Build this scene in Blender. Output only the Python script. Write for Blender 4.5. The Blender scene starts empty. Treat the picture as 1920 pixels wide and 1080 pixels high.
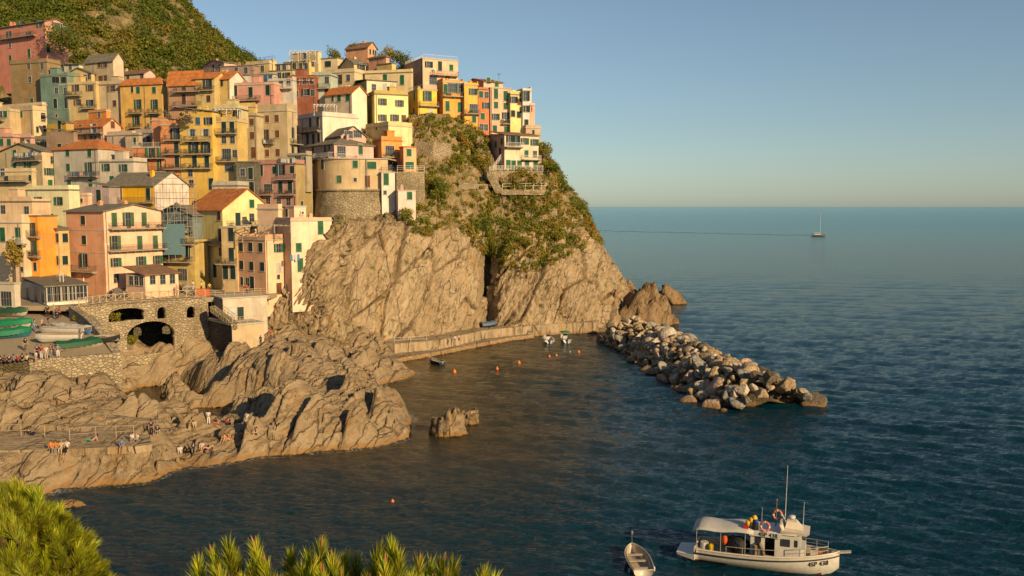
import bpy, bmesh, math, random
import numpy as np
from mathutils import Vector, Matrix
R = math.radians
SC = bpy.context.scene
COL = SC.collection

# ---------------------------------------------------------------- camera
CAM_H, FPX, PITCH = 27.0, 1663.0, math.atan(153 / 1663.0)
cam_data = bpy.data.cameras.new('camera')
cam = bpy.data.objects.new('camera', cam_data); COL.objects.link(cam)
cam_data.sensor_width = 36.0
cam_data.lens = FPX / 1920 * 36.0
cam_data.clip_start = 0.1
cam_data.clip_end = 90000
cam.location = (0, 0, CAM_H)
cam.rotation_euler = (R(90) - PITCH, 0, 0)
SC.camera = cam

# ---------------------------------------------------------------- sky and sun
SUN_AZ, SUN_EL = R(42), R(21)          # azimuth: degrees to the right of straight behind the camera
SUN_DIR = Vector((math.sin(SUN_AZ) * math.cos(SUN_EL), -math.cos(SUN_AZ) * math.cos(SUN_EL), math.sin(SUN_EL)))
world = bpy.data.worlds.new('World'); SC.world = world; world.use_nodes = True
wn, wl = world.node_tree.nodes, world.node_tree.links
wn.clear()
w_out = wn.new('ShaderNodeOutputWorld'); w_bg = wn.new('ShaderNodeBackground')
w_sky = wn.new('ShaderNodeTexSky'); w_sky.sky_type = 'NISHITA'; w_sky.sun_disc = False
w_sky.sun_elevation = SUN_EL
w_sky.sun_rotation = math.atan2(SUN_DIR.x, SUN_DIR.y)
w_sky.air_density = 1.0; w_sky.dust_density = 0.45; w_sky.ozone_density = 1.2; w_sky.altitude = 30
w_hsv = wn.new('ShaderNodeHueSaturation'); w_hsv.inputs['Saturation'].default_value = 0.78
w_mul = wn.new('ShaderNodeMix'); w_mul.data_type = 'RGBA'; w_mul.blend_type = 'MULTIPLY'
w_mul.inputs['Factor'].default_value = 1.0
w_mul.inputs['B'].default_value = (0.66, 0.775, 0.855, 1)
wl.new(w_sky.outputs[0], w_hsv.inputs['Color']); wl.new(w_hsv.outputs[0], w_mul.inputs['A'])
wl.new(w_mul.outputs['Result'], w_bg.inputs['Color']); wl.new(w_bg.outputs[0], w_out.inputs['Surface'])
w_bg.inputs['Strength'].default_value = 0.090
sun_data = bpy.data.lights.new('sun', 'SUN'); sun = bpy.data.objects.new('sun', sun_data); COL.objects.link(sun)
sun_data.energy = 5.0; sun_data.angle = R(0.5); sun_data.color = (1.0, 0.75, 0.42)
sun.rotation_euler = SUN_DIR.to_track_quat('Z', 'Y').to_euler()
SC.view_settings.view_transform = 'Standard'; SC.view_settings.look = 'None'
SC.view_settings.exposure = 0.30; SC.view_settings.gamma = 1.0
SC.render.engine = 'CYCLES'
SC.cycles.max_bounces = 5; SC.cycles.diffuse_bounces = 2; SC.cycles.glossy_bounces = 3
SC.cycles.transmission_bounces = 3; SC.cycles.transparent_max_bounces = 6
SC.cycles.use_denoising = True

# ---------------------------------------------------------------- helpers: from photo pixel to a place in the world
cT, sT = math.cos(PITCH), math.sin(PITCH)
def ray(px, py):
    u, v = (px - 960) / FPX, (540 - py) / FPX
    return Vector((u, cT + v * sT, -sT + v * cT))
def P(px, py, d):
    """point seen at photo pixel (px, py), d metres away along the ground"""
    r = ray(px, py); return Vector((0, 0, CAM_H)) + r * (d / r.y)
def PZ(px, py, z):
    """point seen at photo pixel (px, py) on the level z"""
    r = ray(px, py); return Vector((0, 0, CAM_H)) + r * ((z - CAM_H) / r.z)
def K(px):
    return (px - 960) / FPX / (cT + 0 * sT)

# ---------------------------------------------------------------- helpers: noise on numpy arrays
_rs = np.random.RandomState(7)
_perm = _rs.permutation(512).astype(np.int64)
_grad = _rs.normal(size=(512, 3)); _grad /= np.linalg.norm(_grad, axis=1)[:, None]
_rnd = _rs.rand(512, 4)
def _h(ix, iy, iz):
    return _perm[(_perm[(_perm[ix & 511] + iy) & 511] + iz) & 511]
def noise3(p):
    p = np.asarray(p, float); i = np.floor(p).astype(np.int64); f = p - i
    w = f * f * f * (f * (f * 6 - 15) + 10); out = 0
    for dx in (0, 1):
        for dy in (0, 1):
            for dz in (0, 1):
                g = _grad[_h(i[:, 0] + dx, i[:, 1] + dy, i[:, 2] + dz)]
                v = g[:, 0] * (f[:, 0] - dx) + g[:, 1] * (f[:, 1] - dy) + g[:, 2] * (f[:, 2] - dz)
                out = out + v * (w[:, 0] if dx else 1 - w[:, 0]) * (w[:, 1] if dy else 1 - w[:, 1]) * (w[:, 2] if dz else 1 - w[:, 2])
    return out
def fbm(p, octaves=4, gain=0.5, ridged=False):
    p = np.asarray(p, float); a, s = 1.0, 0
    for k in range(octaves):
        n = noise3(p + 17.3 * k)
        s = s + a * ((0.35 - np.abs(n)) if ridged else n); p = p * 2.03; a *= gain
    return s
def worley(p):
    """F1, F2 and a random row per cell"""
    p = np.asarray(p, float); i = np.floor(p).astype(np.int64)
    f1 = np.full(len(p), 9.0); f2 = np.full(len(p), 9.0); cid = np.zeros(len(p), np.int64); off = np.zeros((len(p), 3))
    for dx in (-1, 0, 1):
        for dy in (-1, 0, 1):
            for dz in (-1, 0, 1):
                c = i + np.array([dx, dy, dz]); h = _h(c[:, 0], c[:, 1], c[:, 2])
                q = c + _rnd[h][:, :3] - p; dd = np.sqrt((q * q).sum(1))
                near = dd < f1
                f2 = np.where(near, f1, np.minimum(f2, dd)); off[near] = q[near]
                cid = np.where(near, h, cid); f1 = np.where(near, dd, f1)
    return f1, f2, _rnd[cid], off
def sstep(a, b, x):
    t = np.clip((x - a) / (b - a), 0, 1); return t * t * (3 - 2 * t)

# ---------------------------------------------------------------- helpers: objects
def link(o, parent=None):
    COL.objects.link(o)
    if parent is not None: o.parent = parent
    return o
def tag(o, label=None, cat=None, group=None, kind=None):
    if label: o['label'] = label
    if cat: o['category'] = cat
    if group: o['group'] = group
    if kind: o['kind'] = kind
    return o
def empty(name, loc=(0, 0, 0), rz=0.0):
    o = bpy.data.objects.new(name, None); COL.objects.link(o)
    o.location = loc; o.rotation_euler = (0, 0, rz); o.empty_display_size = 0.3
    return o
def np_mesh(name, verts, faces, mat, smooth=False, parent=None, cols=None):
    """faces: (n, k) int array, all with k corners"""
    verts = np.asarray(verts, np.float32); faces = np.asarray(faces, np.int32)
    me = bpy.data.meshes.new(name); k = faces.shape[1]
    me.vertices.add(len(verts)); me.vertices.foreach_set('co', verts.ravel())
    me.loops.add(faces.size); me.loops.foreach_set('vertex_index', faces.ravel())
    me.polygons.add(len(faces)); me.polygons.foreach_set('loop_start', np.arange(0, faces.size, k, dtype=np.int32))
    me.polygons.foreach_set('loop_total', np.full(len(faces), k, np.int32))
    me.update(calc_edges=True)
    if smooth: me.polygons.foreach_set('use_smooth', np.ones(len(faces), bool))
    if cols is not None:
        at = me.color_attributes.new('tint', 'FLOAT_COLOR', 'POINT')
        c = np.ones((len(verts), 4), np.float32); c[:, :3] = cols
        at.data.foreach_set('color', c.ravel())
    if mat is not None: me.materials.append(mat)
    return link(bpy.data.objects.new(name, me), parent)
def grid_faces(nr, nc):
    a = np.arange(nr * nc).reshape(nr, nc)
    return np.stack([a[:-1, :-1], a[:-1, 1:], a[1:, 1:], a[1:, :-1]], -1).reshape(-1, 4)

class MB:
    """collects boxes, bars, tubes and polygons and links them as ONE mesh object"""
    def __init__(s): s.v = []; s.f = []
    def poly(s, pts):
        n = len(s.v); s.v += [tuple(p) for p in pts]; s.f.append(tuple(range(n, n + len(pts)))); return s
    def box(s, x0, x1, y0, y1, z0, z1):
        n = len(s.v)
        s.v += [(x0, y0, z0), (x1, y0, z0), (x1, y1, z0), (x0, y1, z0), (x0, y0, z1), (x1, y0, z1), (x1, y1, z1), (x0, y1, z1)]
        s.f += [tuple(n + i for i in q) for q in ((3, 2, 1, 0), (4, 5, 6, 7), (0, 1, 5, 4), (1, 2, 6, 5), (2, 3, 7, 6), (3, 0, 4, 7))]
        return s
    def hexa(s, lo, hi):
        """two quads (counter-clockwise from above), bottom and top"""
        n = len(s.v); s.v += [tuple(p) for p in lo] + [tuple(p) for p in hi]
        s.f += [tuple(n + i for i in q) for q in ((3, 2, 1, 0), (4, 5, 6, 7), (0, 1, 5, 4), (1, 2, 6, 5), (2, 3, 7, 6), (3, 0, 4, 7))]
        return s
    def prism(s, pts, z0, z1):
        """plan polygon (counter-clockwise) from z0 to z1"""
        n = len(s.v); k = len(pts)
        s.v += [(p[0], p[1], z0) for p in pts] + [(p[0], p[1], z1) for p in pts]
        s.f.append(tuple(n + k - 1 - i for i in range(k))); s.f.append(tuple(n + k + i for i in range(k)))
        for i in range(k):
            j = (i + 1) % k; s.f.append((n + i, n + j, n + k + j, n + k + i))
        return s
    def tube(s, pts, r, seg=6, caps=True):
        pts = [Vector(p) for p in pts]
        rs = r if isinstance(r, (list, tuple)) else [r] * len(pts)
        n0 = len(s.v)
        for i, p in enumerate(pts):
            t = (pts[min(i + 1, len(pts) - 1)] - pts[max(i - 1, 0)]).normalized()
            a = t.cross(Vector((0, 0, 1)) if abs(t.z) < .9 else Vector((1, 0, 0))).normalized(); b = t.cross(a)
            for k in range(seg):
                th = 2 * math.pi * k / seg
                s.v.append(tuple(p + (a * math.cos(th) + b * math.sin(th)) * rs[i]))
        for i in range(len(pts) - 1):
            for k in range(seg):
                j = (k + 1) % seg; a = n0 + i * seg
                s.f.append((a + k, a + j, a + seg + j, a + seg + k))
        if caps:
            s.f.append(tuple(n0 + k for k in range(seg))); s.f.append(tuple(n0 + (len(pts) - 1) * seg + seg - 1 - k for k in range(seg)))
        return s
    def lathe(s, prof, seg=12, c=(0, 0, 0)):
        n0 = len(s.v)
        for (r, z) in prof:
            for k in range(seg):
                th = 2 * math.pi * k / seg; s.v.append((c[0] + r * math.cos(th), c[1] + r * math.sin(th), c[2] + z))
        for i in range(len(prof) - 1):
            for k in range(seg):
                j = (k + 1) % seg; a = n0 + i * seg; s.f.append((a + k, a + j, a + seg + j, a + seg + k))
        return s
    def ell(s, c, rx, ry, rz, nu=10, nv=6):
        n0 = len(s.v)
        for i in range(nv + 1):
            ph = -math.pi / 2 + math.pi * i / nv
            for k in range(nu):
                th = 2 * math.pi * k / nu
                s.v.append((c[0] + rx * math.cos(ph) * math.cos(th), c[1] + ry * math.cos(ph) * math.sin(th), c[2] + rz * math.sin(ph)))
        for i in range(nv):
            for k in range(nu):
                j = (k + 1) % nu; a = n0 + i * nu; s.f.append((a + k, a + j, a + nu + j, a + nu + k))
        return s
    def mesh(s, name, mat, smooth=False):
        me = bpy.data.meshes.new(name); me.from_pydata(s.v, [], s.f)
        me.validate(); me.update()
        if smooth: me.polygons.foreach_set('use_smooth', np.ones(len(me.polygons), bool))
        if mat is not None: me.materials.append(mat)
        return me
    def build(s, name, mat, parent=None, smooth=False):
        return link(bpy.data.objects.new(name, s.mesh(name, mat, smooth)), parent)
def put(name, me, parent, loc=(0, 0, 0), rot=(0, 0, 0), scale=(1, 1, 1)):
    o = bpy.data.objects.new(name, me); link(o, parent); o.location = loc; o.rotation_euler = rot; o.scale = scale
    return o

# ---------------------------------------------------------------- materials
def srgb(r, g, b):
    f = lambda c: (c / 255) / 12.92 if c / 255 <= .04045 else ((c / 255 + .055) / 1.055) ** 2.4
    return (f(r), f(g), f(b))
class NT:
    def __init__(s, name):
        s.m = bpy.data.materials.new(name); s.m.use_nodes = True; s.t = s.m.node_tree; s.n = s.t.nodes; s.l = s.t.links
        s.b = s.n['Principled BSDF']
    def pos(s, scale=(1, 1, 1), rot=(0, 0, 0), obj=False):
        g = s.n.new('ShaderNodeTexCoord').outputs['Object'] if obj else s.n.new('ShaderNodeNewGeometry').outputs['Position']
        mp = s.n.new('ShaderNodeMapping'); mp.inputs['Scale'].default_value = scale; mp.inputs['Rotation'].default_value = rot
        s.l.new(g, mp.inputs['Vector']); return mp.outputs[0]
    def noise(s, vec, scale, detail=4, rough=.55, dist=0):
        t = s.n.new('ShaderNodeTexNoise'); t.inputs['Scale'].default_value = scale; t.inputs['Detail'].default_value = detail
        t.inputs['Roughness'].default_value = rough; t.inputs['Distortion'].default_value = dist
        s.l.new(vec, t.inputs['Vector']); return t.outputs['Fac']
    def voro(s, vec, scale, feature='F1', out='Distance'):
        t = s.n.new('ShaderNodeTexVoronoi'); t.feature = feature; t.inputs['Scale'].default_value = scale
        s.l.new(vec, t.inputs['Vector']); return t.outputs[out]
    def ramp(s, fac, stops):
        r = s.n.new('ShaderNodeValToRGB'); e = r.color_ramp.elements
        while len(e) < len(stops): e.new(.5)
        for k, (p, c) in enumerate(stops):
            e[k].position = p; e[k].color = (c, c, c, 1) if isinstance(c, (int, float)) else (*c, 1)
        s.l.new(fac, r.inputs[0]); return r.outputs[0]
    def mix(s, fac, a, b, mode='MIX'):
        m = s.n.new('ShaderNodeMix'); m.data_type = 'RGBA'; m.blend_type = mode
        for sock, val in (('Factor', fac), ('A', a), ('B', b)):
            i = [x for x in m.inputs if x.name == sock and (x.type == 'VALUE' if sock == 'Factor' else x.type == 'RGBA')][0]
            if isinstance(val, (int, float)): i.default_value = val
            elif isinstance(val, tuple): i.default_value = (*val, 1)
            else: s.l.new(val, i)
        return [x for x in m.outputs if x.type == 'RGBA'][0]
    def math(s, op, a, b=0.0):
        m = s.n.new('ShaderNodeMath'); m.operation = op
        for k, v in enumerate((a, b)):
            if isinstance(v, (int, float)): m.inputs[k].default_value = v
            else: s.l.new(v, m.inputs[k])
        return m.outputs[0]
    def bump(s, h, strength=.5, dist=.1, prev=None):
        b = s.n.new('ShaderNodeBump'); b.inputs['Strength'].default_value = strength; b.inputs['Distance'].default_value = dist
        s.l.new(h, b.inputs['Height'])
        if prev is not None: s.l.new(prev, b.inputs['Normal'])
        return b.outputs[0]
    def attr(s, name='tint'):
        a = s.n.new('ShaderNodeAttribute'); a.attribute_name = name; return a.outputs['Color']
    def done(s, col=None, rough=.8, nor=None, spec=.3, metal=0.0):
        if col is not None:
            if isinstance(col, tuple): s.b.inputs['Base Color'].default_value = (*col, 1)
            else: s.l.new(col, s.b.inputs['Base Color'])
        if isinstance(rough, (int, float)): s.b.inputs['Roughness'].default_value = rough
        else: s.l.new(rough, s.b.inputs['Roughness'])
        s.b.inputs['Specular IOR Level'].default_value = spec; s.b.inputs['Metallic'].default_value = metal
        if nor is not None: s.l.new(nor, s.b.inputs['Normal'])
        return s.m
_MC = {}
def scl(c, k): return tuple(min(1, x * k) for x in c)
def M_plain(name, c, rough=.6, spec=.4, var=.25, metal=0.0):
    """painted or plain surface with some grime"""
    key = (name, c, rough)
    if key not in _MC:
        t = NT(name); v = t.pos(); n = t.noise(v, 3.0, 5, .6)
        t.done(t.mix(t.ramp(n, [(.35, 0.0), (.75, 1.0)]), c, scl(c, 1 - var)), rough, None, spec, metal); _MC[key] = t.m
    return _MC[key]
def M_plaster(c):
    """weathered lime plaster: blotches, streaks running down, patched and scuffed areas"""
    key = ('plaster', c)
    if key not in _MC:
        t = NT('plaster'); v = t.pos()
        n1 = t.noise(v, .45, 6, .65); n2 = t.noise(t.pos((2.6, 2.6, .13)), 1.0, 5, .62); n3 = t.noise(v, 5, 5, .65)
        pc = t.voro(t.pos((.5, .5, .42)), 1.0, 'F1', 'Color'); sp = t.n.new('ShaderNodeSeparateColor'); t.l.new(pc, sp.inputs[0])
        col = t.mix(t.ramp(n1, [(.36, 0.0), (.66, 1.0)]), scl(c, 1.15), tuple(x * k for x, k in zip(c, (.90, .86, .80))))
        col = t.mix(t.ramp(sp.outputs[0], [(.70, 0.0), (.72, .35)]), col, tuple(.8 * x + .07 for x in c))
        col = t.mix(t.ramp(sp.outputs[1], [(.78, 0.0), (.80, .30)]), col, scl(c, .62))
        streak = tuple(x * k for x, k in zip(c, (.50, .47, .44)))
        col = t.mix(t.ramp(n2, [(.52, 0.0), (.74, .5)]), col, streak)
        col = t.mix(t.ramp(n3, [(.62, 0.0), (.74, .4)]), col, tuple(.7 * x + .11 for x in c))
        t.done(col, .88, t.bump(n3, .45, .04, t.bump(n1, .4, .15)), .15); _MC[key] = t.m
    return _MC[key]
def M_tiles(c, name='roof_tiles'):
    key = (name, c)
    if key not in _MC:
        t = NT(name); v = t.pos(); vo = t.pos(obj=True)
        n = t.noise(v, 1.3, 5, .65); n2 = t.noise(v, 7, 3, .6)
        w = t.n.new('ShaderNodeTexWave'); w.wave_type = 'BANDS'; w.bands_direction = 'X'; w.inputs['Scale'].default_value = 1.3
        w.inputs['Distortion'].default_value = .6; t.l.new(vo, w.inputs['Vector'])
        col = t.mix(t.ramp(n, [(.36, 0.0), (.66, 1.0)]), scl(c, 1.15), tuple(x * k for x, k in zip(c, (.62, .68, .75))))
        col = t.mix(t.ramp(n2, [(.58, 0.0), (.68, .6)]), col, (.30, .24, .15))
        t.done(col, .85, t.bump(w.outputs['Fac'], .8, .06, t.bump(n2, .5, .05)), .15); _MC[key] = t.m
    return _MC[key]
def M_masonry(c, size=.5, name='rubble_stone'):
    key = (name, c, size)
    if key not in _MC:
        t = NT(name); v = t.pos((1, 1, 1.5))
        d = t.voro(v, 1 / size, 'DISTANCE_TO_EDGE'); cc = t.voro(v, 1 / size, 'F1', 'Color')
        sep = t.n.new('ShaderNodeSeparateColor'); t.l.new(cc, sep.inputs[0])
        n = t.noise(t.pos(), .25, 5, .6); n2 = t.noise(t.pos(), 3, 4, .6)
        col = t.mix(sep.outputs[0], scl(c, .95), scl(c, 1.5))
        col = t.mix(t.ramp(n, [(.42, 0.0), (.66, .75)]), col, tuple(x * k for x, k in zip(c, (.62, .6, .5))))
        col = t.mix(t.ramp(d, [(.0, 1.0), (.07, 0.0)]), col, scl(c, .58))
        t.done(col, .92, t.bump(t.ramp(d, [(0, 0.0), (.16, 1.0)]), .9, .12, t.bump(n2, .6, .1)), .1); _MC[key] = t.m
    return _MC[key]
def M_rock(name, c, strike=(0, 0, 0), wet=True, green=0.0, fine=1.0, slab=.6, aniso=(1, .5, .15), jw=.15, bed=(1, 1, .07)):
    """fractured slate: large tone patches, tilted blocks of differing tone, thin dark joints, bedding lines, rust stains"""
    t = NT(name); v = t.pos(); k = t.n.new('ShaderNodeTexNoise'); k.inputs['Scale'].default_value = .7 * fine; k.inputs['Detail'].default_value = 5
    t.l.new(v, k.inputs['Vector'])
    wv = t.n.new('ShaderNodeVectorMath'); wv.operation = 'MULTIPLY_ADD'; t.l.new(k.outputs['Color'], wv.inputs[0]); wv.inputs[1].default_value = (1.5, 1.5, 1.5)
    t.l.new(v, wv.inputs[2]); wv = wv.outputs[0]
    def mapped(vec, sc, rot):
        mr = t.n.new('ShaderNodeMapping'); mr.inputs['Rotation'].default_value = rot; t.l.new(vec, mr.inputs['Vector'])
        ms = t.n.new('ShaderNodeMapping'); ms.inputs['Scale'].default_value = sc; t.l.new(mr.outputs[0], ms.inputs['Vector']); return ms.outputs[0]
    big = mapped(wv, aniso, strike); sml = mapped(wv, tuple(x ** .8 for x in aniso), strike)
    w2 = t.n.new('ShaderNodeVectorMath'); w2.operation = 'MULTIPLY_ADD'; t.l.new(k.outputs['Color'], w2.inputs[0]); w2.inputs[1].default_value = (.45, .45, .45); t.l.new(v, w2.inputs[2]); wv2 = w2.outputs[0]
    n = t.noise(v, .13, 6, .6); n3 = t.noise(v, 2.1 * fine, 7, .68); n5 = t.noise(mapped(wv2, bed, strike), 2.2 * fine, 4, .62)
    cell = t.voro(big, .42 * fine, 'F1', 'Color'); sep = t.n.new('ShaderNodeSeparateColor'); t.l.new(cell, sep.inputs[0])
    cell2 = t.voro(sml, 1.5 * fine, 'F1', 'Color'); sep2 = t.n.new('ShaderNodeSeparateColor'); t.l.new(cell2, sep2.inputs[0])
    e1 = t.voro(big, .42 * fine, 'DISTANCE_TO_EDGE'); e2 = t.voro(sml, 1.5 * fine, 'DISTANCE_TO_EDGE')
    col = t.mix(t.ramp(n, [(.38, 0.0), (.62, 1.0)]), tuple(x * k_ for x, k_ in zip(c, (1.10, 1.06, 1.0))), tuple(x * k_ for x, k_ in zip(c, (.84, .80, .74))))
    col = t.mix(t.math('MULTIPLY', sep.outputs[0], slab), col, tuple(x * k_ for x, k_ in zip(c, (1.32, 1.30, 1.30))))
    col = t.mix(t.math('MULTIPLY', sep2.outputs[1], .45), col, tuple(x * k_ for x, k_ in zip(c, (.66, .63, .58))))
    gate0 = t.ramp(t.noise(v, .22, 4, .6), [(.40, .15), (.60, 1.0)])
    col = t.mix(t.math('MULTIPLY', t.ramp(n5, [(.48, 0.0), (.56, 1.0)]), gate0), col, tuple(x * k_ for x, k_ in zip(c, (.60, .54, .46))))
    col = t.mix(t.ramp(n3, [(.52, 0.0), (.66, .6)]), col, tuple(x * k_ for x, k_ in zip(c, (1.30, 1.28, 1.25))))
    rust = t.noise(mapped(v, (1.6, 1.6, .14), (0, 0, 0)), .5, 4, .55)
    col = t.mix(t.ramp(rust, [(.56, 0.0), (.70, .6)]), col, tuple(x * k_ for x, k_ in zip(c, (1.06, .76, .42))))
    gate = t.ramp(t.noise(v, .35, 3, .6), [(.42, .25), (.58, 1.0)])
    j1 = t.math('MULTIPLY', t.ramp(e1, [(.0, .9), (.028, .0)]), gate); j2 = t.math('MULTIPLY', t.ramp(e2, [(.0, jw), (.07, .0)]), gate)
    joint = t.math('MAXIMUM', j1, j2)
    col = t.mix(t.math('MULTIPLY', joint, .85), col, scl(c, .16))
    if green:
        g = t.ramp(t.noise(v, .45, 5, .7), [(.60 - green * .2, 0.0), (.70 - green * .15, .9)])
        col = t.mix(g, col, (.085, .09, .022))
    if wet:
        sp = t.n.new('ShaderNodeSeparateXYZ'); t.l.new(v, sp.inputs[0])
        zz = t.math('ADD', sp.outputs[2], t.math('MULTIPLY', n3, .7))
        col = t.mix(t.ramp(t.math('MULTIPLY', zz, .5), [(.36, .8), (.50, 0.0)]), col, (.27, .15, .055))
        col = t.mix(t.ramp(t.math('MULTIPLY', zz, .5), [(.16, 1.0), (.24, 0.0)]), col, (.035, .025, .012))
    hgt = t.math('SUBTRACT', t.math('ADD', t.math('MULTIPLY', sep.outputs[1], .9), t.math('MULTIPLY', sep2.outputs[2], .22)), t.math('MULTIPLY', joint, .9))
    nor = t.bump(hgt, .75, .40, t.bump(n3, .8, .22, t.bump(t.math('MULTIPLY', n5, gate0), .9, -.4)))
    return t.done(col, .9, nor, .12)
def M_leaf(name, rough=.7):
    key = ('leaf', name)
    if key not in _MC:
        t = NT(name); n = t.noise(t.pos(), 2.5, 3, .6)
        col = t.mix(t.ramp(n, [(.3, 0.0), (.7, 1.0)]), t.attr(), t.mix(1.0, t.attr(), (.72, .74, .6), 'MULTIPLY'))
        t.done(col, rough, None, .2)
        tr = t.n.new('ShaderNodeBsdfTranslucent'); t.l.new(col, tr.inputs['Color']); mx = t.n.new('ShaderNodeMixShader'); mx.inputs[0].default_value = .3
        t.l.new(t.b.outputs[0], mx.inputs[1]); t.l.new(tr.outputs[0], mx.inputs[2]); t.l.new(mx.outputs[0], t.n['Material Output'].inputs['Surface'])
        _MC[key] = t.m
    return _MC[key]
# ================================================================ SETTING: terrain, cliffs, sea
def catmull(ctrl, n_u, n_v):
    """ctrl (R, C, 3) -> (n_v, n_u, 3) smooth surface"""
    c = np.asarray(ctrl, float)
    def along(a, n):
        m = len(a); t = np.linspace(0, m - 1, n); i = np.clip(np.floor(t).astype(int), 0, m - 2); f = (t - i)[:, None, None]
        g = lambda k: a[np.clip(i + k, 0, m - 1)]
        p0, p1, p2, p3 = g(-1), g(0), g(1), g(2)
        return .5 * (2 * p1 + (p2 - p0) * f + (2 * p0 - 5 * p1 + 4 * p2 - p3) * f ** 2 + (3 * p1 - p0 - 3 * p2 + p3) * f ** 3)
    s = along(c, n_v)
    return along(s.transpose(1, 0, 2), n_u).transpose(1, 0, 2)
def grid_normals(g):
    du = np.gradient(g, axis=1); dv = np.gradient(g, axis=0)
    n = np.cross(du, dv); return n / (np.linalg.norm(n, axis=2, keepdims=True) + 1e-9)

M_CLIFF = M_rock('cliff_rock', (.335, .252, .155), (0, R(-24), 0), True, .06, 1.0, .9)
M_SHORE = M_rock('shore_rock', (.285, .212, .130), (0, R(-18), R(20)), True, 0.0, .8, .7, (1.5, .10, .5), .1, (1.2, .06, 1))
M_DIRT = M_rock('dry_slope', (.29, .215, .118), (0, 0, 0), False, .5)
M_HILL = M_rock('hill_ground', (.26, .19, .10), (0, 0, 0), False, .75)

# ---- headland: control columns from the left flank round the tip to the seaward side
HC = [
 # row at the sea bed, then up the cliff to the plateau: (px, py, depth)
 [(482,665,152),(535,672,153),(585,668,154),(640,665,157),(740,660,162),(830,648,170),(893,640,179),(915,636,186),(940,634,181),(985,630,184),(1040,627,187),(1105,625,191),(1172,622,203),(1195,592,235),(1175,568,275),(1100,560,320)],
 [(488,628,148),(545,632,150.5),(622,638,153.5),(665,640,158.5),(740,633,163),(830,624,171),(893,614,180),(915,612,190),(940,610,183),(985,606,185),(1040,602,188),(1105,604,192),(1163,597,204),(1186,575,235),(1165,550,275),(1100,545,320)],
 [(500,600,147),(555,587,149),(622,585,151.5),(662,585,159.5),(740,580,164),(830,575,172),(896,570,181),(915,570,192),(938,568,185),(985,565,186),(1040,562,189),(1100,562,193),(1159,556,205),(1176,535,235),(1155,515,275),(1090,510,320)],
 [(520,575,148.5),(566,548,149),(622,525,150.6),(655,525,160),(742,525,165.5),(830,522,173),(899,520,182),(916,520,192),(937,520,186),(985,520,187),(1040,520,190),(1096,520,194),(1153,510,206),(1160,490,235),(1140,475,275),(1075,470,320)],
 [(545,548,151),(580,503,149.8),(628,470,151.8),(670,470,162),(744,475,167),(830,478,174.5),(903,478,183),(917,478,191),(937,478,187),(985,485,188),(1040,482,191),(1092,480,195),(1143,470,207),(1148,455,235),(1120,440,275),(1060,435,320)],
 [(552,540,156),(600,460,150.8),(652,428,157),(690,420,164.5),(746,428,169),(830,432,177),(906,448,185),(920,446,190),(938,448,190),(985,450,192),(1040,448,195),(1088,446,198),(1134,436,209),(1130,420,236),(1100,405,275),(1040,400,320)],
 [(558,520,166),(626,425,153),(664,414,168),(700,412,173),(748,396,176),(832,400,182),(908,408,190),(922,408,193),(940,408,194),(985,405,196),(1040,402,198),(1084,402,201),(1122,400,211),(1112,385,236),(1080,370,275),(1020,365,320)],
 [(550,500,180),(618,412,176),(664,405,178),(702,400,180),(752,352,182),(834,352,187),(905,352,194),(922,352,197),(942,354,195.2),(985,352,196.4),(1038,350,199),(1072,352,206),(1096,360,213),(1085,345,236),(1055,330,275),(1000,325,320)],
 [(550,470,186),(620,360,184),(664,310,186),(704,300,187),(758,298,191),(830,292,194),(884,296,200),(914,325,196.8),(940,326,196.8),(980,326,197.6),(1024,323,199.5),(1054,312,210),(1066,316,217),(1060,305,236),(1030,292,275),(985,290,320)],
 [(550,440,195),(622,320,195),(664,250,202),(706,238,206),(770,224,203),(822,220,203),(872,232,205),(900,244,206),(930,285,212),(970,292,215),(1008,296,218),(1030,288,220),(1040,288,224),(1035,282,240),(1015,275,275),(975,275,320)],
 [(550,400,215),(622,260,220),(664,215,228),(706,205,228),(770,205,225),(822,206,225),(872,212,225),(900,222,228),(930,236,232),(970,246,236),(1000,256,240),(1015,260,244),(1022,266,248),(1015,264,262),(1000,262,285),(970,265,325)],
]
HC = [[(x - (30 if k in (11, 12) else 38 if k > 12 else 10 if k == 10 else 0) * min(1, max(0, i - 1) / 3), y, d) for k, (x, y, d) in enumerate(row)] for i, row in enumerate(HC)]
ctrl = [[P(*q) for q in row] for row in HC]
NU, NV = 760, 330
G = catmull(ctrl, NU, NV)
Nn = grid_normals(G)
if Nn[60, NU // 3, 1] > 0: Nn = -Nn
Pf = G.reshape(-1, 3); v01 = np.repeat(np.linspace(0, 1, NV), NU); u01 = np.tile(np.linspace(0, 1, NU), NV)
rockness = 1 - sstep(.47, .58, v01)
left_rock = 1 - sstep(.13, .2, u01)
# leaning slabs, then blocks, then folds and fine relief
xs = Pf[:, 0] - .42 * Pf[:, 2]
q1 = np.stack([xs / 6.0, Pf[:, 1] / 14.0, Pf[:, 2] / 17.0], 1) + .10 * np.stack([fbm(Pf / 6, 3), fbm(Pf / 6 + 9, 3), fbm(Pf / 6 + 5, 3)], 1)
f1, f2, rr, off = worley(q1)
slab = (rr[:, 0] - .5) * 1.5 + off[:, 0] * (rr[:, 1] - .5) * 1.3 - 1.7 * (1 - sstep(.0, .06, f2 - f1))
q2 = np.stack([xs / 1.6, Pf[:, 1] / 3.0, (Pf[:, 2] + .3 * Pf[:, 0]) / 3.2], 1) + .3 * np.stack([fbm(Pf / 2, 3), fbm(Pf / 2 + 9, 3), fbm(Pf / 2 + 5, 3)], 1)
g1, g2, gr, goff = worley(q2)
blk = (gr[:, 0] - .5) * .7 - .5 * (1 - sstep(.0, .08, g2 - g1)) + goff[:, 0] * (gr[:, 1] - .5) * .9
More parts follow.
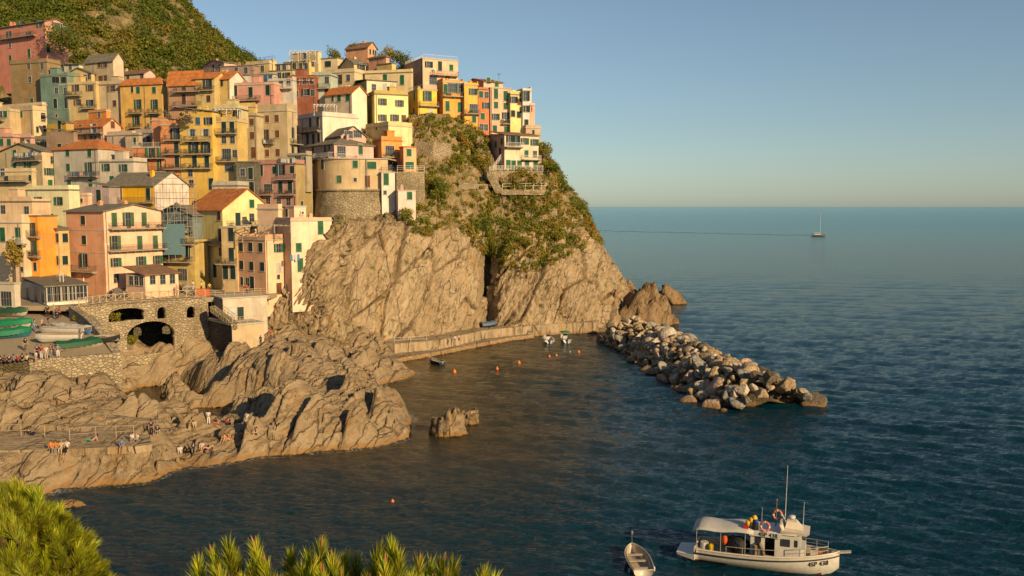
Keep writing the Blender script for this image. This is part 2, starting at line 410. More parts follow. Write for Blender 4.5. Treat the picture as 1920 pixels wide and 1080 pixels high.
rough_zone = sstep(-.05, .12, fbm(Pf / 11 + 3, 3)) * .7 + .3
right_zone = sstep(.46, .52, u01)
folds = fbm(np.stack([xs / 2.6, Pf[:, 1] / 6, Pf[:, 2] / 9], 1), 5, .55, True)
strata = fbm(np.stack([(Pf[:, 0] - .75 * Pf[:, 2]) / .9, Pf[:, 1] / 8, Pf[:, 2] / 9], 1), 4, .6, True)
disp = slab * (.95 + .1 * right_zone) * (1 - .6 * left_rock) + blk * (rough_zone - .28) * (.75 + .6 * right_zone) + folds * (.12 + 1.9 * right_zone + .5 * left_rock) + strata * (.15 + 1.9 * left_rock) + (.14 + .14 * right_zone + .1 * rough_zone) * fbm(Pf / .8, 3)
soft = 1.3 * fbm(Pf / 7, 4) + .7 * fbm(Pf / 2, 4, .55, True) + blk * .6
edge = np.minimum(1, (1 - v01) * 12)
D = (disp * rockness + soft * (1 - rockness)) * edge
Pf = Pf + Nn.reshape(-1, 3) * D[:, None]
def two_mat(me, faces_mask, mat):
    me.materials.append(mat); me.polygons.foreach_set('material_index', faces_mask.astype(np.int32))
headland = np_mesh('headland_cliff', Pf, grid_faces(NV, NU), M_CLIFF)
fv = (v01 + .05 * fbm(Pf / 5, 3)).reshape(NV, NU)[:-1, :-1].ravel() > .525
two_mat(headland.data, fv, M_DIRT)
tag(headland, 'steep tan slate headland dropping to the harbour', kind='structure')
HEAD = (Pf.reshape(NV, NU, 3), Nn)
_hpx, _hpy, _hd = 960 + FPX * Pf[:, 0] / Pf[:, 1] * .996, 387 - (Pf[:, 2] - 27) / Pf[:, 1] * FPX, Pf[:, 1]
def on_head(px, py, off=0.0):
    """the headland surface seen at a photo pixel"""
    m_ = (np.abs(_hpx - px) < 3) & (np.abs(_hpy - py) < 3)
    return P(px, py, float(_hd[m_].min()) + off) if m_.any() else P(px, py, 195 + off)

# ---- hillside the village climbs (mostly under the houses)
rows = []
for y, d in ((640, 150), (585, 150), (552, 152), (520, 158), (450, 171), (380, 186), (310, 200), (240, 214), (170, 228), (130, 240), (112, 262)):
    rows.append([P(px, y + max(0, (px - 560) * -.0) + 14, d + 5 + max(0, px - 560) * .05) for px in [-140 + t_ * (min(800, max(430, 1180 - 1.18 * y)) + 140) for t_ in (0, .15, .31, .47, .63, .77, .89, 1)]])
GH = catmull(rows, 160, 130); pf = GH.reshape(-1, 3); nn = grid_normals(GH).reshape(-1, 3)
if nn[5000, 2] < 0: nn = -nn
pf = pf + nn * (.8 * fbm(pf / 5, 4))[:, None]
hs = np_mesh('hillside', pf, grid_faces(130, 160), M_HILL); tag(hs, kind='structure')

# ---- the scrub-covered hill behind the village
rows = [[P(px - 34, y + 4, d) for px, y, d in r] for r in (
 [(-160,260,226),(0,250,228),(140,240,232),(280,215,236),(400,190,240),(480,175,246),(540,170,252)],
 [(-160,130,232),(0,125,236),(140,110,240),(280,130,246),(390,140,252),(470,142,262),(535,150,270)],
 [(-160,40,250),(0,35,252),(140,40,256),(270,60,262),(370,90,270),(465,122,282),(530,142,290)],
 [(-160,-40,270),(0,-30,272),(140,-15,276),(270,20,280),(370,62,290),(458,108,300),(528,138,310)],
 [(-160,-140,300),(0,-110,302),(160,-60,306),(300,-20,308),(385,35,312),(450,88,318),(522,134,330)],
 [(-160,-190,330),(0,-150,330),(180,-90,332),(335,-24,336),(398,37,340),(446,82,345),(518,131,350)],
 [(-160,-150,390),(0,-110,390),(180,-60,390),(330,10,392),(390,65,395),(440,105,400),(512,140,400)])]
GB = catmull(rows, 230, 230); pf = GB.reshape(-1, 3); nb = grid_normals(GB)
if nb[100, 100, 2] < 0: nb = -nb
pf = pf + nb.reshape(-1, 3) * (3.0 * fbm(pf / 20, 4) + 2.6 * fbm(pf / 9, 4, .5, True) + .8 * fbm(pf / 3, 3))[:, None]
GB = pf.reshape(230, 230, 3)
hb = np_mesh('scrub_hill', pf, grid_faces(230, 230), M_HILL); tag(hb, kind='structure')

# ---- shore rocks: a height field through control heights (photo pixel, level)
SH = """
-90,985,-2 0,968,-2 100,948,-2 200,930,-2 300,912,-2 400,890,-2 500,873,-2 600,862,-2 690,855,-2 760,838,-2 800,805,-2 790,770,-2 740,760,-2
-90,952,.1 0,940,.1 100,922,.1 200,908,.1 300,892,.1 400,870,.1 500,855,.1 600,845,.1 680,838,.1 740,828,.1 766,808,.1
0,905,1.4 100,885,1.6 200,875,1.6 300,862,1.3 400,846,1.0 500,832,1.2 600,815,1.6 680,805,1.7 735,805,1.1 -90,915,1.4
-90,850,3.3 0,846,3.3 100,842,3.3 200,838,3.2 280,836,3.0 -90,815,3.5 0,812,3.5 100,810,3.5 200,810,3.4 280,815,3.1
330,845,1.4 400,818,1.7 460,800,2.0 520,775,3.2 560,760,4.3 610,745,4.9 660,740,4.6 700,745,3.8 725,775,2.4 755,795,1.2
360,800,.9 420,790,1.0 480,785,1.4 300,800,2.2 340,808,.4
345,786,-2.6 400,777,-3 450,772,-3 370,768,-3 425,768,-3 490,770,-1.0 325,786,-1.5 300,780,2.2
540,765,2.0 590,735,2.6 640,715,3.2 690,705,2.7 720,712,.6 738,722,-1.8 720,745,1.2 735,750,-1.6
370,745,1.4 420,750,1.6 470,755,1.4 520,750,2.2 360,730,2.5 400,715,3.4 440,690,4.6 500,690,5.0 560,700,4.6 620,700,4.2 680,690,3.6 712,705,1.2
520,650,6.2 570,640,6.4 620,645,5.6 480,665,5.0 600,668,5.2 650,665,4.6 690,668,3.2 730,668,2.4 690,685,1.2 720,690,-1.6 760,690,-2 760,720,-2
440,650,3.6 400,660,4.4 380,690,3.2 350,700,.2 330,724,-2.8 280,728,-2.8 250,738,-2.8 240,758,-2.0 300,740,-3 340,736,-2.6 290,708,-.2
-90,760,5.2 0,755,5.2 60,735,6 120,730,6 170,745,5.2 230,765,4.2 290,760,3.9 330,765,3.2 350,770,2.0 0,790,4.2 100,780,4.6 180,785,4.4 250,790,4.0 310,788,3.0
325,735,2.2 345,745,1.8 318,748,1.0 360,758,-.8 380,758,-1
-90,700,7 0,700,7 60,700,6.8 130,700,6.6 200,705,6.2 220,740,3.6
440,620,6.8 480,615,7.4 430,600,7.6 500,625,6.8 540,625,6.4 350,620,7.5
640,632,4.0 700,640,3.0 760,640,2.0 800,660,-2 860,640,-2
"""
cp = [tuple(float(a) for a in s.split(',')) for s in SH.split()]
gully = [tuple(P(x, y, d)) for x, y, d in ((235,700,130),(260,680,133),(285,655,135.5),(310,648,136.5),(335,655,137.5),(320,690,134),(350,690,134.5),(245,715,129),(300,712,132),(345,712,132.5),(230,650,131.5),(255,635,134.5),(300,637,137.4),(350,637,139.5),(390,668,137.5),(400,645,139),(430,662,134))]
gully += [(K(x) * d, d, z) for x in (250, 290, 330) for d, z in ((111, 1.5), (116, -.6), (121, -2.4), (126, -3))]
cp = np.array([tuple(PZ(c[0], c[1], max(c[2], 0)))[:2] + (c[2],) for c in cp] + gully)
cx, cy, cz = cp.T
x0, x1, y0, y1, st = -74.0, -12.0, 74.0, 160.0, .17
gx, gy = np.meshgrid(np.arange(x0, x1, st), np.arange(y0, y1, st)); shp = gx.shape
def tps(cx, cy, cz, qx, qy, lam=.35):
    phi = lambda r2: .5 * r2 * np.log(r2 + 1e-6)
    n = len(cx); A = np.zeros((n + 3, n + 3))
    A[:n, :n] = phi((cx[:, None] - cx) ** 2 + (cy[:, None] - cy) ** 2) + lam * np.eye(n)
    A[:n, n] = 1; A[:n, n + 1] = cx; A[:n, n + 2] = cy; A[n:, :n] = A[:n, n:].T
    w = np.linalg.solve(A, np.concatenate([cz, [0, 0, 0]])); out = np.zeros(len(qx))
    for i in range(0, len(qx), 20000):
        a, b = qx[i:i + 20000], qy[i:i + 20000]
        out[i:i + 20000] = phi((a[:, None] - cx) ** 2 + (b[:, None] - cy) ** 2) @ w[:n] + w[n] + w[n + 1] * a + w[n + 2] * b
    return out
X, Y = gx.ravel(), gy.ravel()
Z = tps(cx, cy, cz, X, Y)
Z = np.minimum(Z, 6.6)
# paved bathing walkway at the lower left stays smooth
walk = sstep(2.6, 3.1, Z) * (1 - sstep(3.9, 4.4, Z)) * (1 - sstep(-42, -36, X)) * (1 - sstep(96, 99, Y))
ang = R(70); a_ = X * math.cos(ang) + Y * math.sin(ang); b_ = -X * math.sin(ang) + Y * math.cos(ang)   # a: along strike, b: across
wob = 1.2 * fbm(np.stack([X / 9, Y / 9, 0 * X], 1), 3)
def saw(w, seed, drop, warp):
    bb = (b_ + warp * wob + seed * 3.1 + .28 * fbm(np.stack([X / 2.2, Y / 5, 0 * X + seed], 1), 3)) / w
    i = np.floor(bb).astype(np.int64); f = bb - i; rr_ = _rnd[(i * 37 + seed * 11) & 511]
    seg = fbm(np.stack([a_ / 7 + rr_[:, 0] * 40, i * 3.7, 0 * X], 1), 2)          # a bed fades in and out along its length
    amp = drop * (.25 + rr_[:, 1]) * sstep(-.18, .22, seg)
    up_ = sstep(0, .84, f); dn = 1 - sstep(.86, .99, f)
    return amp * np.minimum(up_, dn), amp, f
bd1, am1, fr1 = saw(4.2, 1, 2.5, .9); bd2, am2, fr2 = saw(1.5, 4, .95, .8); bd3, am3, fr3 = saw(.62, 8, .26, .7)
qs = np.stack([(b_ + wob * .5) / 1.6, a_ / 3.6, 0 * X + .5], 1)
t1, t2, tr, to = worley(qs)
cut = (1 - sstep(0, .07, t2 - t1)) * sstep(.3, .55, tr[:, 2])
gul = sstep(-.455, -.435, X / Y) * (1 - sstep(-.345, -.32, X / Y)) * sstep(110, 114, Y) * (1 - sstep(140, 144, Y))
beds = (1 - .75 * gul) * (bd1 + bd2 - 1.5 * cut - .6) * sstep(-.2, 1.8, Z)
small = (tr[:, 0] - .5) * .4 + bd3 * .6 - to[:, 0] * .75 * (tr[:, 1] - .35) + to[:, 1] * .6 * (tr[:, 2] - .5)
fine = .30 * fbm(np.stack([X / .9, Y / .9, 0 * X], 1), 4, .55)
up = sstep(-1.2, .8, Z)
small = small * (1 - .5 * gul)
Z = Z + (beds * .9 + small + fine * .4) * up * (1 - .9 * walk) + .4 * fbm(np.stack([X / 6, Y / 6, 0 * X], 1), 3) * up * (1 - walk)
WALK = [PZ(x, y, 3.45) for x, y in ((-110, 848), (0, 845), (140, 841), (255, 837), (285, 833), (280, 815), (140, 808), (0, 807), (-110, 807))]
def in_poly(px_, py_, poly):
    inside = np.zeros(len(px_), bool)
    for i in range(len(poly)):
        a, b = poly[i], poly[i - 1]; hitm = ((a.y > py_) != (b.y > py_)) & (px_ < (b.x - a.x) * (py_ - a.y) / (b.y - a.y + 1e-12) + a.x); inside ^= hitm
    return inside
Z = np.where(in_poly(X, Y, WALK), 3.25, Z)
for _ in range(2):
    zz = Z.reshape(shp); zz[1:-1, 1:-1] = (zz[1:-1, 1:-1] + zz[:-2, 1:-1] + zz[2:, 1:-1] + zz[1:-1, :-2] + zz[1:-1, 2:]) / 5 if False else zz[1:-1, 1:-1]
Z = np.clip(Z, -3, 7.6)
SHX0, SHY0, SHST, SHZ = x0, y0, st, Z.reshape(shp)
def shore_z(x, y):
    j, i = int(round((x - SHX0) / SHST)), int(round((y - SHY0) / SHST))
    if in_poly(np.array([x]), np.array([y]), WALK)[0]: return 3.45
    if 0 <= i < SHZ.shape[0] and 0 <= j < SHZ.shape[1]: return float(SHZ[max(0, i - 1):i + 2, max(0, j - 1):j + 2].mean())
    return 0.0
def on_shore(px, py):
    """where the line of sight through a photo pixel meets the shore rocks"""
    r = ray(px, py); o = Vector((0, 0, CAM_H))
    t = 60.0
    while t < 190:
        p = o + r * t
        if p.z <= shore_z(p.x, p.y): return Vector((p.x, p.y, shore_z(p.x, p.y)))
        t += .12
    return P(px, py, 120)
fa = grid_faces(*shp); zq = Z[fa].max(1); keep = zq > -2.2
sr_ob = np_mesh('shore_rock', np.stack([X, Y, Z], 1), fa[keep], M_SHORE); tag(sr_ob, 'layered tan shore rocks sloping into the harbour', kind='structure')

m = MB().prism([(p.x, p.y) for p in WALK], 2.75, 3.45); tag(m.build('bathing_walkway', M_rock('walkway_concrete', (.36, .27, .165), (0, 0, 0), False, 0, .5, .3)), 'flat concrete bathing walkway on the shore rocks', kind='structure')
# ---- sea: one fan-shaped sheet of real ripples out to the horizon
def M_sea():
    t = NT('sea_water'); v = t.pos()
    n1 = t.noise(t.pos((1, 1.7, 1), (0, 0, R(12))), 2.1, 3, .6, .4); n2 = t.noise(t.pos((1, 2.4, 1), (0, 0, R(14))), .62, 5, .62, .5)
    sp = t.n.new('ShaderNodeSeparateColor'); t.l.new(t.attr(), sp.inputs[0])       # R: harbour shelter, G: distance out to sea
    b1 = t.n.new('ShaderNodeBump'); b2 = t.n.new('ShaderNodeBump')
    b2.inputs['Distance'].default_value = .48; b1.inputs['Distance'].default_value = .15
    t.l.new(n2, b2.inputs['Height']); t.l.new(n1, b1.inputs['Height']); t.l.new(b2.outputs[0], b1.inputs['Normal'])
    for b_, hi, lo in ((b2, .9, .55), (b1, .8, .7)):
        t.l.new(t.math('ADD', t.math('MULTIPLY', sp.outputs[0], lo - hi), hi), b_.inputs['Strength'])
    n3 = t.noise(t.pos((1, 2.2, 1)), .016, 5, .6)
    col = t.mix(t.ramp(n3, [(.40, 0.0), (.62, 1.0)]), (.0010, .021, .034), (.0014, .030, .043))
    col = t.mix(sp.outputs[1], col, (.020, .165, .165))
    col = t.mix(t.math('MULTIPLY', sp.outputs[0], .9), col, (.038, .030, .009))  # brown of the shallows, pushed gold to paint in the cliff's reflection
    fo = t.math('MULTIPLY', sp.outputs[2], t.ramp(t.noise(v, 2.6, 4, .7), [(.48, 0.0), (.58, 1.0)]))
    col = t.mix(fo, col, (.50, .48, .43))
    t.done(col, t.math('ADD', t.math('MULTIPLY', sp.outputs[1],   .10), .07), b1.outputs[0], .5); t.b.inputs['IOR'].default_value = 1.33
    t.l.new(t.math('ADD', t.math('MULTIPLY', sp.outputs[0], .55), .34), t.b.inputs['Specular IOR Level'])
    return t.m
nr_, nc_ = 620, 760
inv = np.linspace(1 / 48.0, 1 / 1500.0, nr_ - 26); dist = np.concatenate([1 / inv, np.geomspace(1800, 70000, 26)])
th = np.linspace(R(-50), R(50), nc_)
DD, TH = np.meshgrid(dist, th, indexing='ij')
SX, SY = (DD * np.tan(TH)).ravel(), DD.ravel(); SZ = np.zeros_like(SX)
gap = np.maximum(np.repeat(np.gradient(dist), nc_), SY * (th[1] - th[0]))
rw = np.random.RandomState(3)
calm = .55 + .45 * sstep(-12, 30, SX + .10 * (SY - 140))       # the harbour is calmer than the open water
for k in range(34):
    L = 0.62 * (1.10 ** k) * rw.uniform(.9, 1.1)
    if L > 17: break
    am = .0165 * L ** .6 * rw.uniform(.7, 1.2) * (1 if L < 5 else .45)
    dr = R(255) + rw.normal(0, .30); kx, ky = math.cos(dr) * 2 * math.pi / L, math.sin(dr) * 2 * math.pi / L
    fade = sstep(2.2, 4.0, L / gap)
    ph = kx * SX + ky * SY + rw.uniform(0, 6.28) + 1.1 * np.sin(.05 * SX * rw.uniform(.5, 1.5) + .04 * SY * rw.uniform(.5, 1.5) + k)
    SZ += am * fade * calm * (np.sin(ph) + .22 * np.sin(2 * ph + .6))
FOAM = np.zeros_like(SX); ji = np.round((SX - SHX0) / SHST).astype(int); ii_ = np.round((SY - SHY0) / SHST).astype(int)
ok_ = (ji >= 0) & (ji < SHZ.shape[1]) & (ii_ >= 0) & (ii_ < SHZ.shape[0]); zz_ = SHZ[ii_[ok_], ji[ok_]]
FOAM[ok_] = np.exp(-((zz_ + .25) / .30) ** 2) * .55
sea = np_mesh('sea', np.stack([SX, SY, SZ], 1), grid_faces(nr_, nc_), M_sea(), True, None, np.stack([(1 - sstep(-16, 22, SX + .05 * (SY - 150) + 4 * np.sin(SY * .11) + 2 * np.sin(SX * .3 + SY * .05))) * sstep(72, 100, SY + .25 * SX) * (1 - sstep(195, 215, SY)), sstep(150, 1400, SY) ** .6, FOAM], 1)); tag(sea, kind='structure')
# steep ground below the viewpoint (carries the pines)
rows = [[Vector((x, y, z)) for x in (-120, -60, -20, 20, 60, 120)] for y, z in ((-160, 24.5), (-40, 23.5), (-6, 22.5), (2, 20.5), (14, 11), (26, 1), (32, -4))]
gv = catmull(rows, 90, 60); pf = gv.reshape(-1, 3).copy(); pf[:, 2] += .8 * fbm(pf / 5, 4)
vp = np_mesh('viewpoint_slope', pf, grid_faces(60, 90), M_DIRT); tag(vp, kind='structure')
# ================================================================ HOUSES
def M_glass(c=(.018, .022, .026), rough=.12):
    key = ('glass', c)
    if key not in _MC:
        t = NT('window_glass'); n = t.noise(t.pos(), .5, 2)
        t.done(t.mix(n, c, scl(c, 2.6)), rough, None, .5); _MC[key] = t.m
    return _MC[key]
def M_louvre(c):
    key = ('louvre', c)
    if key not in _MC:
        t = NT('shutter_paint'); v = t.pos()
        w = t.n.new('ShaderNodeTexWave'); w.bands_direction = 'Z'; w.inputs['Scale'].default_value = 3.2; t.l.new(v, w.inputs['Vector'])
        n = t.noise(v, .9, 4, .6)
        col = t.mix(t.ramp(n, [(.35, 0.0), (.65, 1.0)]), scl(c, 1.15), scl(c, .7))
        t.done(t.mix(t.ramp(w.outputs['Fac'], [(.1, .5), (.4, 0.0)]), col, scl(c, .35)), .6, t.bump(w.outputs['Fac'], .6, .03), .3); _MC[key] = t.m
    return _MC[key]
SHUT = {'g': (.022, .115, .045), 'b': (.17, .068, .022), 'd': (.016, .036, .028), 'u': (.05, .12, .20), 'y': (.15, .135, .04), 'w': (.52, .48, .42), 'm': (.07, .13, .05), 'r': (.10, .035, .025)}
M_FRAME = M_plain('window_surround', (.50, .43, .33), .7, .2)
M_MULL = M_plain('casement_paint', (.24, .20, .15), .6, .3)
M_IRON = M_plain('railing_iron', (.075, .068, .06), .5, .4)
M_WRAIL = M_plain('railing_white', (.66, .62, .54), .5, .4)
M_SLAB = M_plain('balcony_slab', (.38, .31, .22), .85, .1)
M_PIPE = M_plain('drainpipe_metal', (.17, .13, .10), .5, .4)
M_GLASS = M_glass()
ROOFC = {'o': M_tiles((.50, .165, .045)), 's': M_tiles((.20, .165, .115), 'slate_roof'), 'b': M_tiles((.24, .13, .07), 'brown_roof'), 'd': M_tiles((.07, .065, .06), 'dark_roof'), 'w': M_plain('terrace_slab', (.48, .41, .31), .85, .1)}
WDIM = {'c': (1.0, 1.45), 'o': (1.0, 1.45), 't': (1.0, 2.25), 'u': (1.05, 2.25), 's': (.6, .75), 'w': (1.75, 1.4), 'p': (1.0, 1.45), 'n': (.6, 1.35), 'q': (1.9, 1.45), 'v': (1.9, 2.1), 'a': (1.1, 1.9), 'h': (.55, 1.0)}
_WM = {}
def window_meshes(ty):
    if ty in _WM: return _WM[ty]
    w, h = WDIM[ty]; f = .08; fr = MB()
    fr.box(-w / 2 - f, w / 2 + f, -.05, .02, h / 2, h / 2 + f); fr.box(-w / 2 - f - .05, w / 2 + f + .05, -.13, .02, -h / 2 - f, -h / 2)
    fr.box(-w / 2 - f, -w / 2, -.05, .02, -h / 2, h / 2); fr.box(w / 2, w / 2 + f, -.05, .02, -h / 2, h / 2)
    mu = MB()
    if ty in 'oupqv':
        for k in ((0,) if w < 1.5 else (-w / 4, 0, w / 4)): mu.box(k - .03, k + .03, -.035, -.013, -h / 2, h / 2)
        mu.box(-w / 2, w / 2, -.033, -.013, -.025, .025)
    pane = MB().box(-w / 2, w / 2, -.012, .01, -h / 2, h / 2)
    half = (w / 4 if ty in 'wqv' and False else w / 2)
    if ty == 'a':
        pts = [(-half + .02, -h / 2)] + [(0, -h / 2)]
    leaf = MB().box(0, half - .015, -.06, -.02, -h / 2 + .01, h / 2 - .01)
    leaf.box(.0, half - .015, -.075, -.058, -.05, .05)
    _WM[ty] = (fr.mesh('window_frame', M_FRAME), pane.mesh('pane', M_GLASS), leaf, {}, mu.mesh('casement', M_MULL) if mu.f else None); return _WM[ty]
def leaf_mesh(ty, c):
    d = window_meshes(ty)
    if c not in d[3]: d[3][c] = d[2].mesh('shutter', M_louvre(SHUT[c]))
    return d[3][c]
rnd = random.Random(11)
def railing(mb, x0, x1, y, z0, h=.95, gap=.16, t=.02):
    mb.box(x0, x1, y - t, y + t, z0 + h - .04, z0 + h); mb.box(x0, x1, y - t, y + t, z0 + .06, z0 + .09)
    n = max(2, int((x1 - x0) / gap))
    for i in range(n + 1):
        x = x0 + (x1 - x0) * i / n; mb.box(x - .012, x + .012, y - .012, y + .012, z0 + .09, z0 + h - .04)
def hit(fr, px, py):
    """local (along, up) of the point of a house face seen at a photo pixel; fr = (corner, unit along, outward normal)"""
    C, u, n = fr; r = ray(px, py); o = Vector((0, 0, CAM_H)); t = (C - o).dot(n) / r.dot(n); p = o + r * t - C
    return p.dot(u), p.z
import re
HOUSES = {}
def house(label, l, c, r, top, base, d, a, col, roof='Fw', rise=1.6, win='', bal=(), col2=None, ext=5.0, rl=None, ll=None, chim=(), name='village_house', parapet=.0, rail=None, pipe=None, back=None, cat='house', bands=()):
    a = R(a); ux = Vector((math.cos(a), math.sin(a), 0)); uy = Vector((-math.sin(a), math.cos(a), 0))
    C = P(c, base, d); T = P(c, top, d); h = T.z - C.z
    def length(px, u):
        k = K(px); return (k * C.y - C.x) / (u.x - k * u.y)
    if r > c: rl = length(r, ux)
    elif rl is None: rl = 4.0
    if l < c: ll = length(l, uy)
    elif ll is None: ll = 7.0
    rl = max(1.0, min(rl, 26)); ll = max(1.0, min(ll, 26))
    root = empty(name, C, a); tag(root, label, cat)
    HOUSES[label] = (root, C, ux, uy, rl, ll, h)
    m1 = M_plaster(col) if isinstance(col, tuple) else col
    m2 = m1 if col2 is None else (M_plaster(col2) if isinstance(col2, tuple) else col2)  # right face; on many houses the two colours carry painted sun and shade
    w = MB(); z0 = -ext; kind, rc = roof[0], roof[1]
    w.poly([(0, ll, z0), (0, 0, z0), (0, 0, h), (0, ll, h)] if kind != 'g' else [(0, ll, z0), (0, 0, z0), (0, 0, h), (0, ll / 2, h + rise), (0, ll, h)])
    w.poly([(0, 0, z0), (rl, 0, z0), (rl, 0, h), (0, 0, h)] if kind != 'G' else [(0, 0, z0), (rl, 0, z0), (rl, 0, h), (rl / 2, 0, h + rise), (0, 0, h)])
    w.poly([(rl, 0, z0), (rl, ll, z0), (rl, ll, h), (rl, 0, h)] if kind != 'g' else [(rl, 0, z0), (rl, ll, z0), (rl, ll, h), (rl, ll / 2, h + rise), (rl, 0, h)])
    w.poly([(rl, ll, z0), (0, ll, z0), (0, ll, h), (rl, ll, h)] if kind != 'G' else [(rl, ll, z0), (0, ll, z0), (0, ll, h), (rl / 2, ll, h + rise), (rl, ll, h)])
    if kind in 'F': w.poly([(0, 0, h), (rl, 0, h), (rl, ll, h), (0, ll, h)])
    wall = w.build('wall', m1, root)
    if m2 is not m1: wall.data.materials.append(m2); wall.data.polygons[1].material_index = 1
    # roof
    ov, t = .35, .16; m = MB(); RM = ROOFC[rc]
    if kind == 'F':
        o = .14
        m.box(-o, rl + o, -o, ll + o, h + .004, h + .22)
        if parapet:
            pm = MB(); p = parapet
            for b in ((0, rl, 0, .18), (0, rl, ll - .18, ll), (0, .18, .18, ll - .18), (rl - .18, rl, .18, ll - .18)): pm.box(*b, h + .22, h + .22 + p)
            pm.build('parapet', m1, root)
        m.build('roof', RM, root)
    elif kind in 'Gg':
        W, L = (rl, ll) if kind == 'G' else (ll, rl); s = rise / (W / 2)
        pr = [(-ov, -ov * s), (W / 2, rise), (W + ov, -ov * s), (W + ov, -ov * s + t), (W / 2, rise + t), (-ov, -ov * s + t)]
        f = (lambda q, e: (q[0], e, h + .01 + q[1])) if kind == 'G' else (lambda q, e: (e, q[0], h + .01 + q[1]))
        for i in range(6):
            p, q = pr[i], pr[(i + 1) % 6]; m.poly([f(p, -ov), f(q, -ov), f(q, L + ov), f(p, L + ov)])
        m.poly([f(q, -ov) for q in pr]); m.poly([f(q, L + ov) for q in reversed(pr)])
        m.build('roof', RM, root)
    elif kind == 'H':
        o = ov; b = [(-o, -o, h), (rl + o, -o, h), (rl + o, ll + o, h), (-o, ll + o, h)]; b2 = [(x, y, z + t) for x, y, z in b]
        e = min(rl, ll) / 2
        if ll >= rl: r1, r2 = (rl / 2, e, h + rise), (rl / 2, ll - e, h + rise)
        else: r1, r2 = (e, ll / 2, h + rise), (rl - e, ll / 2, h + rise)
        m.poly(b[::-1])
        for i in range(4): j = (i + 1) % 4; m.poly([b[i], b[j], b2[j], b2[i]])
        if ll >= rl: m.poly([b2[0], b2[1], r1]); m.poly([b2[1], b2[2], r2, r1]); m.poly([b2[2], b2[3], r2]); m.poly([b2[3], b2[0], r1, r2])
        else: m.poly([b2[0], b2[1], r2, r1]); m.poly([b2[1], b2[2], r2]); m.poly([b2[2], b2[3], r1, r2]); m.poly([b2[3], b2[0], r1])
        m.build('roof', RM, root)
    elif kind == 'S':          # lean-to: high along the back of the left face's run
        m.hexa([(-ov, -ov, h - .02), (rl + ov, -ov, h - .02), (rl + ov, ll + ov, h + rise), (-ov, ll + ov, h + rise)],
               [(-ov, -ov, h + t), (rl + ov, -ov, h + t), (rl + ov, ll + ov, h + rise + t), (-ov, ll + ov, h + rise + t)])
        m.build('roof', RM, root)
    elif kind == 's':          # slopes down along the right face
        m.hexa([(-ov, -ov, h + rise), (rl + ov, -ov, h - .02), (rl + ov, ll + ov, h - .02), (-ov, ll + ov, h + rise)],
               [(-ov, -ov, h + rise + t), (rl + ov, -ov, h + t), (rl + ov, ll + ov, h + t), (-ov, ll + ov, h + rise + t)])
        m.build('roof', RM, root)
        MB().poly([(0, 0, h), (rl, 0, h), (0, 0, h + rise)]).poly([(0, ll, h), (0, 0, h), (0, 0, h + rise), (0, ll, h + rise)]).build('gable', m2, root)
    fL, fR = (C, uy, -ux), (C, ux, -uy)
    # windows
    face = 'L'
    for tok in win.split():
        if tok in 'LR': face = tok; continue
        g = re.match(r'(-?[\d.]+),([\d.]+)([a-z])([a-z]?)', tok); px, py, ty, cc = float(g[1]), float(g[2]), g[3], g[4] or 'd'
        al, up = hit(fL if face == 'L' else fR, px, py); Lmax = ll if face == 'L' else rl
        ww, hh = WDIM[ty]
        if not (ww / 2 + .1 <= al <= Lmax - ww / 2 - .1): al = min(max(al, ww / 2 + .12), max(ww / 2 + .12, Lmax - ww / 2 - .12))
        fm, pm, lf, _, cm = window_meshes(ty)
        o = put('window', fm, root, (0, al, up) if face == 'L' else (al, 0, up), (0, 0, R(-90) if face == 'L' else 0))
        put('pane', pm, o)
        if cm: put('casement', cm, o)
        if ty in 'pqsvh': continue
        lm = leaf_mesh(ty, cc)
        if ty in 'ou':
            for sgn in (-1, 1):
                an = R(rnd.uniform(4, 30))
                s = put('shutter', lm, o, (sgn * (ww / 2 + .02), -.02, 0), (0, 0, -an if sgn > 0 else math.pi + an))
        else:
            put('shutter', lm, o, (.008, 0, 0)); put('shutter', lm, o, (-.008, -.095, 0), (0, 0, math.pi)).location = (-.008, -.08, 0)
    for b in bal:
        fc, x0, x1, y = b[:4]; dep = b[4] if len(b) > 4 else .95; mat = b[5] if len(b) > 5 else M_IRON
        f = fL if fc == 'L' else fR
        p0, z = hit(f, x0, y); p1, _z = hit(f, x1, y); p0, p1 = min(p0, p1), max(p0, p1)
        mm = MB().box(p0, p1, -dep, -.002, z - .16, z)
        for k in range(max(2, int((p1 - p0) / 1.3))):
            x = p0 + .25 + (p1 - p0 - .5) * k / (max(2, int((p1 - p0) / 1.3)) - 1); mm.box(x - .06, x + .06, -dep * .75, -.003, z - .34, z - .161)
        o = mm.build('balcony', M_SLAB, root)
        rm = MB(); railing(rm, p0 + .03, p1 - .03, -dep + .04, z)
        for xx in (p0 + .04, p1 - .04): rm.box(xx - .02, xx + .02, -dep + .07, 0, z + .91, z + .95)
        for xx in (p0 + .04, p1 - .04):
            for k in range(5): rm.box(xx - .01, xx + .01, -dep + .15 + k * .17, -dep + .17 + k * .17, z, z + .91)
        rm.build('railing', mat, o)
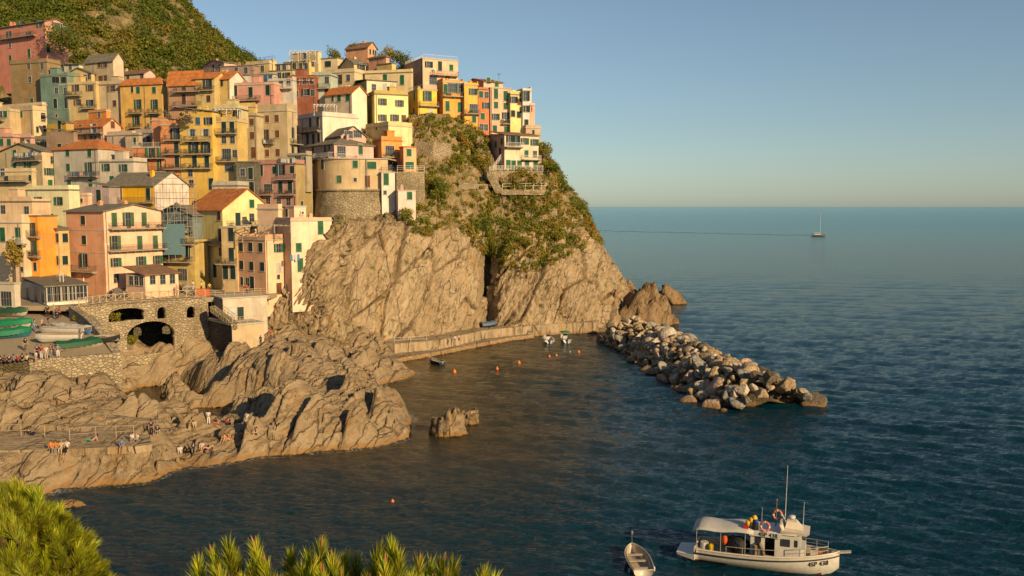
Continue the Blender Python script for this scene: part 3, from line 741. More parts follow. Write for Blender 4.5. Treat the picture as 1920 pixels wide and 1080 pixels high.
        if rnd.random() < .6:      # a few pots and plants live with the balcony
            for k in range(rnd.randint(2, 4)):
                x = rnd.uniform(p0 + .2, p1 - .2); pl = MB().lathe([(.0, 0), (.11, 0), (.15, .26), (.0, .26)], 7, (x, -dep + .28, z + .003)); n_ = len(pl.f)
                for _ in range(26):
                    q = Vector((x + rnd.gauss(0, .1), -dep + .28 + rnd.uniform(-.15, .15), z + .28 + rnd.random() * .4)); e = [Vector((rnd.gauss(0, .09), rnd.gauss(0, .09), rnd.gauss(0, .09))) for _ in range(3)]
                    pl.poly([q + v for v in e])
                po = pl.build('potted_plant', M_plain('terracotta_pot', (.34, .13, .06), .8, .1), o); po.data.materials.append(M_plain('pot_plant', (.07, .11, .02), .7, .2))
                for f_ in po.data.polygons[n_:]: f_.material_index = 1
        if fc == 'L': o.rotation_euler.z = R(-90); o.scale = (-1, 1, 1)
    hs_ = random.Random(label)
    if kind == 'F' and cat == 'house' and base > 165 and not parapet and not rail and ll > 4:
        pm = MB()
        for b in ((0, rl, 0, .16), (0, rl, ll - .16, ll), (0, .16, .16, ll - .16), (rl - .16, rl, .16, ll - .16)): pm.box(*b, h + .221, h + .221 + (.35 if hs_.random() < .5 else .75))
        pm.build('parapet', m1, root)
        if rl > 3.5 and hs_.random() < .6:
            fx, fy = hs_.uniform(.35, .6) * rl, hs_.uniform(.3, .6) * ll; MB().box(fx, fx + 1.6, fy, fy + 2.0, h + .221, h + 2.2).box(fx - .15, fx + 1.75, fy - .15, fy + 2.15, h + 2.2, h + 2.33).build('roof_hut', m1, root)
    if not pipe and ll > 5 and h > 5 and kind != 'S': pipe = [('L', l + (c - l) * hs_.choice((.06, .94)))] if c - l > 24 else (([('R', c + (r - c) * hs_.choice((.05, .95)))]) if r - c > 24 else None)
    if not chim and cat == 'house' and ll > 4 and rl > 3: chim = [(hs_.uniform(.3, .7), hs_.uniform(.2, .8)) for _ in range(hs_.choice((0, 1, 1, 2)))]
    for (fc, px) in (pipe or ()):
        al, _z = hit(fL if fc == 'L' else fR, px, base)
        q = (-.09, al) if fc == 'L' else (al, -.09)
        MB().tube([(q[0], q[1], -1), (q[0], q[1], h - .1)], .055, 6).build('drainpipe', M_PIPE, root)
    for (fx, fy) in chim:
        zt = h + (rise * .75 if kind in 'GgH' else .25)
        m = MB().box(fx * rl - .3, fx * rl + .3, fy * ll - .3, fy * ll + .3, zt - 1.2, zt + .7).box(fx * rl - .38, fx * rl + .38, fy * ll - .38, fy * ll + .38, zt + .7, zt + .8)
        m.box(fx * rl - .22, fx * rl + .22, fy * ll - .22, fy * ll + .22, zt + .8, zt + 1.0)
        m.build('chimney', m1, root)
    if rail:
        rm = MB(); zt = h + .22 + parapet
        railing(rm, 0.1, rl - .1, .12, zt, .9, .3)
        n0 = MB(); railing(n0, .1, ll - .1, .12, zt, .9, .3); base_n = len(rm.v)
        rm.v += [(y, x, z) for x, y, z in n0.v]; rm.f += [tuple(i + base_n for i in reversed(f)) for f in n0.f]
        rm.build('roof_railing', rail, root)
    for fy in bands:
        al, z = hit(fR, c, fy)
        MB().box(-.05, rl + .05, -.05, -.001, z - .07, z + .07).box(-.05, -.001, 0, ll + .03, z - .07, z + .07).build('cornice', M_FRAME, root)
    return root

def on_house(label, face, px, py):
    root, C, ux, uy, rl, ll, h = HOUSES[label]
    return hit((C, uy, -ux) if face == 'L' else (C, ux, -uy), px, py)
W_ = M_WRAIL
# ---- back rows
house('salmon red corner house below the scrub hill with two balconies', -14, 88, 148, 40, 130, 224, 62, (.56, .22, .15), 'Gs', 1.0, 'L 40,45og 75,45og 18,64od 55,65od 19,84pg 55,100tg 20,112tg R 105,51ug 121,54ug 135,58og 95,65oy 89,90td 138,76pg', [('L', 3, 70, 75), ('R', 100, 133, 66)], (.62, .29, .22))
house('tall brown plaster house with stencilled relief, beside the sea green house', 40, 92, 92, 117, 205, 212, 72, (.27, .18, .085), 'Fs', 1, 'L 54,124pw 79,124pw 56,149pw 81,149pw 60,193tg 83,192pd', ext=6)
house('pale mint set-back house with slate roof above the sea green house', 92, 150, 174, 121, 160, 223, 66, (.50, .50, .36), 'Ss', .8, 'L 103,128cd 118,128cg 132,125pd', rl=6)
house('sea green house with white window frames in the upper rows', 94, 130, 130, 142, 224, 208, 74, (.135, .205, .165), 'Fs', 1, 'L 101,150cd 108,150cd 118,150cd 124,150cd 106,170pd 123,170pd 104,194td 126,194td 106,217sd')
house('tan house with brown shutters and a rooftop room beside the sea green house', 128, 182, 182, 157, 218, 206, 74, (.50, .37, .17), 'Fw', 1, 'L 143,165ob 168,165ob 146,192ob 169,193od', [('L', 129, 155, 180), ('L', 156, 182, 204)], parapet=.0)
house('small ochre rooftop room with a blue grey gable', 142, 172, 176, 137, 157, 211, 72, (.55, .38, .16), 'gs', 1.3, 'L 148,143sb 160,146pd 170,143pd')
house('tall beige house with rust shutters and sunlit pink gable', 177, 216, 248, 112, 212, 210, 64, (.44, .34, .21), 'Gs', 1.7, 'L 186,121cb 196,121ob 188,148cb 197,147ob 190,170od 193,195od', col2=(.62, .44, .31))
house('low whitish house with a flat roof and pink gable end', 208, 272, 306, 137, 178, 219, 68, (.52, .42, .32), 'Gb', 1.0, 'L 231,147pb 240,147pb 266,144pd', col2=(.62, .40, .32))
house('plain beige house with brown shutters left of the ochre house', 197, 241, 241, 158, 215, 205, 75, (.42, .33, .20), 'Fs', 1, 'L 210,166ob 236,167ob 215,194cr', pipe=[('L', 203)])
house('ochre yellow house with four balconies and an orange hip roof', 240, 306, 327, 158, 245, 201, 72, (.60, .36, .10), 'Ho', 1.7, 'L 248,168nd 259,169cg 289,169cg 259,196ug 290,196ug 256,226ug 290,226ug', [('L', 245, 270, 213), ('L', 280, 304, 213), ('L', 245, 268, 240), ('L', 280, 306, 240)], col2=(.48, .30, .12), pipe=[('L', 274)])
house('house with three bay loggias and white posts under an orange roof', 329, 379, 381, 149, 214, 197, 76, (.40, .225, .13), 'Go', 1.9, 'L 345,160tr 368,160tr 345,186tr 370,186tr', [('L', 330, 379, 173, 1.2), ('L', 330, 379, 200, 1.2)], rl=6)
house('tan house with dark shutters between the loggia house and its neighbour', 378, 403, 403, 146, 212, 196, 76, (.50, .37, .15), 'Go', 1.6, 'L 390,157ud 391,185cr', [('L', 378, 403, 170)], rl=6)
house('mustard house with one green shuttered window and white gable', 402, 432, 470, 147, 207, 197.5, 70, (.54, .39, .14), 'Go', 1.8, 'L 412,156od 411,184cg', col2=(.62, .56, .46))
house('rose pink house with three dark shutters and a long front balcony', 431, 514, 514, 158, 208, 197, 78, (.54, .27, .20), 'Fw', 1, 'L 441,170td 470,173td 502,169td 443,195sd 471,195pd', [('L', 434, 490, 189)])
house('white terrace house with an outside stair on the pink house', 436, 515, 521, 140, 160, 205, 77, (.60, .54, .45), 'Fs', 1, 'L 478,149pw 489,149pw 498,150tu 507,150tu')
house('pale grey house with a white garage-like wall and balcony', 513, 550, 550, 151, 205, 200, 78, (.48, .44, .38), 'Fw', 1, 'L 541,154pd 527,157pd', [('L', 514, 549, 167, .95, W_)])
house('dark maroon house with washing lines', 549, 592, 592, 145, 206, 201, 78, (.25, .085, .05), 'Fo', 1, 'L 557,152pb 571,152pb 585,152pb 556,176pb 574,173od 587,174pb')
house('grey mint house beside the maroon house', 592, 621, 621, 142, 206, 202, 78, (.40, .44, .35), 'Fs', 1, 'L 613,150pd 613,177td', [('L', 597, 620, 166)])
house('beige balustraded house behind the mint house', 620, 665, 700, 135, 172, 211, 68, (.54, .42, .25), 'Fw', 1, 'L 635,149ub 653,146pd', parapet=.7)
house('cream gabled attic house near the village top', 645, 664, 692, 119, 150, 217, 40, (.60, .44, .23), 'gs', 1.6, 'R 677,127ud')
house('salmon tower house with a chimney, topmost of the village', 656, 690, 712, 88, 120, 231, 60, (.64, .32, .18), 'Gb', 1.4, 'R 694,97nd 700,98nd 706,100nd', chim=[(.5, .35)])
house('low salmon house with slate roof right of the tower', 697, 724, 735, 107, 130, 225, 55, (.64, .32, .19), 'Hs', .7, '')
house('narrow mustard house below the low salmon roof', 712, 735, 747, 119, 142, 222, 55, (.62, .42, .16), 'Fs', 1, '')
house('yellow penthouse with a white pergola terrace', 541, 580, 598, 114, 148, 219, 66, (.42, .36, .14), 'Fw', 1, 'L 552,124pg 564,124pg 574,124pg R 590,120pg', col2=(.68, .48, .19))
house('cream cube house with one wide dark green shutter', 596, 633, 650, 109, 140, 222, 68, (.58, .48, .30), 'Fs', 1, 'L 615,120wd')
house('small cream room with flat roof behind the pergola', 556, 597, 611, 97, 112, 223, 62, (.64, .47, .25), 'Fw', 1, 'L 572,104pd')
house('pink house with low gable under the end of the hill ridge', 394, 421, 456, 117, 150, 222, 48, (.52, .32, .24), 'gs', 1.0, 'L 400,127pb 412,127pb', col2=(.64, .42, .32))
house('mauve house with white framed windows below the ridge', 425, 476, 476, 123, 160, 214, 74, (.33, .21, .17), 'Fs', 1, 'L 443,132pd 461,132pd')
house('tan house with a dark square window below the ridge', 472, 506, 520, 119, 160, 215, 66, (.50, .38, .2), 'Fw', 1, 'L 492,129pd 480,125pd', parapet=.6)
house('tan chimney block with terrace railing on the ridge', 501, 512, 522, 113, 135, 216.5, 50, (.64, .42, .2), 'Fw', 1, '', rail=M_IRON)
house('low house under a dark roof beside the penthouse', 515, 541, 545, 121, 150, 216, 74, (.40, .32, .2), 'Fd', 1, 'L 522,126pd 533,126pd')
house('cream house with small dormer under slates above the pale yellow house', 663, 688, 747, 150, 185, 205, 28, (.42, .34, .18), 'Ss', 1.0, 'R 701,164pw 722,166tw 736,163cw', col2=(.66, .55, .38))
house('cream yellow house with two green shutters in the upper row', 690, 772, 776, 136, 175, 211, 76, (.60, .47, .26), 'Fs', 1, 'L 722,145cg 754,150tg')
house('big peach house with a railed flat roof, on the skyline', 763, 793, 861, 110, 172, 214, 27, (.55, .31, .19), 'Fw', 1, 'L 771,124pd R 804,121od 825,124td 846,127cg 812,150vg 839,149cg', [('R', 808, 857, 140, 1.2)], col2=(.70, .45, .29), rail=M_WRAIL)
house('strong yellow house with a green balcony door', 769, 784, 822, 168, 226, 203, 24, (.66, .42, .07), 'Fw', 1, 'L 777,179tg 776,208pb R 801,180ug 808,214tw', [('R', 786, 821, 198)], col2=(.74, .47, .07), parapet=.0, rail=M_IRON)
house('bright orange house with tall green shutters', 822, 831, 871, 154, 236, 204, 22, (.66, .30, .06), 'Fw', 1, 'R 834,167tg 847,165vg 863,166ug 839,199tg 862,201tg 839,219cg 862,222pg', [('R', 831, 871, 180)], col2=(.74, .34, .07))
house('amber house with a wide glazed balcony, right of the orange house', 871, 871, 898, 159, 244, 204.5, 20, (.72, .38, .08), 'Fw', 1, 'R 887,172og 888,204vg 889,224cg', [('R', 872, 899, 213)], rl=None)
house('narrow vermilion house between amber and pink houses', 897, 897, 918, 168, 248, 205.5, 20, (.66, .19, .075), 'Fs', 1, 'R 902,177cg 913,178pw 912,198og 905,218cg 903,238pd 911,239pd')
house('pink house with a roof slab, behind the vermilion house', 873, 907, 943, 153, 185, 214, 30, (.50, .27, .2), 'gb', 1.2, 'R 916,151cg 931,157cg', col2=(.66, .42, .29))
house('tall pink house with eight green windows at the headland edge', 914, 920, 958, 165, 255, 206, 20, (.50, .24, .17), 'Fw', 1, 'R 930,176tg 948,180tg 930,197cg 948,199cg 929,219og 949,220ud 928,241cg 949,243cg', [('R', 940, 956, 232)], col2=(.70, .42, .29), pipe=[('R', 922)])
house('narrow pale yellow house near the headland end', 957, 957, 981, 178, 252, 206.5, 20, (.72, .56, .22), 'Fs', 1, 'R 963,187od 974,191cb 962,213cd 973,215cd')
house('narrow white house near the headland end', 980, 980, 996, 170, 252, 207, 20, (.58, .53, .47), 'Fw', 1, 'R 984,180ud 983,204od 990,204od 987,230cd')
house('rose end house with a roof mast, last on the headland', 994, 994, 1002, 198, 254, 207.5, 20, (.68, .38, .27), 'Fw', 1, '')
house('small tan end terrace house at the headland rim', 981, 986, 1013, 240, 272, 206, 25, (.42, .32, .2), 'Fw', 1, 'R 1000,249nd', parapet=.5)
house('pink and cream cliff house with verandas below the headland row', 922, 946, 1009, 253, 320, 198, 26, (.64, .37, .28), 'Sb', 1.2, 'L 930,271cg 941,265cg 938,287td R 957,263ud 967,263ud 984,265og 1002,267og 987,288cg 1003,289pd 953,308ag 963,309ag 974,309ag 988,309ag 1004,311ag', [('R', 946, 978, 275, 1.3, W_), ('R', 978, 1011, 299, 1.1, W_)], col2=(.66, .52, .36))
# ---- middle rows
house('cream flat roofed house with two small arched openings at the left', 20, 64, 101, 206, 262, 198, 62, (.52, .38, .2), 'Fw', 1, 'L 40,214cg R 70,243nd 87,241nd 82,222pd 92,219pd', col2=(.60, .46, .27), parapet=.8)
house('cream house cut by the left edge with a green shutter', -34, 20, 20, 208, 262, 197, 76, (.50, .37, .21), 'Fw', 1, 'L 10,214cg 1,214pd', [('L', -5, 10, 226)])
house('pink house cut by the left edge, above the laundry house', -24, 27, 27, 258, 320, 186, 76, (.54, .29, .2), 'Fs', 1, 'L 3,267cg 17,267cg 2,292nd 14,292nd 3,312cg')
house('rose porch house with a white post', 26, 60, 66, 259, 300, 187, 72, (.52, .31, .24), 'Fb', 1, 'L 40,268vd 53,268pd')
house('ochre house under a sloping slate roof with one tall green door', 102, 126, 152, 230, 285, 192, 58, (.60, .36, .06), 'Ss', 1.6, 'L 112,237td 113,263cd', [('L', 103, 121, 252)], col2=(.42, .26, .07))
house('orange chimney block on a yellow wall', 180, 200, 207, 209, 232, 198, 60, (.70, .25, .06), 'Fw', 1, 'L 186,214pd')
house('salmon house with a recessed balcony and orange roof', 140, 195, 239, 236, 280, 190, 62, (.60, .33, .23), 'Go', 1.7, 'L 151,240pw 177,242uw 143,259pw 160,260pw 176,260od 187,260pd R 211,234cb', [('L', 139, 195, 252)], col2=(.68, .38, .26))
house('beige pink flat house behind the white house roof', 212, 250, 266, 253, 300, 186, 66, (.54, .40, .29), 'Fw', 1, 'L 240,267cg R 256,264pd 256,289pd', col2=(.36, .31, .29), parapet=.7)
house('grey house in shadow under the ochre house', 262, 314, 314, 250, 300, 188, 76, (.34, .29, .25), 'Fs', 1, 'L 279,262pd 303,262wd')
house('terracotta house with white railings and long balconies', 257, 315, 315, 277, 345, 178, 77, (.53, .20, .09), 'Fw', 1, 'L 283,287ug 305,287ug 270,310ug 304,309ug 290,334cg', [('L', 256, 314, 297), ('L', 255, 314, 322)], rail=W_)
house('orange red house with four stacked balconies', 311, 347, 347, 235, 350, 177, 78, (.58, .25, .11), 'Fw', 1, 'L 329,251ud 331,277td 332,303td 328,335od', [('L', 312, 343, 263), ('L', 312, 343, 289), ('L', 312, 345, 317)], parapet=.8, pipe=[('L', 345)])
house('yellow balcony house with blue shutters under a flowering roof', 347, 402, 402, 209, 368, 175.5, 78, (.60, .39, .09), 'Ss', .9, 'L 371,227cu 391,227od 361,249ow 386,249ow 364,276ud 387,276ud 365,303td 388,303td 357,324pd 399,345td 359,344pd', [('L', 348, 397, 265), ('L', 348, 399, 289), ('L', 348, 399, 316)])
house('narrow yellow house with a white framed roof terrace', 402, 448, 448, 228, 366, 176, 78, (.54, .38, .13), 'Fw', 1, 'L 420,239td 435,237td 420,262pd 436,262pd 425,289vd 441,288pd 430,315qd 422,348sd 437,352pd', [('L', 403, 446, 251), ('L', 409, 447, 303)], pipe=[('L', 404)])
house('white framed roof room on the narrow yellow house', 410, 447, 447, 205, 228, 178.5, 78, (.50, .40, .22), 'Fd', 1, 'L 421,215ud 432,215ud 441,214ud', ext=1)
house('beige house with six brown shutters left of the big beige house', 447, 483, 483, 218, 312, 184, 78, (.42, .33, .2), 'Fs', 1, 'L 453,229cb 472,229cb 453,255cb 473,254cb 454,284cb 475,286tb', parapet=.5)
house('big beige house with brown shutters and a clothes balcony', 481, 541, 563, 208, 330, 185, 70, (.45, .35, .21), 'Fw', 1, 'L 501,223cb 519,222cb 498,253ub 520,251cb 501,287cb 521,286cb R 549,249td 549,285td', [('L', 484, 517, 269), ('R', 543, 562, 269)], parapet=1.3, pipe=[('R', 551)])
house('narrow grey stone house between yellow and mauve houses', 449, 479, 479, 304, 372, 173, 78, M_masonry((.19, .17, .13), .35, 'grey_stone'), 'Fs', 1, 'L 455,323pd 470,325td 456,350pd 472,352td')
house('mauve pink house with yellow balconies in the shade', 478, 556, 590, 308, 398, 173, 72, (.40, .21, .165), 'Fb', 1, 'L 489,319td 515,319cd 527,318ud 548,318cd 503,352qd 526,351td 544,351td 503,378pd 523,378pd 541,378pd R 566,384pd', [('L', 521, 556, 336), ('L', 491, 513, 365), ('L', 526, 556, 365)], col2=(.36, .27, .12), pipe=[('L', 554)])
house('white house with a long roof terrace and bracketed balcony', 566, 606, 677, 218, 290, 189, 42, (.56, .50, .42), 'Fw', 1, 'L 582,229td 596,229td 577,261td 588,261td 598,260td', [('L', 567, 602, 249)], col2=(.68, .58, .45), parapet=.8)
house('pale house with a blank white gable and orange roof', 616, 661, 693, 174, 250, 196, 58, (.56, .44, .30), 'Go', 1.7, 'L 624,184ng 636,184cg 652,183cg', col2=(.68, .61, .45))
house('pale yellow house with olive open shutters', 692, 703, 769, 177, 245, 198.5, 22, (.46, .33, .10), 'Fs', 1, 'R 717,191oy 749,194oy 717,221oy 740,221oy 757,222cb', col2=(.72, .63, .31))
house('blank pale yellow terrace block behind the orange house', 690, 729, 776, 236, 300, 190, 40, (.66, .46, .22), 'Fw', 1, 'L 706,240sd', col2=(.74, .56, .30))
house('orange terrace house with a glass balcony door', 703, 716, 757, 264, 325, 182, 30, (.60, .24, .06), 'Fo', 1, 'R 731,283vg 727,310vg 741,311pd', [('R', 713, 747, 294)], col2=(.72, .30, .08))
house('peach terrace house with two green windows right of the orange one', 752, 757, 783, 276, 322, 180, 24, (.60, .26, .1), 'Fo', 1, 'R 767,286cg 768,310wg', col2=(.72, .38, .2))
house('pink attic house with a glazed gable over the bastion house', 610, 640, 690, 254, 280, 183, 34, (.30, .22, .19), 'Gs', 1.9, 'R 654,252qw 670,251qw', col2=(.66, .36, .28))
house('mauve pink house with slate hip roof and white chairs terrace', 577, 627, 704, 271, 302, 177.5, 40, (.38, .25, .22), 'Hs', 1.9, 'L 587,284td 614,278od R 640,284vg 676,281tg', [('R', 628, 682, 297, 1.2, W_), ('L', 596, 626, 297, 1.2, W_)], col2=(.62, .36, .30))
house('white annex with one green shutter beside the bastion', 714, 716, 743, 324, 374, 174.5, 18, (.56, .46, .36), 'Fw', 1, 'R 724,336tg 722,361sd', col2=(.68, .57, .46), rail=M_IRON)
house('slim pale pink tower house standing on the cliff top', 743, 747, 781, 358, 428, 172.5, 16, (.50, .36, .29), 'Fw', 1, 'R 768,367cg 766,416hd', col2=(.72, .53, .44), ext=4, chim=[(.3, .5)])
# ---- laundry house, white house, front rows
house('tan house with laundry balcony under a slate roof', 12, 82, 115, 283, 372, 176, 66, (.48, .37, .21), 'gs', 1.6, 'L 28,288cg 28,312cg 53,312og 60,288pd R 91,322og 94,344cg 100,300pd', [('L', 33, 80, 302)], col2=(.54, .41, .26))
house('big whitish house with green shutters and an orange hip roof', 112, 187, 252, 279, 362, 173, 66, (.47, .41, .33), 'Ho', 2.2, 'L 127,286cg 168,287cg 128,314cg 168,315ug 130,345cg 170,343cg', [('L', 134, 187, 331)])
house('whitish annex with green shutters in front of the orange hip roof', 186, 252, 252, 304, 362, 171, 74, (.48, .41, .33), 'Fs', 1, 'L 199,314og 232,315og 210,337cg 240,345cg', pipe=[('L', 189)])
house('mustard terrace house at the left edge with planters', -30, 62, 66, 322, 372, 166, 74, (.56, .42, .22), 'Fw', 1, 'L 5,323pw 12,337cd 60,335nd', [('L', -5, 58, 340, 1.2)], parapet=.5)
house('pale lime house with green open shutters', 50, 132, 157, 357, 432, 158, 72, (.63, .57, .34), 'Fs', 1, 'L 73,377og 111,377og 93,413ug', col2=(.64, .55, .34), ext=4)
house('peach box house with air conditioner on its flat roof', -30, 62, 62, 379, 420, 151, 74, (.62, .42, .25), 'Fs', 1, 'L 50,395pd 6,393pd', ext=4)
house('peach house with a green balcony door at the left edge', -60, 46, 46, 419, 520, 139, 74, (.66, .47, .29), 'Fw', 1, 'L 34,440tg 40,472tg 42,505sd 5,440tg', [('L', 26, 52, 456, 1.1, W_)], parapet=1.2)
house('narrow orange house with two green balcony doors', 46, 76, 76, 406, 524, 140, 74, (.74, .28, .045), 'Fs', 1, 'L 59,431ug 60,465ug 66,500nd', [('L', 50, 78, 443), ('L', 54, 79, 480)])
house('creamy yellow house with green shutters left of the pink harbour house', 76, 114, 134, 431, 530, 143, 64, (.64, .50, .26), 'Ss', .9, 'L 106,446og 104,488og R 122,446cd 122,488cd', col2=(.56, .38, .15), pipe=[('L', 90)])
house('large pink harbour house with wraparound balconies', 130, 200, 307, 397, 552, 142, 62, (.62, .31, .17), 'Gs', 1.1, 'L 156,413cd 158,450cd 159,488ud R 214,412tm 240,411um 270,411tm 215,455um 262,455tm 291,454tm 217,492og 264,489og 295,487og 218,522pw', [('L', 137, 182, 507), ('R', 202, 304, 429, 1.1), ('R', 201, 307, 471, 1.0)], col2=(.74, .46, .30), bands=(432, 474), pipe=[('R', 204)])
house('mauve lean-to house beside the deep yellow house', 168, 206, 206, 350, 402, 162.5, 74, (.33, .26, .245), 'Ss', .8, 'L 185,367td', rl=3)
house('deep yellow house with dark green doors and a white gable', 205, 292, 360, 347, 412, 162, 66, (.74, .40, .02), 'Gs', 2.4, 'L 225,364td 278,364td 220,389sd 248,389sd 274,391pd', [('L', 205, 292, 380)], col2=(.60, .50, .42))
house('blue grey house being repaired behind scaffolding', 296, 362, 362, 404, 470, 156, 72, (.15, .185, .185), 'gs', 1.7, 'L 310,443pd 322,443pd 345,443pd', rl=5)
house('low mustard house with awning in the shade of the square', 312, 366, 366, 456, 535, 153, 74, (.46, .33, .11), 'Fs', 1, 'L 317,474td 352,474td 342,515vd', [('L', 312, 362, 490), ('L', 306, 366, 457)])
house('yellow house with an orange gabled roof above the square', 360, 421, 513, 393, 535, 155, 52, (.60, .47, .19), 'Go', 3.6, 'L 368,404cr 411,405cr 370,438cg 413,441td 372,472pd 414,472pd 376,505vd 389,508td 403,508td R 472,382cg 446,411td 472,408pg', [('L', 357, 420, 456), ('R', 424, 478, 424, 1.2)], col2=(.70, .56, .27))
house('tan house with two dark doors between yellow and peach houses', 418, 446, 446, 427, 532, 149.5, 74, (.53, .38, .19), 'Fw', 1, 'L 433,440td 434,477td 420,511td 437,511td', [('L', 409, 446, 494)])
house('peach house with rows of green shutters at the cliff foot', 446, 500, 553, 451, 560, 146, 56, (.58, .33, .185), 'Fw', 1, 'L 452,463cd 470,463cd 489,464cd 453,497cd 472,499cd 492,500cd 454,527nd 464,529pd 473,531td R 522,465og 523,502cw 522,519sd 523,541ab', col2=(.74, .49, .31), ext=3, pipe=[('R', 502)])
house('peach cliff side house with a railed corner terrace', 520, 548, 624, 415, 552, 147, 38, (.6, .38, .24), 'Fw', 1, 'R 560,464cg 601,427tg 563,497tg', col2=(.74, .52, .35), ext=3, parapet=.4)
house('small peach rooftop block with an air conditioner', 530, 552, 577, 388, 412, 151, 50, (.60, .38, .24), 'Fw', 1, 'L 538,399nd', col2=(.74, .52, .36), ext=2)
house('peach rooftop wall block with a glass railing', 486, 522, 527, 393, 416, 151.5, 62, (.66, .44, .28), 'Fw', 1, '', ext=3)
# ---- small infill between the bigger houses
house('small mustard roof block behind the six brown shutters house', 449, 480, 484, 201, 222, 187, 74, (.62, .42, .14), 'Fw', 1, '', parapet=.0)
house('low rust terrace block left of the flowering roof', 296, 313, 313, 226, 246, 180, 76, (.58, .25, .12), 'Fw', 1, 'L 304,236sd', parapet=.4)
house('little peach box below the big whitish house', 143, 165, 168, 367, 386, 160, 70, (.62, .40, .28), 'Fw', 1, 'L 153,376sd', parapet=.3)
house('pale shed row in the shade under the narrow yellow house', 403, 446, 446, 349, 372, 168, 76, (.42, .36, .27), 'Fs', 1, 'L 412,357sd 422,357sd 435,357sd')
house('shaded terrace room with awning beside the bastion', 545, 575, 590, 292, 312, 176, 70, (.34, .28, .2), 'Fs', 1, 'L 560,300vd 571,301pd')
house('pinkish terrace wall over the cream arched house', 18, 80, 96, 197, 210, 201, 64, (.58, .42, .30), 'Fw', 1, 'L 30,203sd', parapet=.5)
house('narrow tan house squeezed left of the grey house', 246, 262, 266, 254, 305, 184, 70, (.46, .36, .24), 'Fs', 1, 'L 253,264nd 254,290nd', parapet=.4)
house('small cream house above the rose porch house', 60, 102, 104, 262, 300, 190, 72, (.20, .19, .14), 'Fs', 1, 'L 70,272pd 88,273pd')
house('ochre roof room right of the white terrace house', 515, 549, 552, 132, 156, 207, 72, (.52, .42, .24), 'Fs', 1, 'L 524,142pd 538,142od')
house('faded rose house above the laundry roof', 100, 140, 142, 246, 292, 183, 72, (.30, .20, .13), 'Ss', .7, 'L 112,276cd 128,277cd')
def pergola(label, px0, px1, yt, yb, d, mat=None, dep=2.6, slats=5):
    a, b = P(px0, yb, d), P(px1, yb, d); h = P(px0, yt, d).z - a.z; L = (b - a).length; o = empty('pergola', a, math.atan2((b - a).y, (b - a).x)); tag(o, label, 'pergola'); mat = mat or M_WRAIL
    m = MB()
    for x in np.linspace(0, L, max(2, round(L / 2.4) + 1)):
        for y in (0, dep): m.box(x - .06, x + .06, y - .06, y + .06, -.6, h)
    m.build('post_row', mat, o); m = MB()
    for y in (0, dep): m.box(-.25, L + .25, y - .07, y + .07, h, h + .14)
    for x in np.linspace(0, L, slats + 2): m.box(x - .05, x + .05, -.3, dep + .3, h + .142, h + .24)
    m.build('beam_grid', mat, o); m = MB(); railing(m, 0, L, -.1, 0, .95, .2); m.build('terrace_railing', M_IRON, o)
pergola('white pergola on the yellow penthouse terrace', 543, 592, 96, 112, 218.4)
pergola('white pergola on the roof of the long white house', 589, 627, 197, 212, 191)
pergola('white framed pergola over the narrow yellow house terrace', 404, 446, 206, 226, 176.8)
pergola('slatted pergola over the peach house corner terrace', 455, 545, 424, 448, 147.2, M_SLAB, 3.5, 8)
# ================================================================ WALLS, QUAY, BRIDGE
M_STONE = M_masonry((.34, .262, .165), .5)
M_STONE2 = M_masonry((.33, .255, .16), .42, 'terrace_stone')
M_CONC = M_rock('quay_concrete', (.34, .26, .165), (0, 0, 0), True, 0.0, .6)
M_PAVE = M_plain('paving', (.36, .275, .17), .9, .1)
def strip_wall(name, label, top, zb, mat, thick=.6, cat='wall', batter=.0, parent=None):
    """vertical wall along a polyline of (px, py, z-level or depth-tagged Vector)"""
    pts = [p if isinstance(p, Vector) else PZ(*p) for p in top]; m = MB(); n = len(pts)
    nrm = []
    for i in range(n):
        t = (pts[min(i + 1, n - 1)] - pts[max(i - 1, 0)]); t.z = 0; t.normalize(); nrm.append(Vector((-t.y, t.x, 0)))
    zbs = zb if isinstance(zb, (list, tuple)) else [zb] * n
    for i in range(n - 1):
        a, b = pts[i], pts[i + 1]; na, nb_ = nrm[i] * thick, nrm[i + 1] * thick
        fa_, fb_ = a - nrm[i] * batter, b - nrm[i + 1] * batter
        lo = [(fa_.x, fa_.y, zbs[i]), (fb_.x, fb_.y, zbs[i + 1]), (b.x + nb_.x, b.y + nb_.y, zbs[i + 1]), (a.x + na.x, a.y + na.y, zbs[i])]
        hi = [(a.x, a.y, a.z), (b.x, b.y, b.z), (b.x + nb_.x, b.y + nb_.y, b.z), (a.x + na.x, a.y + na.y, a.z)]
        m.hexa(lo, hi)
    o = m.build(name, mat, parent)
    if parent is None: tag(o, label, cat)
    return o
# ---- piazza deck and the arched wall that carries it
ZD = 12.6
EDGE = [PZ(x, y, ZD) for x, y in ((148, 575), (200, 568), (250, 564), (300, 561), (350, 559), (385, 558), (440, 556), (505, 553))]
m = MB(); pts = [(p.x, p.y) for p in EDGE] + [(EDGE[-1].x + 2, 168), (-90, 168), (-90, EDGE[0].y + 2), (EDGE[0].x - 6, EDGE[0].y + 1)]
m.prism(pts, ZD - .7, ZD); tag(m.build('piazza', M_PAVE), 'paved square above the harbour', kind='structure')
b0, b1 = EDGE[0], EDGE[5]; bu = (b1 - b0); BL = bu.length; bu.normalize(); bn = Vector((bu.y, -bu.x, 0))
br = empty('arched_bridge_wall', (b0.x, b0.y, 0), math.atan2(bu.y, bu.x)); tag(br, 'rubble stone bridge wall with arched openings under the railing', 'bridge')
def on_plane(px, py, C=b0, u=bu, n=bn):
    r = ray(px, py); o = Vector((0, 0, CAM_H)); t = (C - o).dot(n) / r.dot(n); p = o + r * t; return (p - C).dot(u), p.z
arches = []
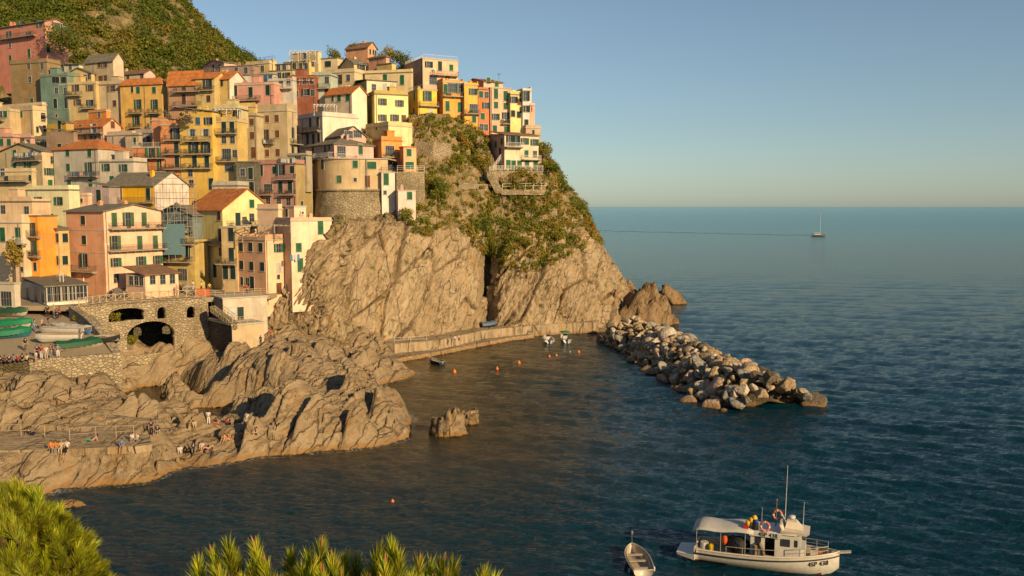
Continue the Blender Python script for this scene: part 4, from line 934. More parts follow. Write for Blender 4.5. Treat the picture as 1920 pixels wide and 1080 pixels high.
for (xl, xr, yt, yb, rise) in ((204, 270, 580, 604, .3), (295, 310, 576, 599, .9), (350, 365, 575, 597, .9), (236, 326, 606, 668, .62)):
    s0, zt = on_plane(xl, yt); s1, _z = on_plane(xr, yt); _s, zb = on_plane(xl, yb); arches.append((s0, s1, zt, zb, rise))
g = .13; ns, nz = int((BL + 1) / g), int(ZD / g)
S_, Z_ = np.meshgrid(np.arange(ns + 1) * g - .5, np.linspace(0, ZD - .02, nz + 1)); 
fq = grid_faces(nz + 1, ns + 1); cs, cz_ = S_.ravel()[fq].mean(1), Z_.ravel()[fq].mean(1); open_ = np.zeros(len(fq), bool)
for s0, s1, zt, zb, rise in arches:
    w2 = (s1 - s0) / 2; x = (cs - (s0 + s1) / 2) / w2; hh = rise * w2
    open_ |= (np.abs(x) < 1) & (cz_ > zb) & (cz_ < zt - hh + hh * np.sqrt(np.clip(1 - x * x, 0, 1)))
vv = np.stack([S_.ravel(), -.25 * sstep(0, 1, (9 - Z_.ravel()) / 9) * 0 + .10 * fbm(np.stack([S_.ravel() * .8, Z_.ravel(), 0 * S_.ravel()], 1), 3), Z_.ravel()], 1)
bw = np_mesh('wall', vv, fq[~open_], M_STONE, False, br)
md = bw.modifiers.new('thickness', 'SOLIDIFY'); md.thickness = 1.1; md.offset = -1 if False else 1
if True:
    # solidify grows along the face normals: make it grow away from the viewer
    md.offset = -1.0
m = MB()
for s0, s1, zt, zb, rise in arches:
    w2 = (s1 - s0) / 2; hh = rise * w2
    arc = [((s0 + s1) / 2 + w2 * math.cos(t) * 1.0, zt - hh + hh * math.sin(t)) for t in np.linspace(0, math.pi, 15)]
    arc2 = [((s0 + s1) / 2 + (w2 + .28) * math.cos(t), zt - hh + (hh + .28) * math.sin(t)) for t in np.linspace(0, math.pi, 15)]
    for i in range(14):
        a, b, c, d = arc[i], arc[i + 1], arc2[i + 1], arc2[i]
        m.hexa([(a[0], -.16, a[1]), (b[0], -.16, b[1]), (b[0], .2, b[1]), (a[0], .2, a[1])], [(d[0], -.16, d[1]), (c[0], -.16, c[1]), (c[0], .2, c[1]), (d[0], .2, d[1])])
m.build('arch_ring', M_STONE2, br)
MB().box(-.6, BL + .4, -.2, .5, ZD - .015, ZD + .12).build('coping', M_STONE2, br)
# vault behind the arches: its shade is painted into the back wall's dark stone
tag(strip_wall('vault_back_wall', 'shade-coloured rear wall of the vaults behind the bridge arches', [P(150, 560, 138) * 1, P(380, 560, 150)], 1.0, M_masonry((.12, .10, .07), .6, 'vault_shade_stone')), cat='wall')
# ---- white cross-braced railing along the square
rl_ = empty('lattice_railing', EDGE[0] + Vector((0, 0, .1))); tag(rl_, 'pale cross braced wooden railing along the harbour square', 'railing')
M_WOODRAIL = M_plain('weathered_railing', (.50, .37, .22), .7, .2)
m, mp = MB(), MB()
path = [p - EDGE[0] for p in EDGE[:6]]
def along(path, step):
    out = [path[0]]
    for a, b in zip(path, path[1:]):
        n = max(1, round((b - a).length / step)); out += [a + (b - a) * (k / n) for k in range(1, n + 1)]
    return out
q = along(path, 1.45)
for a, b in zip(q, q[1:]):
    A, B = a + Vector((0, 0, .1)), b + Vector((0, 0, .1)); up_ = Vector((0, 0, 1.0))
    m.tube([A + up_, B + up_], .055, 4); m.tube([A, B], .045, 4); m.tube([A, B + up_], .032, 4); m.tube([B, A + up_], .032, 4)
for a in q: mp.box(a.x - .06, a.x + .06, a.y - .06, a.y + .06, 0, 1.25)
m.build('lattice', M_WOODRAIL, rl_); mp.build('posts', M_WOODRAIL, rl_).name = 'post_row'
def rail_run(name, label, pts, mat=M_WRAIL, h=1.0, step=1.6, bars=3, r=.03, cat='railing', grp=None):
    o = empty(name, pts[0]); tag(o, label, cat, grp)
    q = along([p - pts[0] for p in pts], step); m, mp = MB(), MB()
    for a, b in zip(q, q[1:]):
        for k in range(bars): zz = Vector((0, 0, h * (k + 1) / bars)); m.tube([a + zz, b + zz], r, 4)
    for a in q: mp.tube([a - Vector((0, 0, .3)), a + Vector((0, 0, h))], r * 1.3, 5)
    m.build('rail', mat, o); mp.build('post_row', mat, o); return o
rail_run('pipe_railing', 'straight pipe railing on the square above the grey hut', [EDGE[5] + Vector((0, 0, .02)), EDGE[6] + Vector((0, 0, .02)), EDGE[7] + Vector((0, 0, .02))], M_WOODRAIL, 1.1, 1.5)
# ---- grey hut, platform and steps right of the bridge
M_GREYC = M_plaster((.50, .41, .30))
house('grey concrete hut with two doorways under the square', 397, 419, 500, 561, 608, 137.2, 34, (.15, .14, .125), 'Fw', 1, 'R 435,590tw 451,589td', col2=M_GREYC, ext=3, ll=6, name='harbour_hut', cat='hut')  # left face: its shade is painted in as a darker grey
house('square concrete platform with a dark seaward face below the hut', 360, 436, 493, 611, 655, 133, 40, M_masonry((.10, .085, .065), .8, 'painted_shade_concrete'), 'Fw', 1, '', col2=M_plaster((.50, .37, .22)), ext=6, name='landing_platform', cat='platform')  # seaward face: shade painted into its dark stone colour
root, C, ux, uy, prl, pll, ph = HOUSES['square concrete platform with a dark seaward face below the hut']
tz = Vector((0, 0, ph + .24))
rail_run('terrace_railing', 'pale three bar railing on the concrete platform', [C + tz + ux * .2 + uy * .2, C + tz + ux * (prl - .2) + uy * .2], M_WOODRAIL, 1.0, 1.3)
st_ = empty('stone_steps', P(440, 608, 133.0)); tag(st_, 'flight of steps from the square down to the concrete platform', 'steps')
m = MB(); A = Vector((0, 0, 0)); B = P(397, 576, 136.3) - st_.location
for k in range(15):
    p = A + (B - A) * (k / 14); m.box(p.x - .24, p.x + .24, p.y - .1, p.y + 1.3, p.z - .75, p.z + .12)
m.build('tread', M_STONE2, st_)
mm = MB()
for sgn in (-.05, 1.25): mm.tube([A + Vector((0, sgn, 1.1)), B + Vector((0, sgn, 1.1))], .03, 4)
for k in range(8): p = A + (B - A) * (k / 7); mm.tube([p + Vector((0, -.05, 0)), p + Vector((0, -.05, 1.1))], .025, 4)
mm.build('handrail', M_IRON, st_)
# ---- slipway with its retaining walls
SL = [[(-120, 682, 8.3), (-60, 680, 8.4), (60, 674, 8.5), (140, 668, 8.6), (226, 661, 8.7)], [(-120, 640, 9.6), (-60, 638, 9.6), (50, 636, 9.6), (130, 634, 9.7), (206, 631, 9.8)],
      [(-120, 600, 10.9), (-60, 599, 10.9), (30, 597, 11), (110, 596, 11), (180, 597, 11.1)], [(-120, 570, 11.6), (-60, 570, 11.7), (20, 570, 11.7), (90, 570, 11.8), (150, 575, 11.8)]]
GS = catmull([[PZ(*q) for q in r] for r in SL], 60, 60); pf = GS.reshape(-1, 3); pf[:, 2] += .05 * fbm(pf, 3)
tag(np_mesh('slipway', pf, grid_faces(60, 60), M_PAVE), 'sloping boat ramp', kind='structure')
def slip_z(p):
    d = ((GS.reshape(-1, 3)[:, :2] - np.array([p.x, p.y])) ** 2).sum(1); return float(GS.reshape(-1, 3)[d.argmin(), 2])
def on_slip(px, py):
    z = 10.0
    for _ in range(8): p = PZ(px, py, z); z = slip_z(p)
    return Vector((p.x, p.y, z))
cor = PZ(228, 661, 8.75)
strip_wall('rubble_wall', 'rough rubble wall holding up the boat ramp', [PZ(55, 675, 8.55), PZ(140, 669, 8.65), cor], 2.0, M_STONE, 1.0)
strip_wall('rubble_wall', 'ivy patched rubble wall cut by the left edge below the ramp', [PZ(-125, 683, 8.4), PZ(55, 675, 8.55)], 2.0, M_masonry((.14, .11, .06), .5, 'dark_rubble'), 1.0)
strip_wall('rubble_wall', 'curved rubble wall between the boat ramp and the bridge', [cor, PZ(207, 632, 9.9), PZ(192, 612, 11.0), PZ(170, 592, 11.9), EDGE[0] + Vector((-.3, -.2, .1))], 1.5, M_STONE, 1.0)
# ---- quay along the cliff
QU = [PZ(x, y, 2.3) for x, y in ((570, 634), (600, 634), (660, 641), (740, 645), (765, 643), (830, 637), (875, 627), (905, 620), (960, 614), (1000, 610), (1060, 606), (1122, 604))]
QL = [PZ(x, y, .65) for x, y in ((718, 684), (735, 677), (760, 670), (830, 658), (905, 643), (960, 633), (1000, 628))]
qy = empty('stone_quay', QU[4] * 1); tag(qy, 'two level stone quay running along the cliff foot', 'quay')
def quay_part(name, pts, z0, dep, sub=16):
    """a thick edge strip with slightly worn outline"""
    fine_ = along(pts, .8); n = len(fine_); rows = []
    for k, (off, z) in enumerate(((.25, z0), (.1, None), (0, 'edge'), (.22, 'in'), (dep, 'in'))): rows.append((off, z))
    top = fine_[0].z; V, F = [], []
    for i, p in enumerate(fine_):
        t = fine_[min(i + 1, n - 1)] - fine_[max(i - 1, 0)]; t.normalize(); nn_ = Vector((-t.y, t.x, 0))
        j = .12 * math.sin(i * 1.7) + rnd.uniform(-.12, .12)
        for off, zz in ((-.35, z0), (-.12 + j, top * .5), (j * .5, top - .12), (.16, top), (dep, top + .02)):
            c = p + nn_ * off; V.append((c.x - qy.location.x, c.y - qy.location.y, zz - qy.location.z))
    me = MB(); me.v = V; me.f = [(i * 5 + k, (i + 1) * 5 + k, (i + 1) * 5 + k + 1, i * 5 + k + 1) for i in range(n - 1) for k in range(4)]
    return me.build(name, M_CONC, qy)
quay_part('upper_walk', QU, -2.5, 8); quay_part('lower_ledge', QL, -2.5, 4.5)
MB().hexa(*[[tuple(PZ(x, y, .65) + Vector((0, dy, dz)) - qy.location) for x, y, dy in ((1112, 617, 0), (1168, 619, 0), (1168, 619, 3.0), (1112, 617, 3.0))] for dz in (-3, 0)]).build('end_step', M_CONC, qy)
rail_run('quay_rope_rail', 'low rope rail along the left part of the quay walk', [PZ(586, 632, 2.35), PZ(660, 639, 2.35), PZ(740, 643.5, 2.35), PZ(800, 640, 2.35)], M_WRAIL, 1.0, 2.6, 2, .022)
# ---- bastion and the round house on it
def curve_pts(lst): return [P(x, 357, d) for x, d in lst]
BC = [(588, 186), (590, 181.5), (597, 178), (612, 175.6), (632, 174.4), (660, 174.2), (690, 174.8), (716, 175.4), (744, 176)]
base_pts = [Vector(p) for p in catmull([[tuple(P(x, 357, d)) for x, d in BC]] * 2, 40, 2)[0]]
zt0 = P(660, 357, 174.2).z; zt1 = P(660, 298, 174.2).z
def curved(name, pts, z0, z1, batter, mat, parent, inset=0.0, jitter=0.0, nz=14):
    n = len(pts); V = []; cen = sum(pts, Vector()) / n
    for k in range(nz):
        f = k / (nz - 1); z = z0 + (z1 - z0) * f
        for i, p in enumerate(pts):
            t = pts[min(i + 1, n - 1)] - pts[max(i - 1, 0)]; t.z = 0; t.normalize(); o_ = Vector((t.y, -t.x, 0))
            c = p + o_ * (batter * (1 - f) - inset); V.append((c.x, c.y, z))
    V = np.array(V)
    if jitter: V[:, :2] += (jitter * fbm(V * .8, 3))[:, None] * np.array([.3, -1])
    return np_mesh(name, V - np.array(parent.location if parent else (0, 0, 0)), grid_faces(nz, n), mat, True, parent)
bast = tag(curved('stone_bastion', base_pts, 16.0, zt0 - .02, 1.5, M_masonry((.34, .265, .165), .5, 'bastion_stone'), None, 0, .35, 26), 'round rubble stone bastion under the curved beige house', 'bastion')
rh = empty('round_house', base_pts[20]); rh.location.z = zt0; tag(rh, 'beige house with a curved wall standing on the stone bastion', 'house')
curved('wall', base_pts[:37], zt0 - .3, zt1, 0, M_plaster((.52, .38, .215)), rh, .25)
MB().prism([(p.x - rh.location.x, p.y - rh.location.y) for p in base_pts[:37]] + [(base_pts[36].x - rh.location.x + 1, 9), (-9, 9)], zt1 - zt0 + .004, zt1 - zt0 + .2).build('roof', ROOFC['w'], rh)
MB().tube([p - rh.location + Vector((0, -.15, 0)) for p in base_pts[2:38]], .22, 5).build('string_course', M_STONE2, rh)
def round_win(px, py, ty, cc):
    best = None
    for i in range(len(base_pts) - 1):
        a = base_pts[i]; t = base_pts[i + 1] - a; t.z = 0; L = t.length; t.normalize(); n = Vector((t.y, -t.x, 0)); s, z = on_plane(px, py, a - n * .25, t, n)
        if 0 <= s <= L: best = (a - n * .25 + t * s, z, t); break
    if not best: return
    p, z, t = best; fm, pm, lf, _, cm = window_meshes(ty)
    o = put('window', fm, rh, (p.x - rh.location.x, p.y - rh.location.y, z - rh.location.z), (0, 0, math.atan2(t.y, t.x))); put('pane', pm, o)
    if ty in 'ctw': put('shutter', leaf_mesh(ty, cc), o, (.008, 0, 0)); put('shutter', leaf_mesh(ty, cc), o, (-.008, -.08, 0), (0, 0, math.pi))
for a in ((605, 307, 't', 'd'), (666, 308, 'c', 'g'), (697, 310, 'w', 'g'), (636, 336, 'c', 'm'), (666, 337, 's', 'w'), (689, 340, 't', 'b')): round_win(*a)
pp = base_pts[29] - rh.location; MB().tube([(pp.x, pp.y - .12, 0), (pp.x, pp.y - .12, zt1 - zt0)], .07, 6).build('drainpipe', M_PIPE, rh)
# ---- terrace walls and railings on the slope
strip_wall('terrace_wall', 'tan retaining wall under the peach terrace houses', [P(743, 322, 178), P(770, 322, 178.5), P(796, 322, 180)], 20, M_STONE2, .6)
rail_run('terrace_railing', 'thin railing on the wall under the peach terrace houses', [P(745, 321, 178), P(770, 321, 178.5), P(796, 321, 180)], M_WRAIL, 1.1, 1.6)
H_ = on_head
strip_wall('terrace_wall', 'plain tan retaining wall beside the orange scrub below the yellow house', [H_(777, 288, -.3) + Vector((0, 0, 2.6)), H_(812, 290, -.4) + Vector((0, 0, 2.7)), H_(846, 292, -.3) + Vector((0, 0, 2.6))], 36.5, M_STONE2, .6)
strip_wall('garden_wall', 'low stone wall right of the slim tower house', [P(781, 402, 175.5), P(803, 404, 177)], 20, M_STONE2, .6)
rail_run('garden_railing', 'long white railing on the ledge below the veranda house', [H_(942, 357, -.5) + Vector((0, 0, .3)), H_(965, 356.5, -.5) + Vector((0, 0, .3)), H_(985, 356, -.5) + Vector((0, 0, .3)), H_(1015, 355.5, -.5) + Vector((0, 0, .3)), H_(1044, 355, -.5) + Vector((0, 0, .3))], W_, 1.1, 2.2, 2, .045)
strip_wall('ledge_wall', 'thin stone kerb under the long white railing', [H_(x, 357.5, -.7) + Vector((0, 0, .25)) for x in (940, 965, 985, 1015, 1046)], 29.5, M_STONE2, 1.2)
VL = [P(918, 322, 194.6), P(930, 320.5, 195.4), P(975, 319.5, 196.2), P(1018, 319.5, 197.3)]
rail_run('garden_railing', 'white railing in front of the arched green shutters', [p + Vector((0, .15, 0)) for p in VL], W_, 1.1, 1.3, 4, .045)
strip_wall('ledge_wall', 'stone ledge carrying the veranda house terrace', [p + Vector((0, 0, -.02)) for p in VL], 32.6, M_STONE2, 2.6)
strip_wall('garden_wall', 'rough stone garden wall near the seaward rim', [H_(x, y, -.3) for x, y in ((1072, 410), (1088, 411), (1102, 413))], 20, M_STONE2, .6)
strip_wall('garden_wall', 'ruined wall with a dark opening above the middle cliff', [H_(x, y, -.4) for x, y in ((826, 394), (852, 395), (884, 393))], 24, M_STONE2, .5)
strip_wall('garden_wall', 'long dry stone terrace wall in the middle of the scrub', [H_(x, y, -.35) + Vector((0, 0, .5)) for x, y in ((860, 346), (890, 349), (915, 350))], 28, M_STONE2, .6)
strip_wall('garden_wall', 'dry stone terrace wall above the right cliff face', [H_(x, y, -.35) + Vector((0, 0, .4)) for x, y in ((985, 398), (1015, 396), (1045, 395))], 22, M_STONE2, .6)
m = MB()
for k in range(14): p = P(919 + k * 1.2, 322 + k * 2.3, 194 + .02 * k); m.box(p.x - .7, p.x + .7, p.y - .3, p.y + .5, p.z - 1.2, p.z)
tag(m.build('garden_steps', M_STONE2), 'narrow stone steps descending left of the veranda house', 'steps')
rail_run('stair_railing', 'sloping white stair railing at the veranda house door', [P(925, 318, 194), P(934, 305, 195.4), P(939, 298, 196.4)], W_, 1.0, .9, 3, .035)
# ---- bathing walkway rail at the lower left
rail_run('rope_railing', 'rope railing along the bathing walkway below the ramp', [on_shore(x, y) for x, y in ((-30, 818), (40, 818), (84, 820), (131, 826), (180, 822), (218, 821), (251, 819))], M_WOODRAIL, 1.2, 40, 2, .022)
# ---- scaffolding round the blue grey house
sc_ = empty('scaffolding', P(292, 456, 154)); tag(sc_, 'tube scaffolding with pale netting around the house under repair', 'scaffolding')
m, dk = MB(), MB(); o0 = sc_.location
X0, X1 = P(292, 456, 153).x - o0.x, P(366, 456, 153).x - o0.x
zs = [P(330, y, 153).z - o0.z for y in (456, 425, 400, 372, 345)]
for k in range(7):
    x = X0 + (X1 - X0) * k / 6
    for y in (-1.2, 0.0): m.tube([(x, y, -3), (x, y, zs[-1] + rnd.uniform(-1.5, 1.0))], .04, 5)
for z in zs:
    for y in (-1.2, 0): m.tube([(X0 - .4, y, z), (X1 + .4, y, z)], .035, 5); m.tube([(X0 - .4, y, z + 1), (X1 + .4, y, z + 1)], .03, 5)
    dk.box(X0 - .3, X1 + .3, -1.15, -.05, z - .06, z)
for k in range(4): m.tube([(X0 + (X1 - X0) * k / 4, -1.22, zs[k]), (X0 + (X1 - X0) * (k + 1) / 4, -1.22, zs[k + 1])], .03, 4)
m.build('tube_frame', M_plain('scaffold_steel', (.34, .29, .22), .5, .4), sc_); dk.build('planks', M_plain('scaffold_planks', (.36, .27, .16), .9, .1), sc_).name = 'plank_deck'
MB().box(X0 + .6, X0 + 5.2, -1.3, -1.26, zs[0] - 2, zs[1] + .5).build('netting', M_plain('scaffold_net', (.12, .20, .22), .9, .1), sc_)

# ================================================================ LOOSE ROCKS AND THE BREAKWATER
def ico_sphere(sub):
    bm = bmesh.new(); bmesh.ops.create_icosphere(bm, subdivisions=sub, radius=1); bm.verts.ensure_lookup_table()
    v = np.array([x.co[:] for x in bm.verts]); f = np.array([[q.index for q in p.verts] for p in bm.faces]); bm.free(); return v, f
IV, IFc = ico_sphere(4)
M_DARKROCK = M_rock('sea_rock_brown', (.25, .17, .095), (0, R(-25), 0), True, 0)
def crag(name, label, px, py, wpx, h, depth=None, asp=.8, lean=0, seed=1, mat=M_DARKROCK, pw=1.0, cat='rock', amp=1.0, taper=.42, flat=0):
    c = PZ(px, py, 0); w = wpx / FPX * c.y / 2; rr_ = np.random.RandomState(seed)
    v = IV.copy(); p = v * 2.1 + seed * 7.7
    f1_, f2_, cr, of_ = worley(p * np.array([1, 1, .6])); k1, k2, kr, ko = worley(p * np.array([2.2, 2.2, 1.1]) + 3); dsp = .42 * (cr[:, 0] - .5) + .14 * fbm(p * 2, 5, .6, True) + of_[:, 0] * .5 * (cr[:, 1] - .5) - .2 * (1 - sstep(0, .10, f2_ - f1_)) + .2 * (kr[:, 0] - .5) + ko[:, 1] * .22 * (kr[:, 1] - .5) - .10 * (1 - sstep(0, .1, k2 - k1))
    v = v * (1 + dsp * amp)[:, None]
    z = v[:, 2] if not flat else np.minimum(v[:, 2] * 1.9, flat + .30 * v[:, 0] - .2 * v[:, 1] + .5 * fbm(p * 1.2 + 5, 3) + .35 * (cr[:, 2] - .5))
    z = np.clip(z, -.35, None); tp = np.clip(z, 0, None); shrink = 1 - taper * np.clip(tp, 0, 1) ** 1.6
    v2 = np.stack([v[:, 0] * w * shrink + lean * tp * w, v[:, 1] * w * asp * shrink, z * h / 1.0], 1)
    o = np_mesh(name, v2, IFc, mat); o.location = c; tag(o, label, cat); return o
crag('sea_stack', 'tall pointed brown rock at the root of the breakwater', 1207, 607, 96, 8.6, asp=.8, lean=.10, seed=3, pw=.8)
crag('sea_stack', 'narrow dark rock wedged between the cliff and the pointed rock', 1150, 606, 40, 6.5, asp=.9, lean=.1, seed=5, pw=.8)
crag('sea_rock', 'jagged brown rock standing alone behind the pointed rock', 1261, 569, 50, 4.6, asp=.6, lean=-.45, seed=8, pw=.7)
crag('sea_rock', 'low brown rock at the far foot of the headland', 1177, 546, 30, 3.4, asp=.7, lean=-.2, seed=9)
crag('sea_rock', 'small ochre rock against the right side of the pointed rock', 1262, 607, 22, 1.8, asp=.8, seed=10)
crag('sea_rock', 'broad rock in the harbour mouth with wet orange foot', 838, 815, 62, 2.7, asp=.62, lean=.02, seed=22, mat=M_SHORE, taper=.1, flat=.85)
crag('sea_rock', 'round boulder beside the rock in the harbour mouth', 878, 793, 36, 1.5, asp=.9, seed=13, mat=M_SHORE, taper=.1, flat=.9)
crag('sea_rock', 'tiny rock just breaking the water by the shore', 741, 713, 16, .35, asp=.7, seed=14, mat=M_SHORE)
crag('sea_rock', 'flat orange rock awash near the pine', 132, 948, 52, .55, asp=.55, seed=15, mat=M_SHORE, amp=.5)
crag('sea_rock', 'low wet rock off the tip of the breakwater', 1534, 755, 26, .5, asp=.7, seed=16)
crag('shore_boulder', 'split boulder on the shore beside the rubble wall pool', 327, 742, 48, 3.0, asp=.8, seed=17, mat=M_SHORE)
# ---- breakwater
CR = [PZ(1180, 622, 1.6), PZ(1230, 632, 2.2), PZ(1285, 660, 2.2), PZ(1345, 690, 2.2), PZ(1405, 720, 2.2), PZ(1442, 740, 1.6)]
mv, mf = [], []
fine_ = along(CR, 1.0); n = len(fine_)
prof = [(-9, -2.5), (-6.4, -.6), (-3.4, 1.2), (0, 2.0), (3.4, 1.2), (6.4, -.6), (9, -2.5)]
def bw_half(f): return .95 + .22 * f
for i, p in enumerate(fine_):
    t = fine_[min(i + 1, n - 1)] - fine_[max(i - 1, 0)]; t.z = 0; t.normalize(); nn_ = Vector((-t.y, t.x, 0))
    for (o_, z) in prof: c = p + nn_ * o_ * bw_half(i / n); mv.append((c.x, c.y, z - (1.2 if i > n - 3 else 0)))
mv = np.array(mv); mv[:, 2] += .5 * fbm(mv * .7, 3)
tag(np_mesh('breakwater_core', mv, grid_faces(n, 7), M_rock('core_rock', (.10, .08, .055), (0, 0, 0), True, 0)), 'rubble core of the breakwater', kind='structure')
BVAR = []
bv, bf = ico_sphere(3)
for s in range(12):
    q = np.random.RandomState(40 + s); v = bv.copy()
    for _ in range(q.randint(8, 13)):
        nrm_ = q.normal(size=3); nrm_ /= np.linalg.norm(nrm_); dd = q.uniform(.36, .68); t = v @ nrm_ - dd
        v = v - np.clip(t, 0, None)[:, None] * nrm_ * 1.0
    v = v * (1.18 + .025 * fbm(v * 2.5 + s, 3))[:, None]
    BVAR.append((v, bf))
BM = [M_rock('boulder_' + k, c, (0, 0, 0), True, 0, 1.4, .4, (1, .8, .7), .1, (1, 1, .5)) for k, c in (('pale', (.56, .48, .37)), ('grey', (.33, .31, .265)), ('tan', (.45, .335, .205)), ('pink', (.50, .36, .26)), ('dark', (.17, .145, .11)))]
BNAME = ('pale', 'grey', 'tan', 'pinkish', 'dark')
B_ME = {}
rb = random.Random(5); placed = []; tries = 0
while len(placed) < 700 and tries < 60000:
    tries += 1
    f = rb.random() ** .85; i = f * (n - 1); a = fine_[int(i)]; b = fine_[min(int(i) + 1, n - 1)]; p = a + (b - a) * (i % 1)
    t = (b - a if (b - a).length > 0 else fine_[-1] - fine_[-2]).normalized(); nn_ = Vector((-t.y, t.x, 0))
    off = rb.uniform(-7.4, 7.4) * bw_half(f); r = rb.choice((.45, .55, .68, .8, .95, 1.1, 1.3, 1.5)) * (1.2 if f > .7 else .95)
    base = np.interp(abs(off), [0, 3.4, 6.4, 9], [3.7, 2.6, .3, -1.5]) + (-.5 if f > .97 else 0)
    c = p + nn_ * off + t * (rb.uniform(0, 3.5) * (1 - abs(off) / 10) if f > .94 else 0); c.z = base + rb.uniform(-.2, .5)
    if all((c - q[0]).length > .80 * (r + q[1]) * (.92 if abs(off) < 4 else .85) for q in placed): placed.append((c, r, f, off))
placed.sort(key=lambda q: -q[1] / q[0].y)
rest = placed[288:]; placed = placed[:288]
rv, rf, rn = [], [], 0
iv2, if2 = ico_sphere(2)
for c, r, f, off in rest:
    q = np.random.RandomState(int(abs(c.x * 97 + c.y * 31))); v = iv2.copy()
    for _ in range(7):
        nrm_ = q.normal(size=3); nrm_ /= np.linalg.norm(nrm_); tt = v @ nrm_ - q.uniform(.4, .7); v = v - np.clip(tt, 0, None)[:, None] * nrm_
    rv.append(v * r * 1.2 * q.uniform(.8, 1.2, 3) + np.array(c)); rf.append(if2 + rn); rn += len(v)
if rv: tag(np_mesh('breakwater_rubble', np.concatenate(rv), np.concatenate(rf), BM[2]), 'small filler stones wedged between the breakwater boulders', kind='stuff')
for k, (c, r, f, off) in enumerate(placed):
    v = rb.randrange(12); mi = rb.choices(range(5), (5, 4, 4, 2, 2))[0]
    if (v, mi) not in B_ME:
        o = np_mesh('boulder', BVAR[v][0], BVAR[v][1], BM[mi]); B_ME[(v, mi)] = o.data
    else: o = link(bpy.data.objects.new('boulder', B_ME[(v, mi)]))
    o.location = c; s = r * rb.uniform(.95, 1.1); o.scale = (s * rb.uniform(1.0, 1.35), s, s * rb.uniform(.75, 1.0)); o.rotation_euler = (rb.uniform(-.5, .5), rb.uniform(-.5, .5), rb.uniform(0, 6.3))
    size = 'small' if r < .75 else 'medium' if r < 1.05 else 'large'
    zone = 'harbour waterline' if off > 4 else 'seaward waterline' if off < -4 else 'crest'
    part = 'by the pointed rock' if f < .2 else 'in the landward half' if f < .5 else 'in the outer half' if f < .82 else 'near the tip'
    tag(o, f'{size} {BNAME[mi]} boulder on the breakwater {zone} {part}', 'boulder', 'boulders of the breakwater')
# ================================================================ VEGETATION
def leaf_cloud(centers, radii, n_each, size, tints, squash=.75, seed=0, jitter=.25):
    """many small leaf quads spread through every clump's volume -> verts, faces, colours"""
    q = np.random.RandomState(seed); V, T = [], []
    centers = np.asarray(centers, float); N = len(centers)
    nn_ = np.asarray(n_each) if hasattr(n_each, '__len__') else np.full(N, n_each)
    idx = np.repeat(np.arange(N), nn_); M_ = len(idx)
    d = q.normal(size=(M_, 3)); d /= np.linalg.norm(d, axis=1)[:, None]; rr_ = np.asarray(radii)[idx] * (.35 + .65 * q.rand(M_) ** .6) * (1 + .3 * q.randn(M_) * .5)
    c = centers[idx] + d * rr_[:, None] * np.array([1, 1, squash])
    a = q.normal(size=(M_, 3)); a /= np.linalg.norm(a, axis=1)[:, None]; b = np.cross(a, d + .6 * q.normal(size=(M_, 3))); b /= np.linalg.norm(b, axis=1)[:, None] + 1e-9
    s = (size if not hasattr(size, '__len__') else np.asarray(size)[idx]) * q.uniform(.6, 1.35, M_)
    a = a * (s * .5)[:, None]; b = b * (s * .32)[:, None]
    v = np.stack([c - a, c - b, c + a, c + b], 1).reshape(-1, 3)
    t = np.asarray(tints)[idx] * q.uniform(1 - jitter, 1 + jitter, (M_, 1)); t = np.repeat(t, 4, 0)
    return v, np.arange(M_ * 4).reshape(-1, 4), t
GREENS = np.array([1.55, 1.38, 1.0]) * np.array([(.105, .130, .022), (.150, .160, .026), (.19, .175, .034), (.23, .175, .045), (.27, .185, .055), (.065, .090, .018), (.26, .15, .03)])
def scatter_on(grid, mask, n, seed):
    """random vertices of a grid where the mask holds"""
    q = np.random.RandomState(seed); p = grid.reshape(-1, 3); w = mask.ravel().astype(float); i = q.choice(len(p), n, p=w / w.sum()); return p[i] + q.normal(0, .15, (n, 3)), i
q = np.random.RandomState(21)
# ---- scrub on the headland
pg, npg = HEAD[0], HEAD[1]
pxs = 960 + FPX * pg[..., 0] / pg[..., 1] * .996; pys = 387 - (pg[..., 2] - 27) / pg[..., 1] * FPX
u2, v2 = u01.reshape(NV, NU), v01.reshape(NV, NU)
nz_ = fbm(pg.reshape(-1, 3) / 7.0, 4).reshape(NV, NU)
lip = np.interp(pxs, [690, 745, 800, 830, 880, 910, 940, 985, 1040, 1090, 1140], [410, 425, 428, 430, 448, 470, 500, 505, 485, 470, 440])
wgt = ((pys < lip + 30 * nz_) & (pys > 225) & (pxs > 770) & (pxs < 1165)).astype(float) * sstep(-.10, .14, nz_ + .25 * sstep(330, 420, pys) - .1)
wgt += .5 * ((pxs > 850) & (pxs < 935) & (pys < 310) & (pys > 238))
wgt += .22 * ((pys < lip) & (pys > 225) & (pxs > 770))
wgt *= ~((pxs > 915) & (pxs < 1020) & (pys < 320))
wgt *= np.linalg.norm(np.cross(np.gradient(pg, axis=0), np.gradient(pg, axis=1)), axis=2)
cen, ii = scatter_on(pg, wgt, 5200, 4); nrm_ = npg.reshape(-1, 3)[ii]
rad = q.choice([.35, .5, .65, .85, 1.2], len(cen), p=[.27, .28, .25, .14, .06]); cen = cen + nrm_ * (rad * .35)[:, None]
ty_ = np.clip((fbm(cen / 9 + 3, 3) * 5 + 2.2 + q.normal(0, 1.3, len(cen))), 0, 6).astype(int)
v, f, t = leaf_cloud(cen, rad, (rad * 105).astype(int), .32, GREENS[ty_] * np.array([.98, 1.0, .95]), .8, 1)
tag(np_mesh('headland_scrub', v, f, M_leaf('scrub_leaves'), False, None, t), 'green and rust coloured scrub covering the upper headland', kind='stuff')
